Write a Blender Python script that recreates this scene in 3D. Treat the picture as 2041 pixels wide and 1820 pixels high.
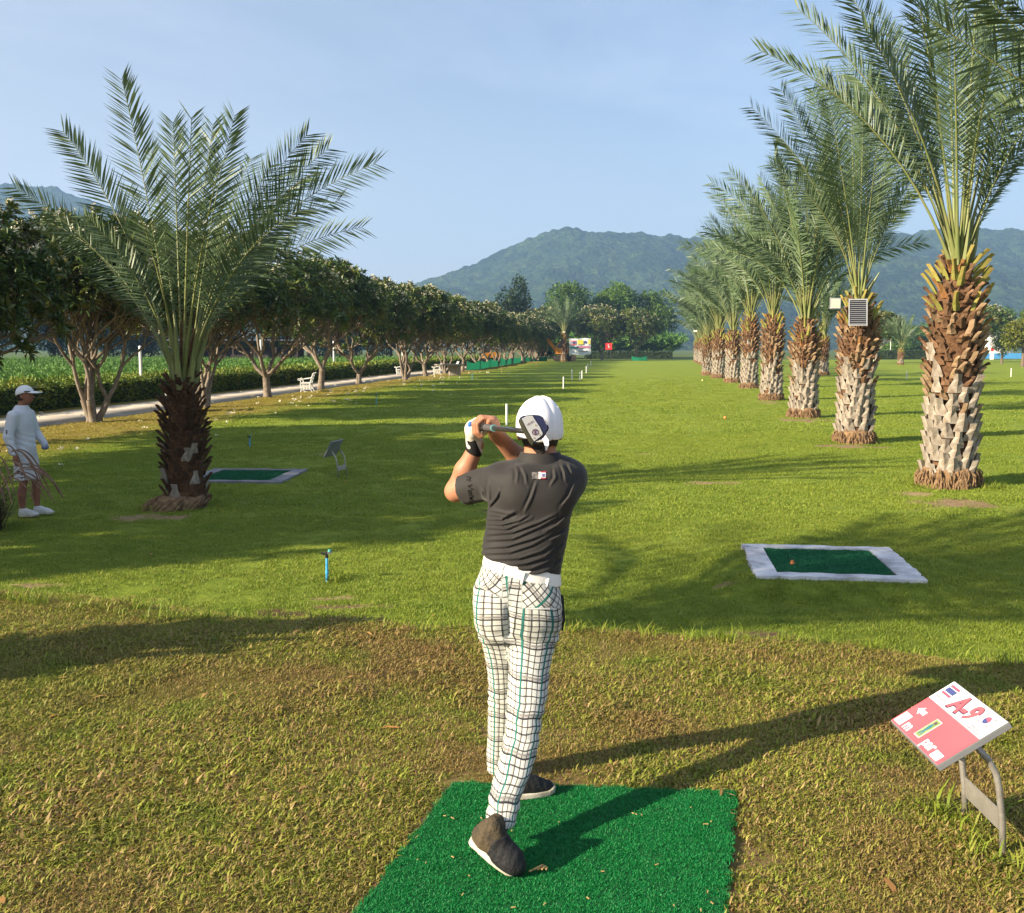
import bpy, bmesh, math, random
import numpy as np
from mathutils import Vector, Matrix, Euler, Quaternion
R = math.radians
sc = bpy.context.scene
for o in list(bpy.data.objects):
    bpy.data.objects.remove(o)

# ------------------------------------------------------------------ camera
CAM_Z = 2.17; PITCH = 6.05; FPX = 2040.0          # reference grid: 2041 x 1820 px
cd = bpy.data.cameras.new('camera'); cam = bpy.data.objects.new('camera', cd)
sc.collection.objects.link(cam); sc.camera = cam
cam.location = (0, 0, CAM_Z); cam.rotation_euler = (R(90 - PITCH), 0, 0)
cd.sensor_width = 36.0; cd.lens = 36.0 * FPX / 2041; cd.clip_start = 0.05; cd.clip_end = 12000

# ------------------------------------------------------------------ sky and sun
SUN_EL = 23.0; SUN_AZ = 28.0       # light travels towards (cos az, sin az): from the left, a little from behind
sun_dir = Vector((-math.cos(R(SUN_AZ)) * math.cos(R(SUN_EL)), -math.sin(R(SUN_AZ)) * math.cos(R(SUN_EL)), math.sin(R(SUN_EL))))
w = bpy.data.worlds.new('World'); sc.world = w; w.use_nodes = True
nt = w.node_tree; nt.nodes.clear()
wo = nt.nodes.new('ShaderNodeOutputWorld'); bg = nt.nodes.new('ShaderNodeBackground')
sky = nt.nodes.new('ShaderNodeTexSky'); sky.sky_type = 'NISHITA'; sky.sun_disc = False
sky.sun_elevation = R(SUN_EL); sky.sun_rotation = math.atan2(sun_dir.x, sun_dir.y)
sky.air_density = 1.0; sky.dust_density = 2.2; sky.ozone_density = 3.4; sky.altitude = 0
# faint high cirrus over the whole sky
tc = nt.nodes.new('ShaderNodeTexCoord'); mp = nt.nodes.new('ShaderNodeMapping')
mp.inputs['Scale'].default_value = (1.2, 2.2, 5.0); mp.inputs['Rotation'].default_value = (0, R(12), R(35))
nz = nt.nodes.new('ShaderNodeTexNoise'); nz.inputs['Scale'].default_value = 1.7; nz.inputs['Detail'].default_value = 7; nz.inputs['Roughness'].default_value = .6; nz.inputs['Distortion'].default_value = .5
cr = nt.nodes.new('ShaderNodeValToRGB'); cr.color_ramp.elements[0].position = .45; cr.color_ramp.elements[1].position = .85
cr.color_ramp.elements[0].color = (.015, .015, .015, 1); cr.color_ramp.elements[1].color = (.22, .22, .22, 1)
mx = nt.nodes.new('ShaderNodeMix'); mx.data_type = 'RGBA'; mx.inputs['B'].default_value = (8.0, 8.4, 9.2, 1)
L = nt.links.new
L(tc.outputs['Generated'], mp.inputs['Vector']); L(mp.outputs[0], nz.inputs['Vector']); L(nz.outputs['Fac'], cr.inputs['Fac'])
L(cr.outputs['Color'], mx.inputs['Factor']); L(sky.outputs[0], mx.inputs['A']); sx = nt.nodes.new('ShaderNodeSeparateXYZ'); L(tc.outputs['Generated'], sx.inputs[0])      # pale humid veil low all round the horizon
vm = nt.nodes.new('ShaderNodeMapRange'); vm.interpolation_type = 'SMOOTHERSTEP'; vm.inputs[1].default_value = .36; vm.inputs[2].default_value = -.05; vm.inputs[3].default_value = 0; vm.inputs[4].default_value = .5; L(sx.outputs['Z'], vm.inputs[0])
dp = nt.nodes.new('ShaderNodeVectorMath'); dp.operation = 'DOT_PRODUCT'; dp.inputs[1].default_value = tuple(sun_dir); L(tc.outputs['Generated'], dp.inputs[0])   # broad pale glow of the moist air towards the sun's side
vg = nt.nodes.new('ShaderNodeMapRange'); vg.interpolation_type = 'SMOOTHSTEP'; vg.inputs[1].default_value = -.85; vg.inputs[2].default_value = .6; vg.inputs[4].default_value = .6; L(dp.outputs['Value'], vg.inputs[0])
va = nt.nodes.new('ShaderNodeMath'); va.operation = 'ADD'; va.use_clamp = True; L(vm.outputs[0], va.inputs[0]); L(vg.outputs[0], va.inputs[1])
mv_ = nt.nodes.new('ShaderNodeMix'); mv_.data_type = 'RGBA'; mv_.inputs['B'].default_value = (4.3, 4.6, 5.1, 1)
L(va.outputs[0], mv_.inputs['Factor']); L(mx.outputs['Result'], mv_.inputs['A']); L(mv_.outputs['Result'], bg.inputs['Color']); L(bg.outputs[0], wo.inputs[0])
bg.inputs['Strength'].default_value = 0.07
sd = bpy.data.lights.new('sun', 'SUN'); sd.energy = 5.0; sd.angle = R(0.55); sd.color = (1, .85, .63)
so = bpy.data.objects.new('sun', sd); sc.collection.objects.link(so)
so.rotation_euler = sun_dir.to_track_quat('Z', 'Y').to_euler(); so.location = (-20, -12, 30)
sc.view_settings.view_transform = 'Standard'; sc.view_settings.look = 'None'
sc.view_settings.exposure = 1.45; sc.view_settings.gamma = 1.0; sc.view_settings.use_curve_mapping = False
sc.render.engine = 'CYCLES'
sc.cycles.max_bounces = 6; sc.cycles.diffuse_bounces = 3; sc.cycles.glossy_bounces = 2; sc.cycles.transmission_bounces = 3
sc.cycles.transparent_max_bounces = 8; sc.cycles.volume_bounces = 0; sc.cycles.use_denoising = True
sc.cycles.caustics_reflective = False; sc.cycles.caustics_refractive = False; sc.cycles.sample_clamp_indirect = 4

# ------------------------------------------------------------------ helpers
COL = sc.collection
_cp, _sp = math.cos(R(PITCH)), math.sin(R(PITCH))
def ray(x, y):
    a, b = (x - 1020.5) / FPX, (910 - y) / FPX
    return Vector((a, _cp + b * _sp, -_sp + b * _cp))
def P(x, y, Y):
    """point of the place seen at (x, y) at the distance Y in front of the camera"""
    d = ray(x, y); return Vector((0, 0, CAM_Z)) + d * (Y / d.y)
def G(x, y, z=0.0):
    """point of the place seen at (x, y) on level z"""
    d = ray(x, y); return Vector((0, 0, CAM_Z)) + d * ((z - CAM_Z) / d.z)
TEE_Z = 0.28
def edge_y(x): return 6.72 - 0.2 * x + 0.12 * np.sin(x * 1.1 + .5) + .06 * np.sin(x * 3.7)
def sstep(a, b, t):
    t = np.clip((t - a) / (b - a), 0, 1); return t * t * (3 - 2 * t)
TEES = []          # (centre x, y, rotation, half size x, half size y, height)
def H(x, y):
    x = np.asarray(x, float); y = np.asarray(y, float)
    e = edge_y(np.clip(x, -9, 9))
    wide = 0.75 + .9 * sstep(-.5, -3, x)
    z = TEE_Z * (1 - sstep(0, 1, (y - e + .12) / wide)) * (1 - .8 * sstep(6, 11, np.abs(x)))
    z = z + .012 * np.sin(x * 1.3 + y * .7) * np.cos(y * 1.1 - x * .4) * sstep(5, 9, y) + .01 * np.sin(x * 3.1) * np.sin(y * 2.7)
    for cx, cy, rot, hx, hy, hh in TEES:
        u = (x - cx) * math.cos(rot) + (y - cy) * math.sin(rot); v = -(x - cx) * math.sin(rot) + (y - cy) * math.cos(rot)
        d = np.hypot(np.maximum(np.abs(u) - hx, 0), np.maximum(np.abs(v) - hy, 0))
        z = np.maximum(z, hh * (1 - sstep(.0, .55, d)) * (d < .56) + z * (1 - (1 - sstep(.0, .55, d)) * (d < .56)))
    return z
def h1(x, y): return float(H(np.array([x]), np.array([y]))[0])

def lin(c):
    return tuple((v / 12.92 if v <= .04045 else ((v + .055) / 1.055) ** 2.4) for v in c)
def hexc(s):
    return lin(tuple(int(s[i:i + 2], 16) / 255 for i in (0, 2, 4)))
_M = {}
def M(name, c1, c2=None, scale=8.0, rough=.8, bump=0.0, bscale=None, metal=0.0, transl=0.0, spec=.3, detail=5, rnd=0.0, coord='Object', lo=.35, hi=.65, c3=None, s3=1.5, sheen=0.0):
    if name in _M: return _M[name]
    m = bpy.data.materials.new(name); m.use_nodes = True; _M[name] = m
    n = m.node_tree; b = n.nodes['Principled BSDF']; out = n.nodes['Material Output']
    c1 = hexc(c1) if isinstance(c1, str) else c1
    b.inputs['Roughness'].default_value = rough; b.inputs['Metallic'].default_value = metal
    b.inputs['Specular IOR Level'].default_value = spec
    if sheen: b.inputs['Sheen Weight'].default_value = sheen
    t = n.nodes.new('ShaderNodeTexCoord') if coord != 'World' else n.nodes.new('ShaderNodeNewGeometry')
    vec = t.outputs[coord] if coord != 'World' else t.outputs['Position']
    col = None
    def mixn(fac, a, bb):
        x = n.nodes.new('ShaderNodeMix'); x.data_type = 'RGBA'
        if hasattr(fac, 'is_output'): n.links.new(fac, x.inputs['Factor'])
        else: x.inputs['Factor'].default_value = fac
        for s, v in (('A', a), ('B', bb)):
            if hasattr(v, 'is_output'): n.links.new(v, x.inputs[s])
            else: x.inputs[s].default_value = (*v, 1)
        return x.outputs['Result']
    def noise(s, lo, hi, d=detail):
        z = n.nodes.new('ShaderNodeTexNoise'); z.inputs['Scale'].default_value = s; z.inputs['Detail'].default_value = d; z.inputs['Roughness'].default_value = .6
        n.links.new(vec, z.inputs['Vector'])
        r = n.nodes.new('ShaderNodeMapRange'); r.inputs[1].default_value = lo; r.inputs[2].default_value = hi
        n.links.new(z.outputs['Fac'], r.inputs[0]); return r.outputs[0]
    if c2 is not None:
        c2 = hexc(c2) if isinstance(c2, str) else c2
        col = mixn(noise(scale, lo, hi), c1, c2)
    else: col = c1
    if c3 is not None:
        c3 = hexc(c3) if isinstance(c3, str) else c3
        col = mixn(noise(s3, .5, .68), col, c3)
    if rnd:
        oi = n.nodes.new('ShaderNodeObjectInfo'); hs = n.nodes.new('ShaderNodeHueSaturation')
        r = n.nodes.new('ShaderNodeMapRange'); r.inputs[3].default_value = 1 - rnd; r.inputs[4].default_value = 1 + rnd
        n.links.new(oi.outputs['Random'], r.inputs[0]); n.links.new(r.outputs[0], hs.inputs['Value'])
        if hasattr(col, 'is_output'): n.links.new(col, hs.inputs['Color'])
        else: hs.inputs['Color'].default_value = (*col, 1)
        col = hs.outputs[0]
    if hasattr(col, 'is_output'): n.links.new(col, b.inputs['Base Color'])
    else: b.inputs['Base Color'].default_value = (*col, 1)
    if bump:
        z = n.nodes.new('ShaderNodeTexNoise'); z.inputs['Scale'].default_value = bscale or scale * 3; z.inputs['Detail'].default_value = 5
        n.links.new(vec, z.inputs['Vector'])
        bp = n.nodes.new('ShaderNodeBump'); bp.inputs['Strength'].default_value = bump; bp.inputs['Distance'].default_value = .02
        n.links.new(z.outputs['Fac'], bp.inputs['Height']); n.links.new(bp.outputs[0], b.inputs['Normal'])
    if transl:
        tr = n.nodes.new('ShaderNodeBsdfTranslucent'); ms = n.nodes.new('ShaderNodeMixShader'); ms.inputs[0].default_value = transl
        if hasattr(col, 'is_output'): n.links.new(col, tr.inputs['Color'])
        else: tr.inputs['Color'].default_value = (*col, 1)
        n.links.new(b.outputs[0], ms.inputs[1]); n.links.new(tr.outputs[0], ms.inputs[2]); n.links.new(ms.outputs[0], out.inputs['Surface'])
    return m

def tag(o, label=None, cat=None, group=None, kind=None):
    if label: o['label'] = label
    if cat: o['category'] = cat
    if group: o['group'] = group
    if kind: o['kind'] = kind
    return o
def empty(name, loc=(0, 0, 0), rz=0.0):
    o = bpy.data.objects.new(name, None); COL.objects.link(o); o.location = loc; o.rotation_euler = (0, 0, rz); o.empty_display_size = .1
    return o
def link(name, me, parent=None, loc=None, rot=None, scale=None):
    o = bpy.data.objects.new(name, me); COL.objects.link(o)
    if parent is not None: o.parent = parent
    if loc is not None: o.location = loc
    if rot is not None: o.rotation_euler = rot
    if scale is not None: o.scale = scale
    return o
def copy_tree(o, parent=None):
    c = o.copy(); COL.objects.link(c); c.parent = parent
    for ch in list(o.children): copy_tree(ch, c)
    return c
def npmesh(name, v, quads=None, tris=None, mats=(), smooth=False, midx=None, attrs=None):
    """mesh straight from arrays"""
    me = bpy.data.meshes.new(name)
    v = np.asarray(v, np.float32).reshape(-1, 3)
    q = np.zeros((0, 4), np.int32) if quads is None or len(quads) == 0 else np.asarray(quads, np.int32)
    t = np.zeros((0, 3), np.int32) if tris is None or len(tris) == 0 else np.asarray(tris, np.int32)
    me.vertices.add(len(v)); me.vertices.foreach_set('co', v.ravel())
    nl = q.size + t.size; me.loops.add(nl); me.polygons.add(len(q) + len(t))
    me.loops.foreach_set('vertex_index', np.concatenate([q.ravel(), t.ravel()]))
    st = np.concatenate([np.arange(len(q)) * 4, q.size + np.arange(len(t)) * 3]).astype(np.int32)
    me.polygons.foreach_set('loop_start', st)
    for m in mats: me.materials.append(m)
    if midx is not None: me.polygons.foreach_set('material_index', np.asarray(midx, np.int32))
    if smooth: me.polygons.foreach_set('use_smooth', np.ones(len(q) + len(t), bool))
    for k, a in (attrs or {}).items():
        a = np.asarray(a, np.float32)
        if a.ndim == 1:
            at = me.attributes.new(k, 'FLOAT', 'POINT'); at.data.foreach_set('value', a)
        else:
            at = me.attributes.new(k, 'FLOAT_VECTOR', 'POINT'); at.data.foreach_set('vector', a.ravel())
    me.update(); me.validate()
    return me
class MB:
    """collects simple solids into one mesh"""
    def __init__(s): s.v = []; s.f = []; s.m = []
    def add(s, v, f, m=0):
        k = len(s.v); s.v += [tuple(p) for p in v]; s.f += [tuple(i + k for i in q) for q in f]; s.m += [m] * len(f); return s
    def box(s, c, d, m=0, rot=None, taper=1.0):
        x, y, z = d[0] / 2, d[1] / 2, d[2] / 2
        vs = [Vector((sx * x * (taper if sz > 0 else 1), sy * y * (taper if sz > 0 else 1), sz * z)) for sz in (-1, 1) for sx, sy in ((-1, -1), (1, -1), (1, 1), (-1, 1))]
        if rot is not None: vs = [rot @ p for p in vs]
        c = Vector(c)
        return s.add([p + c for p in vs], [(3, 2, 1, 0), (4, 5, 6, 7), (0, 1, 5, 4), (1, 2, 6, 5), (2, 3, 7, 6), (3, 0, 4, 7)], m)
    def tube(s, pts, rad, n=8, m=0, cap=True):
        pts = [Vector(p) for p in pts]
        if not hasattr(rad, '__len__'): rad = [rad] * len(pts)
        vs = []; fs = []; ref = None
        for i, p in enumerate(pts):
            d = (pts[min(i + 1, len(pts) - 1)] - pts[max(i - 1, 0)])
            d = d.normalized() if d.length > 1e-9 else Vector((0, 0, 1))
            if ref is None: ref = d.orthogonal().normalized()
            a = (ref - d * ref.dot(d)); a = a.normalized() if a.length > 1e-6 else d.orthogonal().normalized(); ref = a
            b = d.cross(a)
            for k in range(n):
                t = 2 * math.pi * k / n; vs.append(p + (a * math.cos(t) + b * math.sin(t)) * rad[i])
        for i in range(len(pts) - 1):
            for k in range(n):
                fs.append((i * n + k, i * n + (k + 1) % n, (i + 1) * n + (k + 1) % n, (i + 1) * n + k))
        if cap:
            fs.append(tuple(reversed(range(n)))); fs.append(tuple(range((len(pts) - 1) * n, len(pts) * n)))
        return s.add(vs, fs, m)
    def prism(s, poly, y0, y1, m=0, mat=None):
        """polygon in the x-z plane drawn out from y0 to y1"""
        n = len(poly); vs = [Vector((p[0], y0, p[1])) for p in poly] + [Vector((p[0], y1, p[1])) for p in poly]
        if mat is not None: vs = [mat @ p for p in vs]
        fs = [tuple(range(n)), tuple(reversed(range(n, 2 * n)))] + [(k, n + k, n + (k + 1) % n, (k + 1) % n) for k in range(n)]
        return s.add(vs, fs, m)
    def build(s, name, mats, parent=None, bevel=0.0, smooth=False, loc=None, rz=0.0):
        me = bpy.data.meshes.new(name); me.from_pydata(s.v, [], s.f)
        if not isinstance(mats, (list, tuple)): mats = [mats]
        for x in mats: me.materials.append(x)
        me.polygons.foreach_set('material_index', s.m)
        if bevel or smooth:
            bm = bmesh.new(); bm.from_mesh(me); bmesh.ops.recalc_face_normals(bm, faces=bm.faces)
            if bevel:
                bmesh.ops.bevel(bm, geom=[e for e in bm.edges if e.is_manifold and e.calc_face_angle(0) > .5], offset=bevel, segments=2, affect='EDGES', clamp_overlap=True)
            if smooth:
                for f in bm.faces: f.smooth = True
            bm.to_mesh(me); bm.free()
        me.update()
        o = link(name, me, parent, loc)
        if rz: o.rotation_euler = (0, 0, rz)
        return o
rng = np.random.default_rng(7)
def vnoise(p, s, seed=0):
    """value noise of points p (N,3) at scale s"""
    p = np.asarray(p, np.float32) * s; i = np.floor(p).astype(np.int64); f = p - i; f = f * f * (3 - 2 * f)
    def hsh(a, b, c):
        n = (a * 374761393 + b * 668265263 + c * 2147483647 + seed * 1274126177) & 0xffffffff
        n = ((n ^ (n >> 13)) * 1274126177) & 0xffffffff
        return ((n ^ (n >> 16)) & 0xffff) / 65535.0
    r = 0
    for dx in (0, 1):
        for dy in (0, 1):
            for dz in (0, 1):
                wgt = (f[..., 0] if dx else 1 - f[..., 0]) * (f[..., 1] if dy else 1 - f[..., 1]) * (f[..., 2] if dz else 1 - f[..., 2])
                r = r + wgt * hsh(i[..., 0] + dx, i[..., 1] + dy, i[..., 2] + dz)
    return r
def xy_noise(x, y, s, seed=0):
    return vnoise(np.stack([x, y, np.zeros_like(x)], -1), s, seed)
def geo_scatter(name, pts, scales, objs, lean=.15):
    """one object whose points carry copies of small meshes (grass and the like)"""
    col = bpy.data.collections.new(name + '_sources')
    for o in objs: col.objects.link(o)
    me = npmesh(name, pts, attrs={'siz': scales})
    o = link(name, me)
    ng = bpy.data.node_groups.new(name, 'GeometryNodeTree')
    ng.interface.new_socket('Geometry', in_out='INPUT', socket_type='NodeSocketGeometry')
    ng.interface.new_socket('Geometry', in_out='OUTPUT', socket_type='NodeSocketGeometry')
    gi = ng.nodes.new('NodeGroupInput'); go = ng.nodes.new('NodeGroupOutput')
    ip = ng.nodes.new('GeometryNodeInstanceOnPoints'); ci = ng.nodes.new('GeometryNodeCollectionInfo')
    ci.inputs['Collection'].default_value = col; ci.inputs['Separate Children'].default_value = True; ci.inputs['Reset Children'].default_value = True
    rv = ng.nodes.new('FunctionNodeRandomValue'); rv.data_type = 'FLOAT_VECTOR'
    rv.inputs[0].default_value = (-lean, -lean, 0); rv.inputs[1].default_value = (lean, lean, 6.283)
    at = ng.nodes.new('GeometryNodeInputNamedAttribute'); at.data_type = 'FLOAT'; at.inputs['Name'].default_value = 'siz'
    ip.inputs['Pick Instance'].default_value = True
    l = ng.links.new
    l(gi.outputs[0], ip.inputs['Points']); l(ci.outputs[0], ip.inputs['Instance']); l(rv.outputs[0], ip.inputs['Rotation'])
    l([s for s in at.outputs if s.enabled][0], ip.inputs['Scale']); l(ip.outputs[0], go.inputs[0])
    md = o.modifiers.new('scatter', 'NODES'); md.node_group = ng
    return o
# ================================================================== the setting
_tr = G(1628, 1124, .1)
TEES.append((_tr.x + .09, _tr.y - .02, R(-7.5), .74, .735, .105))
_tl = G(505, 951, .1)
TEES.append((_tl.x - .12, _tl.y, R(-3), .80, .80, .105))

SOIL = []       # bare ground: (x, y, half x, half y, dark)
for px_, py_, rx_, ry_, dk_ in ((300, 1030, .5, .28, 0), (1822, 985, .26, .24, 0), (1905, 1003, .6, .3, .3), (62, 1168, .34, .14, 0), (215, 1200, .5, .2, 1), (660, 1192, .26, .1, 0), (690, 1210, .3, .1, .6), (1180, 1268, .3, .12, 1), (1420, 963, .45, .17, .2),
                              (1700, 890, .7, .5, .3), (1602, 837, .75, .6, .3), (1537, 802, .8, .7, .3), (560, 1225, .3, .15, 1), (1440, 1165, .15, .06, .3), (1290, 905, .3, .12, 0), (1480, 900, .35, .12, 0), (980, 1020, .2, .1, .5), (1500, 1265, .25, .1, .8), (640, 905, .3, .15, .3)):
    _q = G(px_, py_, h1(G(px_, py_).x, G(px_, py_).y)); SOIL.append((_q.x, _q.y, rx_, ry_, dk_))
def soil_mask(x, y):
    m = np.zeros_like(x); dk = np.zeros_like(x)
    for cx, cy, rx, ry, d_ in SOIL:
        near = (np.abs(x - cx) < 3 * rx + .3) & (np.abs(y - cy) < 3 * ry + .3)
        if not near.any(): continue
        xn, yn = x[near], y[near]
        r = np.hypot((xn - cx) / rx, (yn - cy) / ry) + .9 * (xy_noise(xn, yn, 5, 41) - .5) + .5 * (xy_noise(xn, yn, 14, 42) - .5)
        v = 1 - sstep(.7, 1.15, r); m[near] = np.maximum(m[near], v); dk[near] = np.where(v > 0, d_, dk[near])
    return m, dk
def grow(a, b, s0, k):
    r = [a]; s = s0
    while r[-1] < b: r.append(r[-1] + s); s *= k
    return r
xs = sorted(set([-v for v in grow(9, 6000, .22, 1.09)] + list(np.arange(-9, 9.01, .07)) + grow(9, 6000, .22, 1.09)))
ys = [-300, -120, -50, -20, -8] + list(np.arange(-3, 22, .07)) + grow(22, 9000, .12, 1.06)
xs = np.array(xs); ys = np.array(ys); X, Y = np.meshgrid(xs, ys)
Z = H(X, Y); nx, ny = len(xs), len(ys)
idx = np.arange(nx * ny).reshape(ny, nx)
quads = np.stack([idx[:-1, :-1], idx[:-1, 1:], idx[1:, 1:], idx[1:, :-1]], -1).reshape(-1, 4)
fx, fy = X.ravel(), Y.ravel()
PATH0, PATHK = -16.1, .11
e = edge_y(np.clip(fx, -9, 9)) + .55 * (xy_noise(fx, fy, 2.2, 3) - .5) + .25 * (xy_noise(fx, fy, 6, 4) - .5)
tee_m = 1 - sstep(-.15, .35, fy - e)
off = fx - (PATH0 + PATHK * fy)                        # distance to the right of the path's near edge
lit_m = (1 - sstep(3.2, 5.6, off + 1.6 * (xy_noise(fx, fy, .7, 9) - .5) + .03 * np.clip(fy - 20, 0, 60))) * sstep(0, 3, fy) * (fy < 260)
field_m = sstep(-4.6, -5.4, off)
far_m = sstep(186, 192, fy)
soil_m, soil_d = soil_mask(fx, fy)
gm = bpy.data.materials.new('ground_turf'); gm.use_nodes = True
def ground_mat(m):
    n = m.node_tree; b = n.nodes['Principled BSDF']; l = n.links.new
    b.inputs['Roughness'].default_value = .95; b.inputs['Specular IOR Level'].default_value = .1
    g = n.nodes.new('ShaderNodeNewGeometry')
    def noise(s, lo, hi, d=6):
        z = n.nodes.new('ShaderNodeTexNoise'); z.inputs['Scale'].default_value = s; z.inputs['Detail'].default_value = d; z.inputs['Roughness'].default_value = .62
        l(g.outputs['Position'], z.inputs['Vector']); r = n.nodes.new('ShaderNodeMapRange'); r.inputs[1].default_value = lo; r.inputs[2].default_value = hi
        l(z.outputs['Fac'], r.inputs[0]); return r.outputs[0]
    def mix(f, a, bb):
        x = n.nodes.new('ShaderNodeMix'); x.data_type = 'RGBA'; l(f, x.inputs['Factor'])
        for s, v in (('A', a), ('B', bb)):
            if hasattr(v, 'is_output'): l(v, x.inputs[s])
            else: x.inputs[s].default_value = (*v, 1)
        return x.outputs['Result']
    def attr(nm):
        a = n.nodes.new('ShaderNodeAttribute'); a.attribute_name = nm; return a.outputs['Fac']
    lawn = mix(noise(.5, .35, .68), (.19, .255, .03), (.27, .315, .044))
    lawn = mix(noise(6, .4, .7), lawn, (.14, .2, .023))
    lawn = mix(noise(.23, .62, .75), lawn, (.24, .2, .07))
    tee = mix(noise(5, .35, .65), (.2, .125, .06), (.32, .21, .11))
    tee = mix(noise(40, .45, .6), tee, (.2, .19, .045))
    lit = mix(noise(3, .35, .65), (.26, .235, .04), (.3, .2, .07))
    fld = mix(noise(1, .35, .65), (.05, .1, .02), (.09, .08, .03))
    far = mix(noise(.05, .35, .65), (.07, .12, .03), (.11, .13, .04))
    c = mix(attr('lit'), lawn, lit); c = mix(attr('fld'), c, fld); c = mix(attr('far'), c, far); c = mix(attr('tee'), c, tee)
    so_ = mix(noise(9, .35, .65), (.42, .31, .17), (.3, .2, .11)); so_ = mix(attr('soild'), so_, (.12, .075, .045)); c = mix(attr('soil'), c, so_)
    l(c, b.inputs['Base Color'])
    z = n.nodes.new('ShaderNodeTexNoise'); z.inputs['Scale'].default_value = 14; z.inputs['Detail'].default_value = 8; z.inputs['Roughness'].default_value = .75
    l(g.outputs['Position'], z.inputs['Vector']); bp = n.nodes.new('ShaderNodeBump'); bp.inputs['Strength'].default_value = .9; bp.inputs['Distance'].default_value = .06
    l(z.outputs['Fac'], bp.inputs['Height']); l(bp.outputs[0], b.inputs['Normal'])
ground_mat(gm)
ground = link('ground', npmesh('ground', np.stack([fx, fy, Z.ravel()], -1), quads, mats=[gm], smooth=True,
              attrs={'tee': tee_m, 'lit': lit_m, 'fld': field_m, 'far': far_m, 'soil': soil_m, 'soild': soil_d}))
tag(ground, 'green lawn and worn tee ground under everything', kind='structure')

# path of pale concrete slabs along the plumeria row
pm = M('path_concrete', 'cbbfae', 'b3a898', scale=1.2, rough=.9, bump=.25, bscale=60, c3='a0968a', s3=.5, coord='World')
pv = []; pq = []
ysp = np.concatenate([np.arange(-30, 60, 1.5), np.arange(60, 186, 4)])
for k, yy in enumerate(ysp):
    wob = .05 * math.sin(yy * 1.7) + .04 * math.sin(yy * .61)
    for t, zz in ((0, -.05), (0, .03), (1, .03), (1, -.05)):
        pv.append((PATH0 + PATHK * yy - 3.0 * t + wob, yy, zz))
for k in range(len(ysp) - 1):
    for j in range(3): pq.append((k * 4 + j, k * 4 + 4 + j, k * 4 + 5 + j, k * 4 + 1 + j))
path = link('path', npmesh('path', pv, pq, mats=[pm])); tag(path, 'pale concrete path running between trees and hedge', kind='structure')

# ---- hills
prof = np.array([(-2600, 640), (-1500, 480), (-600, 420), (-200, 388), (60, 378), (130, 384), (210, 412), (330, 450), (500, 520), (650, 590), (780, 598), (845, 563), (950, 525), (1030, 489), (1080, 470), (1130, 459),
                 (1180, 467), (1250, 470), (1340, 474), (1420, 480), (1500, 470), (1600, 455), (1660, 452), (1720, 461), (1800, 471), (1860, 462), (1950, 464), (2041, 466), (2400, 476), (3000, 540), (4200, 640)], float)
RY = 1700.0
hx = np.arange(-3000, 2600, 5.0); hy = np.concatenate([np.arange(880, 1760, 8.0), np.arange(1760, 2400, 40)])
HX, HY = np.meshgrid(hx, hy)
ridge = np.interp(HX, (prof[:, 0] - 1020) / 2040 * RY, (694 - prof[:, 1]) / 2040 * RY + 2.0)
t = np.where(HY < RY, np.clip((HY - 900) / (RY - 900), 0, 1), np.clip((2400 - HY) / (2400 - RY), 0, 1))
n1 = xy_noise(HX, HY, 1 / 170., 1) - .5; n2 = xy_noise(HX * 1.3, HY * .5, 1 / 70., 2) - .5
tt = np.clip(t + (.22 * n1 + .1 * n2) * (1 - t) * t * 4, 0, 1)
hz = ridge * (tt ** 1.25) - 6 * (t < .02)
can = np.abs(xy_noise(HX, HY, 1 / 13., 5) - .5) * 2
can2 = xy_noise(HX, HY, 1 / 26., 6)
hz = hz + (can * 6.5 + can2 * 7 + rng.random(HX.shape) * 2.2 - 7) * sstep(.02, .1, t)
hidx = np.arange(HX.size).reshape(HX.shape)
hq = np.stack([hidx[:-1, :-1], hidx[:-1, 1:], hidx[1:, 1:], hidx[1:, :-1]], -1).reshape(-1, 4)
hm = M('hill_forest', (.014, .034, .013), (.05, .078, .022), scale=.085, rough=.95, bump=1.0, bscale=.13, coord='World', spec=.05, c3=(.012, .028, .012), s3=.012, lo=.4, hi=.62)
_M['hill_forest'].node_tree.nodes['Bump'].inputs['Distance'].default_value = 9
hills = link('hills', npmesh('hills', np.stack([HX.ravel(), HY.ravel(), hz.ravel()], -1), hq, mats=[hm], smooth=True))
tag(hills, 'forested hills fading blue behind the golf course', kind='structure')

# ---- haze: one closed box of even air round camera and scene
hb = MB().box((-200, 1000, 141), (7000, 3000, 284)).build('haze', [])
tag(hb, 'thin bluish haze between the lawn and the far hills', kind='stuff')
hmt = bpy.data.materials.new('haze_air'); hmt.use_nodes = True; n = hmt.node_tree; n.nodes.clear()
ho = n.nodes.new('ShaderNodeOutputMaterial'); pvn = n.nodes.new('ShaderNodeVolumePrincipled')
pvn.inputs['Color'].default_value = (.36, .6, 1, 1); pvn.inputs['Density'].default_value = .00030; pvn.inputs['Anisotropy'].default_value = .1
n.links.new(pvn.outputs[0], ho.inputs['Volume']); hb.data.materials.append(hmt)

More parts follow.
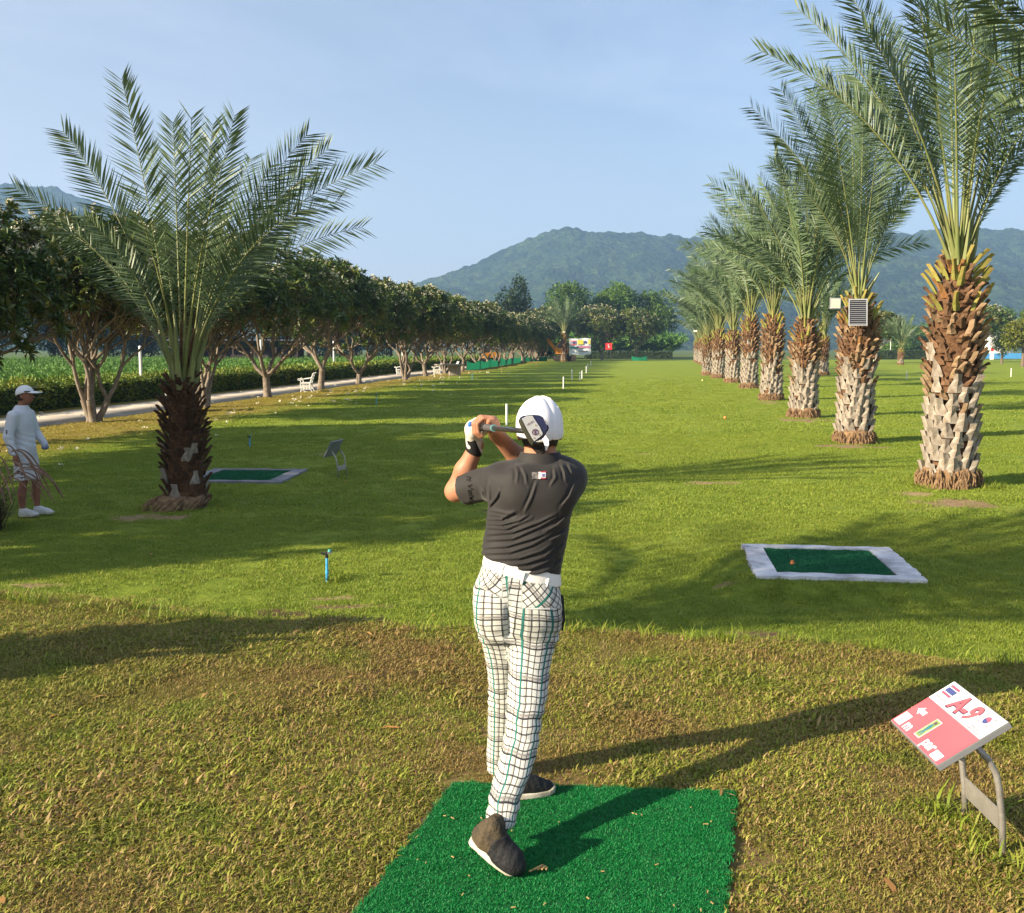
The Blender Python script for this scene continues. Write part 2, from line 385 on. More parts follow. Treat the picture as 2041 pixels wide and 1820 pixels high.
# ================================================================== grass
def grass_mat(name, cols, rough=.55, transl=.35, patch=None, tipc=None, dry=None, zone=None):
    """cols: blade colours picked by the blade's own random number"""
    m = bpy.data.materials.new(name); m.use_nodes = True; n = m.node_tree; b = n.nodes['Principled BSDF']; l = n.links.new
    a = n.nodes.new('ShaderNodeAttribute'); a.attribute_name = 'rnd'
    r = n.nodes.new('ShaderNodeValToRGB'); r.color_ramp.interpolation = 'LINEAR'
    while len(r.color_ramp.elements) < len(cols): r.color_ramp.elements.new(.5)
    for k, c in enumerate(cols):
        r.color_ramp.elements[k].position = k / (len(cols) - 1); r.color_ramp.elements[k].color = (*c, 1)
    l(a.outputs['Fac'], r.inputs['Fac']); c = r.outputs['Color']
    g = n.nodes.new('ShaderNodeNewGeometry')
    def mix(f, aa, bb):
        x = n.nodes.new('ShaderNodeMix'); x.data_type = 'RGBA'; l(f, x.inputs['Factor']); l(aa, x.inputs['A'])
        x.inputs['B'].default_value = (*bb, 1); return x.outputs['Result']
    def noise(s, lo, hi, top):
        z = n.nodes.new('ShaderNodeTexNoise'); z.inputs['Scale'].default_value = s; z.inputs['Detail'].default_value = 4; l(g.outputs['Position'], z.inputs['Vector'])
        q = n.nodes.new('ShaderNodeMapRange'); q.inputs[1].default_value = lo; q.inputs[2].default_value = hi; q.inputs[4].default_value = top; l(z.outputs['Fac'], q.inputs[0]); return q.outputs[0]
    for (s, lo, hi, top, cc) in (patch or []): c = mix(noise(s, lo, hi, top), c, cc)
    if zone:                                           # coarser, yellower turf beside the path
        sx = n.nodes.new('ShaderNodeSeparateXYZ'); l(g.outputs['Position'], sx.inputs[0])
        ma = n.nodes.new('ShaderNodeMath'); ma.operation = 'MULTIPLY_ADD'; ma.inputs[1].default_value = -(PATHK - .03); l(sx.outputs['Y'], ma.inputs[0]); l(sx.outputs['X'], ma.inputs[2])
        z = n.nodes.new('ShaderNodeTexNoise'); z.inputs['Scale'].default_value = .7; z.inputs['Detail'].default_value = 5; l(g.outputs['Position'], z.inputs['Vector'])
        mb = n.nodes.new('ShaderNodeMath'); mb.operation = 'MULTIPLY_ADD'; mb.inputs[1].default_value = 2.0; l(z.outputs['Fac'], mb.inputs[0]); l(ma.outputs[0], mb.inputs[2])
        q = n.nodes.new('ShaderNodeMapRange'); q.inputs[1].default_value = PATH0 + 6.0; q.inputs[2].default_value = PATH0 + 4.2; l(mb.outputs[0], q.inputs[0])
        c = mix(q.outputs[0], c, zone)
    l(c, b.inputs['Base Color']); b.inputs['Roughness'].default_value = rough; b.inputs['Specular IOR Level'].default_value = .25
    tr = n.nodes.new('ShaderNodeBsdfTranslucent'); ms = n.nodes.new('ShaderNodeMixShader'); ms.inputs[0].default_value = transl
    l(c, tr.inputs['Color']); l(b.outputs[0], ms.inputs[1]); l(tr.outputs[0], ms.inputs[2]); l(ms.outputs[0], n.nodes['Material Output'].inputs['Surface'])
    return m
def clump(name, mat, n, r, h, wd, lean, seed, curl=.4, rndpow=1.0):
    g = np.random.default_rng(seed)
    a = g.random(n) * 6.283; rr = np.sqrt(g.random(n)) * r; px = rr * np.cos(a); py = rr * np.sin(a)
    az = g.random(n) * 6.283; le = np.abs(g.normal(lean, lean * .45, n)); hh = h * (.55 + .8 * g.random(n)); ww = wd * (.6 + .8 * g.random(n)) / 2
    dx, dy = np.cos(az), np.sin(az); sx, sy = -dy, dx
    l1 = le; l2 = le + curl * (.4 + g.random(n))
    m1 = np.stack([px + dx * np.sin(l1) * hh * .5, py + dy * np.sin(l1) * hh * .5, np.cos(l1) * hh * .5], -1)
    tp = m1 + np.stack([dx * np.sin(l2), dy * np.sin(l2), np.cos(l2)], -1) * (hh * .55)[:, None]
    s = np.stack([sx, sy, np.zeros(n)], -1) * ww[:, None]
    p0 = np.stack([px, py, np.full(n, -.006)], -1)
    v = np.stack([p0 - s * .8, p0 + s * .8, m1 + s, m1 - s, tp], 1).reshape(-1, 3)
    k = np.arange(n)[:, None] * 5
    q = k + np.array([[0, 1, 2, 3]]); t_ = k + np.array([[3, 2, 4]])
    rn = np.repeat(g.random(n) ** rndpow, 5)
    me = npmesh(name, v, q, t_, mats=[mat], attrs={'rnd': rn})
    return bpy.data.objects.new(name, me)
tee_cols = [(.23, .13, .05), (.42, .29, .13), (.27, .21, .05), (.235, .25, .034), (.205, .255, .028), (.265, .3, .038), (.43, .4, .09)]
tee_gm = grass_mat('tee_blades', tee_cols, patch=[(1.1, .5, .66, .6, (.28, .165, .07)), (.45, .5, .68, .5, (.2, .24, .03)), (2.4, .56, .68, .5, (.16, .24, .02))], transl=.3)
lawn_cols = [(.145, .21, .022), (.205, .28, .03), (.27, .335, .04), (.225, .3, .034), (.39, .375, .095)]
lawn_gm = grass_mat('lawn_blades', lawn_cols, patch=[(.5, .45, .68, .55, (.3, .35, .042)), (1.6, .55, .7, .5, (.135, .22, .02)), (.16, .45, .62, .35, (.175, .25, .028))], transl=.35, zone=(.33, .28, .055))
# tee: coarse curly blades, some dry
def frus(y): return .545 * y + 1.5
N = 56000
py = 2.5 + (8.3 - 2.5) * np.random.default_rng(1).random(N * 2) ** .9
px = (np.random.default_rng(2).random(N * 2) * 2 - 1) * frus(py)
ok = (py < edge_y(np.clip(px, -9, 9)) + .25 + .8 * (xy_noise(px, py, 2.5, 3) - .5) + .35 * sstep(0, -3, px))
bare = xy_noise(px, py, 1.1, 21) * .6 + xy_noise(px, py, 3.3, 22) * .4
ok &= (bare < .66) | (np.random.default_rng(3).random(len(px)) < .3)
MAT_C = None
mc = [G(905, 1557, TEE_Z + .02), G(1466, 1578, TEE_Z + .02)]
_f = G(708, 1820, TEE_Z + .02); MAT_L = 2.0; mu = (mc[0] - _f).normalized()      # the mat lies a little out of square
mv = (mc[1] - mc[0]).normalized(); MAT_W = (mc[1] - mc[0]).length
MAT_C = (mc[0] + mc[1]) / 2 - mu * (MAT_L / 2)
_det = mv.x * mu.y - mv.y * mu.x
lu = ((px - MAT_C.x) * mu.y - (py - MAT_C.y) * mu.x) / _det; lv = (mv.x * (py - MAT_C.y) - mv.y * (px - MAT_C.x)) / _det
ok &= ~((np.abs(lu) < MAT_W / 2 + .055) & (np.abs(lv) < MAT_L / 2 + .05))
_sm, _ = soil_mask(px, py); ok &= (_sm < .3) | (np.random.default_rng(6).random(len(px)) < .25)
px, py = px[ok], py[ok]
tp = np.stack([px, py, H(px, py)], -1)
tsz = (.75 + .55 * np.random.default_rng(5).random(len(px))) * (1.15 - .35 * (bare[ok] > .55)) * (.72 + .62 * xy_noise(px, py, 1.7, 55)) * (1 + .35 * (np.random.default_rng(51).random(len(px)) < .05)) * (.78 + .22 * sstep(2.6, 4.5, py))
tee_grass = geo_scatter('tee_grass', tp, tsz, [clump(f'tuft_{k}', tee_gm, 36, .065, .027, .0046, .85, 40 + k, curl=1.0) for k in range(6)])
tag(tee_grass, 'coarse yellow green and dry grass on the raised tee', kind='stuff')
# lawn in three steps of coarseness
def lawn_pts(y0, y1, dens, seed):
    g = np.random.default_rng(seed); area = (frus(y0) + frus(y1)) * (y1 - y0); n_ = int(area * dens)
    yy = y0 + (y1 - y0) * g.random(n_); xx = (g.random(n_) * 2 - 1) * frus(y1); k = np.abs(xx) < frus(yy)
    xx, yy = xx[k], yy[k]
    k = (yy > edge_y(np.clip(xx, -9, 9)) + .1 + .5 * (xy_noise(xx, yy, 2.5, 3) - .5)) & (xx > PATH0 + PATHK * yy + .1)
    for cx, cy, rot, hx_, hy_, hh in TEES:
        u = (xx - cx) * math.cos(rot) + (yy - cy) * math.sin(rot); v_ = -(xx - cx) * math.sin(rot) + (yy - cy) * math.cos(rot)
        k &= ~((np.abs(u) < hx_ - .02) & (np.abs(v_) < hy_ - .02))
    b_ = xy_noise(xx, yy, .9, 31) * .65 + xy_noise(xx, yy, 2.6, 32) * .35
    k &= (b_ < .74) | (g.random(len(xx)) < .25)
    sm_, _ = soil_mask(xx, yy); k &= (sm_ < .3) | (g.random(len(xx)) < .15)
    k &= g.random(len(xx)) > sstep(44, 84, yy)
    xx, yy = xx[k], yy[k]
    return np.stack([xx, yy, H(xx, yy)], -1), .75 + .5 * g.random(len(xx))
for nm, y0, y1, dens, prm in (('lawn_grass', 5.6, 13, 250, (44, .085, .025, .0042, .65)), ('lawn_grass', 13, 26, 66, (64, .16, .025, .0075, .7)), ('lawn_grass', 26, 84, 13, (76, .33, .028, .016, .75))):
    pts, sz = lawn_pts(y0, y1, dens, int(y0))
    o = geo_scatter(nm, pts, sz, [clump(f'turf_{int(y0)}_{k}', lawn_gm, prm[0], prm[1], prm[2], prm[3], prm[4], 90 + k + int(y0), curl=.5) for k in range(5)], lean=.08)
    tag(o, 'short green lawn turf, ' + {5.6: 'nearest the tee bank', 13: 'around the near palms', 26: 'down the fairway'}[y0], kind='stuff')
# ================================================================== date palms
frond_leaf = M('palm_leaflet', (.088, .142, .06), (.13, .185, .092), scale=1.3, rough=.45, transl=.22, spec=.45, rnd=.14)
frond_stem = M('palm_rachis', (.17, .21, .065), (.22, .22, .085), scale=3, rough=.5, spec=.4, rnd=.1)
frond_dry = M('palm_rachis_dry', (.42, .22, .06), (.32, .15, .05), scale=5, rough=.6)
boot_pale = M('leaf_base_pale', (.36, .32, .265), (.24, .2, .16), scale=9, rough=.9, bump=.5, bscale=70, rnd=.16, c3=(.2, .14, .09), s3=6)
boot_brown = M('leaf_base_brown', (.13, .068, .036), (.23, .135, .075), scale=9, rough=.9, bump=.6, bscale=60, rnd=.3, c3=(.09, .04, .02), s3=7)
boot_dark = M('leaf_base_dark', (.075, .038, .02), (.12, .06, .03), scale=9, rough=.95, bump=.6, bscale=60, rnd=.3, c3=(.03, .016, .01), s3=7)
boot_tan = M('leaf_base_tan', (.34, .24, .15), (.22, .135, .07), scale=9, rough=.85, bump=.5, bscale=60, rnd=.2)
boot_green = M('leaf_base_green', (.24, .26, .06), (.33, .29, .08), scale=4, rough=.55, bump=.2, rnd=.12, c3=(.3, .15, .04), s3=3)
boot_orange = M('leaf_base_orange', (.33, .13, .045), (.27, .16, .06), scale=6, rough=.6, rnd=.1)
fibre = M('trunk_fibre', (.1, .05, .024), (.17, .09, .045), scale=14, rough=1, bump=1, bscale=50, c3=(.05, .025, .012), s3=9)
rootm = M('palm_roots', (.2, .12, .065), (.3, .19, .1), scale=16, rough=1, bump=1, bscale=45, c3=(.1, .06, .03), s3=10)

def frond_mesh(name, p1, p2, seed, npair=62, wide=.026, lmax=.46, petiole=.2, dry=False, p0=(0, 0, 0), stem_r=.026, face=False):
    g = np.random.default_rng(seed); p0, p1, p2 = (np.array(p, float) for p in (p0, p1, p2))
    def bz(t):
        t = np.asarray(t)[:, None]; return (1 - t) ** 2 * p0 + 2 * t * (1 - t) * p1 + t * t * p2
    def bt(t):
        t = np.asarray(t)[:, None]; d = 2 * (1 - t) * (p1 - p0) + 2 * t * (p2 - p1); return d / np.linalg.norm(d, axis=1, keepdims=True)
    ch = p2 - p0; out = ch.copy(); out[2] = 0; ln = np.linalg.norm(out)
    out = out / ln if ln > .05 else np.array([math.cos(seed), math.sin(seed), 0])
    S0 = np.cross(out, [0, 0, 1.0]); S0 /= np.linalg.norm(S0)
    tw = (1 if g.random() < .5 else -1) * (.75 + .6 * g.random())                                # the blade turns a little on its stem
    t = np.repeat(np.linspace(petiole, .995, npair), 2); t = np.clip(t + g.normal(0, .003, len(t)), 0, 1)
    sd_ = np.tile([1.0, -1.0], npair)
    B = bz(t); T = bt(t); S = S0 - T * (T @ S0)[:, None]; S /= np.linalg.norm(S, axis=1, keepdims=True); Nn = np.cross(S, T)
    Nn *= np.sign((Nn @ (np.array([0, 0, 1.0]) - out * .6)))[:, None] + 1e-9
    Nn /= np.linalg.norm(Nn, axis=1, keepdims=True)
    roll = tw * np.clip((t - .1) / .5, 0, 1); cr_, sr_ = np.cos(roll)[:, None], np.sin(roll)[:, None]
    S, Nn = S * cr_ + Nn * sr_, Nn * cr_ - S * sr_
    if face:                                             # blade turned on its stem so that it shows its flat to the fairway side
        av = np.array([g.normal(0, .32), 1.0, g.normal(0, .2)]); S1 = np.cross(T, av); S1 /= np.linalg.norm(S1, axis=1, keepdims=True); k_ = np.clip((t - .05) / .3, 0, 1)[:, None]
        S1 *= np.sign(np.sum(S1 * S, 1)).mean() or 1.0; S = S * (1 - k_) + S1 * k_; S -= T * np.sum(S * T, 1)[:, None]; S /= np.linalg.norm(S, axis=1, keepdims=True); Nn = np.cross(S, T)
        Nn *= 1 if g.random() < .5 else -1
    u = (t - petiole) / (1 - petiole)
    ll = lmax * (.25 + .75 * np.clip(u / .3, 0, 1) ** .8) * (1 - .45 * np.clip((u - .4) / .6, 0, 1) ** 1.5) * (.88 + .24 * g.random(len(t)))
    ang = R(56) - R(20) * u + g.normal(0, .06, len(t)); up = R(12 if face else 22) + g.normal(0, .13 if face else .2, len(t))
    lat = S * sd_[:, None]
    D = T * np.cos(ang)[:, None] + (lat * np.cos(up)[:, None] + Nn * np.sin(up)[:, None]) * np.sin(ang)[:, None]
    W = T * .75 + Nn * (.75 + g.normal(0, .35, len(t)))[:, None]; W -= D * np.sum(W * D, 1)[:, None]; W /= np.linalg.norm(W, axis=1, keepdims=True)
    wd = (wide * (.75 + .4 * g.random(len(t))) * (.6 + .4 * np.clip(u / .2, 0, 1)) / 2)[:, None]
    sag = np.array([0, 0, -1.0]) * (ll * (.05 + .1 * g.random(len(t))))[:, None]
    m_ = B + D * (ll * .42)[:, None] + sag * .3; tip = B + D * ll[:, None] + sag
    v = np.stack([B - W * wd * .45, B + W * wd * .45, m_ + W * wd, m_ - W * wd, tip], 1).reshape(-1, 3)
    k = np.arange(len(t))[:, None] * 5; q = k + np.array([[0, 1, 2, 3]]); tr = k + np.array([[3, 2, 4]])
    # stem
    ns = 12; ts = np.linspace(0, 1, ns); C = bz(ts); TT = bt(ts); SS = S0 - TT * (TT @ S0)[:, None]; SS /= np.linalg.norm(SS, axis=1, keepdims=True); NN = np.cross(SS, TT)
    rad = stem_r * (1 - .85 * ts ** .7) * (1 + .7 * np.exp(-ts * 18)); rv = []
    for j in range(5):
        a = 2 * math.pi * j / 5; rv.append(C + SS * (rad * 1.25 * math.cos(a))[:, None] + NN * (rad * .8 * math.sin(a))[:, None])
    rv = np.stack(rv, 1).reshape(-1, 3); o_ = len(v); sq = []
    for i in range(ns - 1):
        for j in range(5): sq.append((o_ + i * 5 + j, o_ + i * 5 + (j + 1) % 5, o_ + i * 5 + 5 + (j + 1) % 5, o_ + i * 5 + 5 + j))
    sq = np.array(sq)
    mi = np.concatenate([np.zeros(len(q)), np.ones(len(sq)), np.zeros(len(tr))])
    return npmesh(name, np.concatenate([v, rv]), np.concatenate([q, sq]), tr, mats=[frond_leaf, frond_dry if dry else frond_stem], midx=mi)

def ctrl(tip, up=.5, k=.58):
    """middle control point: leaves the heart steeply and bends over"""
    tip = Vector(tip); L_ = tip.length; d = tip.normalized().lerp(Vector((0, 0, 1)), up).normalized(); return d * L_ * k
def boot_mesh(name, mat, w, h, outw, seed, ragged=0.0, neck=.5, thick=.035, cut=True):
    g = random.Random(seed); vs = []; fs = []
    lv = [(0, 1.0, .0), (.3, .86, .2), (.68, neck * 1.05, .62), (1.0, neck * 1.12, 1.0)]
    for i, (t_, wf, of) in enumerate(lv):
        x = outw * of; j = ragged * (i / 3)
        hw = w * wf / 2 * (1 + g.uniform(-j, j)); z = h * t_ + (g.uniform(-j, j) * h * .2)
        sk = g.uniform(-j, j) * w * .3
        vs += [(x - .02, -hw + sk, z), (x + thick * (.5 + .3 * t_), sk, z + g.uniform(-j, j) * .03), (x - .02, hw + sk, z), (x - thick * 1.3, sk, z - .01)]
    for i in range(3):
        for j in range(4): fs.append((i * 4 + j, i * 4 + (j + 1) % 4, i * 4 + 4 + (j + 1) % 4, i * 4 + 4 + j))
    fs.append((12, 13, 14, 15)); fs.append((3, 2, 1, 0))
    me = bpy.data.meshes.new(name); me.from_pydata(vs, [], fs); me.materials.append(mat); me.update(); return me
BOOT = {'pale': [boot_mesh('leaf_base', boot_pale, .235, .27, .06, k, .25, .46, .05) for k in range(5)],
        'tan': [boot_mesh('leaf_base', boot_tan, .15, .2, .085, 20 + k, .55, .5, .04) for k in range(4)],
        'brown': [boot_mesh('leaf_base', boot_brown, .14, .21, .08, 40 + k, .9, .5, .028) for k in range(6)],
        'dark': [boot_mesh('leaf_base', boot_dark, .15, .21, .09, 90 + k, .7, .55, .03) for k in range(5)],
        'orange': [boot_mesh('leaf_base', boot_orange, .12, .22, .1, 60 + k, .25, .5, .03) for k in range(2)],
        'green': [boot_mesh('leaf_base', boot_green, .11, .34, .12, 70 + k, .25, .62, .03) for k in range(4)]}
def trunk_mesh(name, hgt, prof_, seed, nseg=22, nring=30, amp=.03, mat=None):
    zz = np.linspace(-.15, hgt, nring); an = np.linspace(0, 2 * math.pi, nseg, endpoint=False)
    r = np.interp(zz / hgt, [p[0] for p in prof_], [p[1] for p in prof_])
    A, ZZ = np.meshgrid(an, zz); RR = np.repeat(r[:, None], nseg, 1)
    pts = np.stack([RR * np.cos(A), RR * np.sin(A), ZZ], -1).reshape(-1, 3)
    nn = (vnoise(pts + seed * 3.1, 9, seed) - .5) * amp * 2
    pts[:, 0] *= 1 + nn / np.maximum(RR.ravel(), .05); pts[:, 1] *= 1 + nn / np.maximum(RR.ravel(), .05)
    ii = np.arange(nring * nseg).reshape(nring, nseg); q = np.stack([ii[:-1], np.roll(ii, -1, 1)[:-1], np.roll(ii, -1, 1)[1:], ii[1:]], -1).reshape(-1, 4)
    top = len(pts); pts = np.concatenate([pts, [[0, 0, hgt + .05]]]); tr = [(ii[-1, j], ii[-1, (j + 1) % nseg], top) for j in range(nseg)]
    return npmesh(name, pts, q, tr, mats=[mat or fibre], smooth=True)
def boots_layout(hgt, prof_, seed, pale_to, z0=.22, per=7, row=.118, pale_rnd=1.0, shrink=1.0, dark=False):
    """(mesh, position, rotation, scale) for every leaf base up the trunk"""
    g = random.Random(seed); out = []; z = z0; k = 0
    while z < hgt + .02:
        f = z / hgt; r = float(np.interp(f, [p[0] for p in prof_], [p[1] for p in prof_]))
        pn = per + (2 if f > pale_to + .06 else 0)
        for j in range(pn):
            a = 2 * math.pi * (j + (k % 2) * .5) / pn + g.uniform(-.07, .07) + k * .035
            fj = f + g.gauss(0, .085)
            if fj < pale_to: kind = 'pale' if g.random() < pale_rnd else 'brown'; tilt = g.uniform(-.05, .1)
            elif fj < pale_to + .1: kind = g.choice(['pale', 'tan', 'tan', 'brown', 'brown']); tilt = g.uniform(.0, .25)
            elif f < .8: kind = g.choice(['brown'] * 6 + ['tan'] * 3 + (['orange'] if f > .7 else [])); tilt = g.uniform(-.05, .5)
            else: kind = g.choice(['brown'] * 3 + ['green'] * 6 + ['orange', 'tan']); tilt = g.uniform(.05, .45)
            if g.random() < .05: continue
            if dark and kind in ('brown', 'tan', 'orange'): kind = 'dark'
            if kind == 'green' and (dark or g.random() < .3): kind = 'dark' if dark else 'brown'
            s = g.uniform(.88, 1.15) * shrink
            out.append((g.choice(BOOT[kind]), (math.cos(a) * r, math.sin(a) * r, z - .05 + g.uniform(-.025, .025)), (0, tilt, a), s))
        z += row * shrink * (.8 if f > pale_to + .06 else 1); k += 1
    return out
def root_mesh(name, r, h, seed, skew=(0, 0)):
    an = np.linspace(0, 2 * math.pi, 40, endpoint=False); pts = []; lv = [(1.12, -.12), (1.08, .02), (1.03, h * .4), (.98, h * .8), (.88, h), (.6, h * 1.08)]
    for rr, z in lv:
        f = 1 - max(z, 0) / h
        for a in an: pts.append((r * rr * math.cos(a) + skew[0] * max(f, 0), r * rr * math.sin(a) + skew[1] * max(f, 0), z))
    pts = np.array(pts); nn = (vnoise(pts, 14, seed) - .5) * .09 + (vnoise(pts * [1, 1, .4], 40, seed) - .5) * .07
    d = np.hypot(pts[:, 0], pts[:, 1]) + 1e-6; pts[:, 0] += nn * pts[:, 0] / d; pts[:, 1] += nn * pts[:, 1] / d; pts[:, 2] += nn * .4 * (pts[:, 2] > .05)
    ii = np.arange(len(pts)).reshape(len(lv), 40); q = np.stack([ii[:-1], np.roll(ii, -1, 1)[:-1], np.roll(ii, -1, 1)[1:], ii[1:]], -1).reshape(-1, 4)
    g = np.random.default_rng(seed); mb = MB()
    for k in range(150):                                  # matted roots hanging round the foot
        a = g.random() * 6.283; z1 = h * (.35 + .65 * g.random()); z0 = max(-.02, z1 - h * (.3 + .5 * g.random())); r1, r0_ = r * (1.0 + .06 * g.random()), r * (1.07 + .12 * g.random()); b_ = a + g.normal(0, .06); f0, f1 = 1 - max(z0, 0) / h, 1 - z1 / h
        mb.tube([(r1 * math.cos(a) + skew[0] * f1, r1 * math.sin(a) + skew[1] * f1, z1), (r0_ * 1.02 * math.cos((a + b_) / 2) + skew[0] * (f0 + f1) / 2, r0_ * 1.02 * math.sin((a + b_) / 2) + skew[1] * (f0 + f1) / 2, (z0 + z1) / 2), (r0_ * math.cos(b_) + skew[0] * f0, r0_ * math.sin(b_) + skew[1] * f0, z0)], [.008, .014, .008], 4, cap=False)
    q = np.concatenate([q, np.array(mb.f) + len(pts)]); pts = np.concatenate([pts, np.array(mb.v)])
    return npmesh(name, pts, q, mats=[rootm], smooth=False)
def heart_mesh(name, seed, h=.55):
    """bundle of young shut leaves and torn sheath in the middle of the crown"""
    g = random.Random(seed); m = MB()
    for k in range(9):
        a = k * 2.4; r = .05 + .05 * (k % 3); t_ = g.uniform(.05, .2)
        m.tube([(r * math.cos(a), r * math.sin(a), -.1), (r * 1.5 * math.cos(a), r * 1.5 * math.sin(a), h * .5), (r * 1.5 * math.cos(a) + t_ * math.cos(a), r * 1.5 * math.sin(a) + t_ * math.sin(a), h * g.uniform(.9, 1.6))], [.05, .035, .008], 5, 0 if k % 3 else 1)
    return m
FV = []     # shared fronds: bent towards +x
for k, (tl, Lg, upk) in enumerate([(6, 4.5, .25), (12, 4.8, .35), (18, 5.0, .42), (24, 5.0, .48), (30, 4.9, .55), (37, 4.7, .6), (44, 4.5, .66), (52, 4.2, .7)]):
    tip = (math.sin(R(tl)) * Lg, math.sin(k * 2.1) * .35, math.cos(R(tl)) * Lg)
    FV.append((tl, frond_mesh('frond', ctrl(tip, upk), tip, 300 + k, npair=62, wide=.04, lmax=.68, petiole=.22)))
FVL = []
for k, (tl, Lg, upk) in enumerate([(8, 4.5, .3), (16, 4.9, .4), (24, 5.0, .5), (33, 4.8, .58), (42, 4.5, .65), (50, 4.2, .7)]):
    tip = (math.sin(R(tl)) * Lg, math.sin(k * 2.1) * .35, math.cos(R(tl)) * Lg)
    FVL.append((tl, frond_mesh('frond', ctrl(tip, upk), tip, 400 + k, npair=40, wide=.062, lmax=.7, petiole=.25, stem_r=.034)))
far_boots = {}
def palm(base, hgt, prof_, seed, label, group, tips=None, nf=30, lod=0, pale_to=.5, scale=1.0, lean=(0, 0), rz=0.0, root=True, skew=(0, 0), pale_rnd=1.0, shrink=1.0, fstem=1.0, cat='palm tree'):
    root_o = empty('date_palm', base, rz); root_o.scale = (scale,) * 3; root_o.rotation_euler = (lean[0], lean[1], rz)
    tag(root_o, label, cat, group)
    g = random.Random(seed)
    tk = link('trunk', trunk_mesh('trunk', hgt, [(p[0], p[1] - .03) for p in prof_], seed), root_o)
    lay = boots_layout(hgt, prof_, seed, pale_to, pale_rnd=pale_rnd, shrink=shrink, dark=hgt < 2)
    if lod == 0:
        for me, lc, rt, s in lay: link('leaf_base', me, tk, lc, rt, (s, s, s))
    else:
        key = (round(hgt, 1), pale_to)
        if key not in far_boots:
            mb = MB(); names = []
            mats = [boot_pale, boot_tan, boot_brown, boot_orange, boot_green, boot_dark]
            for me, lc, rt, s in lay:
                mtx = Matrix.Translation(lc) @ Euler(rt).to_matrix().to_4x4() @ Matrix.Scale(s, 4)
                mb.add([mtx @ v.co for v in me.vertices], [tuple(p.vertices) for p in me.polygons], mats.index(me.materials[0]))
            me2 = bpy.data.meshes.new('leaf_bases'); me2.from_pydata(mb.v, [], mb.f)
            for x in mats: me2.materials.append(x)
            me2.polygons.foreach_set('material_index', mb.m); me2.update(); far_boots[key] = me2
        o = link('leaf_bases', far_boots[key], tk); o['kind'] = 'stuff'
    if root: link('root_base', root_mesh('root_base', prof_[0][1] + .02, .3 if hgt > 2 else .18, seed, skew), tk)
    cr_ = heart_mesh('crown', seed).build('crown', [frond_stem, fibre], root_o, loc=(0, 0, hgt))
    if tips is not None:
        for k, tp_ in enumerate(tips):
            tipw = Vector(tp_[0]); upk = tp_[1] if len(tp_) > 1 else .5
            rel = tipw - Vector(base) - Vector((0, 0, hgt))
            d = Vector((rel.x, rel.y, 0)); d = d.normalized() * .08 if d.length > .01 else Vector((0, 0, 0))
            rel2 = rel - d
            me = frond_mesh('frond', ctrl(rel2, upk), rel2, seed * 50 + k, npair=int(rel2.length * 21), wide=.027, lmax=.142 * min(rel2.length, 4.3), dry=(len(tp_) > 2 and tp_[2] == 'dry'), petiole=.25 if len(tp_) < 4 else tp_[3], stem_r=.02 * fstem, face=True)
            link('frond', me, cr_, (d.x, d.y, g.uniform(-.12, .1)))
    else:
        F = FV if lod < 2 else FVL
        for k in range(nf):
            f = k / nf; i = min(int(f ** .9 * len(F)), len(F) - 1); tl, me = F[i]
            az = k * 2.39996 + g.uniform(-.25, .25)
            s = g.uniform(.9, 1.1)
            link('frond', me, cr_, (.1 * math.cos(az) * f, .1 * math.sin(az) * f, -.15 * f), (g.uniform(-.06, .06), g.uniform(-.06, .06), az), (s, s, s))
    return root_o
PR = [(0, .4), (.12, .36), (.45, .345), (.7, .38), (.86, .34), (1, .18)]
# --- left palm: dark stubby trunk, wide fan of fronds
lp = G(372, 1012); lpY = lp.y; PL = [(0, .32), (.15, .26), (.5, .25), (.8, .23), (1, .14)]
def tipsY(base, lst):
    out = []
    for t_ in lst:
        x, y, dy = t_[:3]; out.append((P(x, y, base.y + dy),) + tuple(t_[3:]))
    return out
lt = tipsY(lp, [(32, 372, -.3, .5), (126, 262, .4, .45), (243, 172, -.2, .3), (345, 240, .5, .25), (382, 232, -.8, .18), (425, 250, .9, .2), (468, 218, .2, .35), (612, 268, .3, .5), (655, 298, .9, .5), (748, 335, -.1, .62), (722, 438, .5, .7),
                (540, 320, -.9, .4), (600, 400, -1.2, .55), (170, 440, -.9, .55), (300, 300, 1.2, .32), (500, 300, 1.5, .38), (440, 340, -1.5, .25), (620, 360, .6, .62, 'dry'), (260, 380, -1.4, .4), (680, 400, 1.1, .6), (95, 430, .9, .55)])
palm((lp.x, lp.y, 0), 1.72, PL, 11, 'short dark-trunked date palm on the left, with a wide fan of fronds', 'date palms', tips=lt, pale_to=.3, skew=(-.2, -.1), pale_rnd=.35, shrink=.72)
# --- right-hand row
def row_x(y): return 6.75 + .152 * (y - 15.9)
p1 = G(1890, 968); p1h = 3.45
t1 = tipsY(p1, [(1513, 88, -.3, .5), (1590, 22, .3, .45), (1660, -60, .6, .4), (1749, 22, 1.0, .3), (1828, -130, -.2, .2), (1880, -120, .8, .2), (1815, -60, -1.2, .25), (1955, -110, -.6, .3), (2010, -60, .5, .4), (2090, 20, .1, .5), (2150, 110, -.6, .6), (2040, 80, 1.3, .45), (1960, 40, 1.6, .35), (2110, 230, .6, .7), (1720, 60, -1.4, .4), (1780, 40, 1.7, .3), (1900, 0, -1.6, .25), (2040, 300, -.2, .55, 'x', .3), (1650, 180, 1.2, .5), (1980, 120, -1.7, .45), (1700, 160, 1.8, .45), (2120, 90, 1.0, .55)])
palm((p1.x, p1.y, 0), p1h, PR, 21, 'nearest date palm at the right, pale grey leaf bases below brown ones', 'date palms', tips=t1, pale_to=.42, fstem=1.4)
p2 = G(1703, 882)
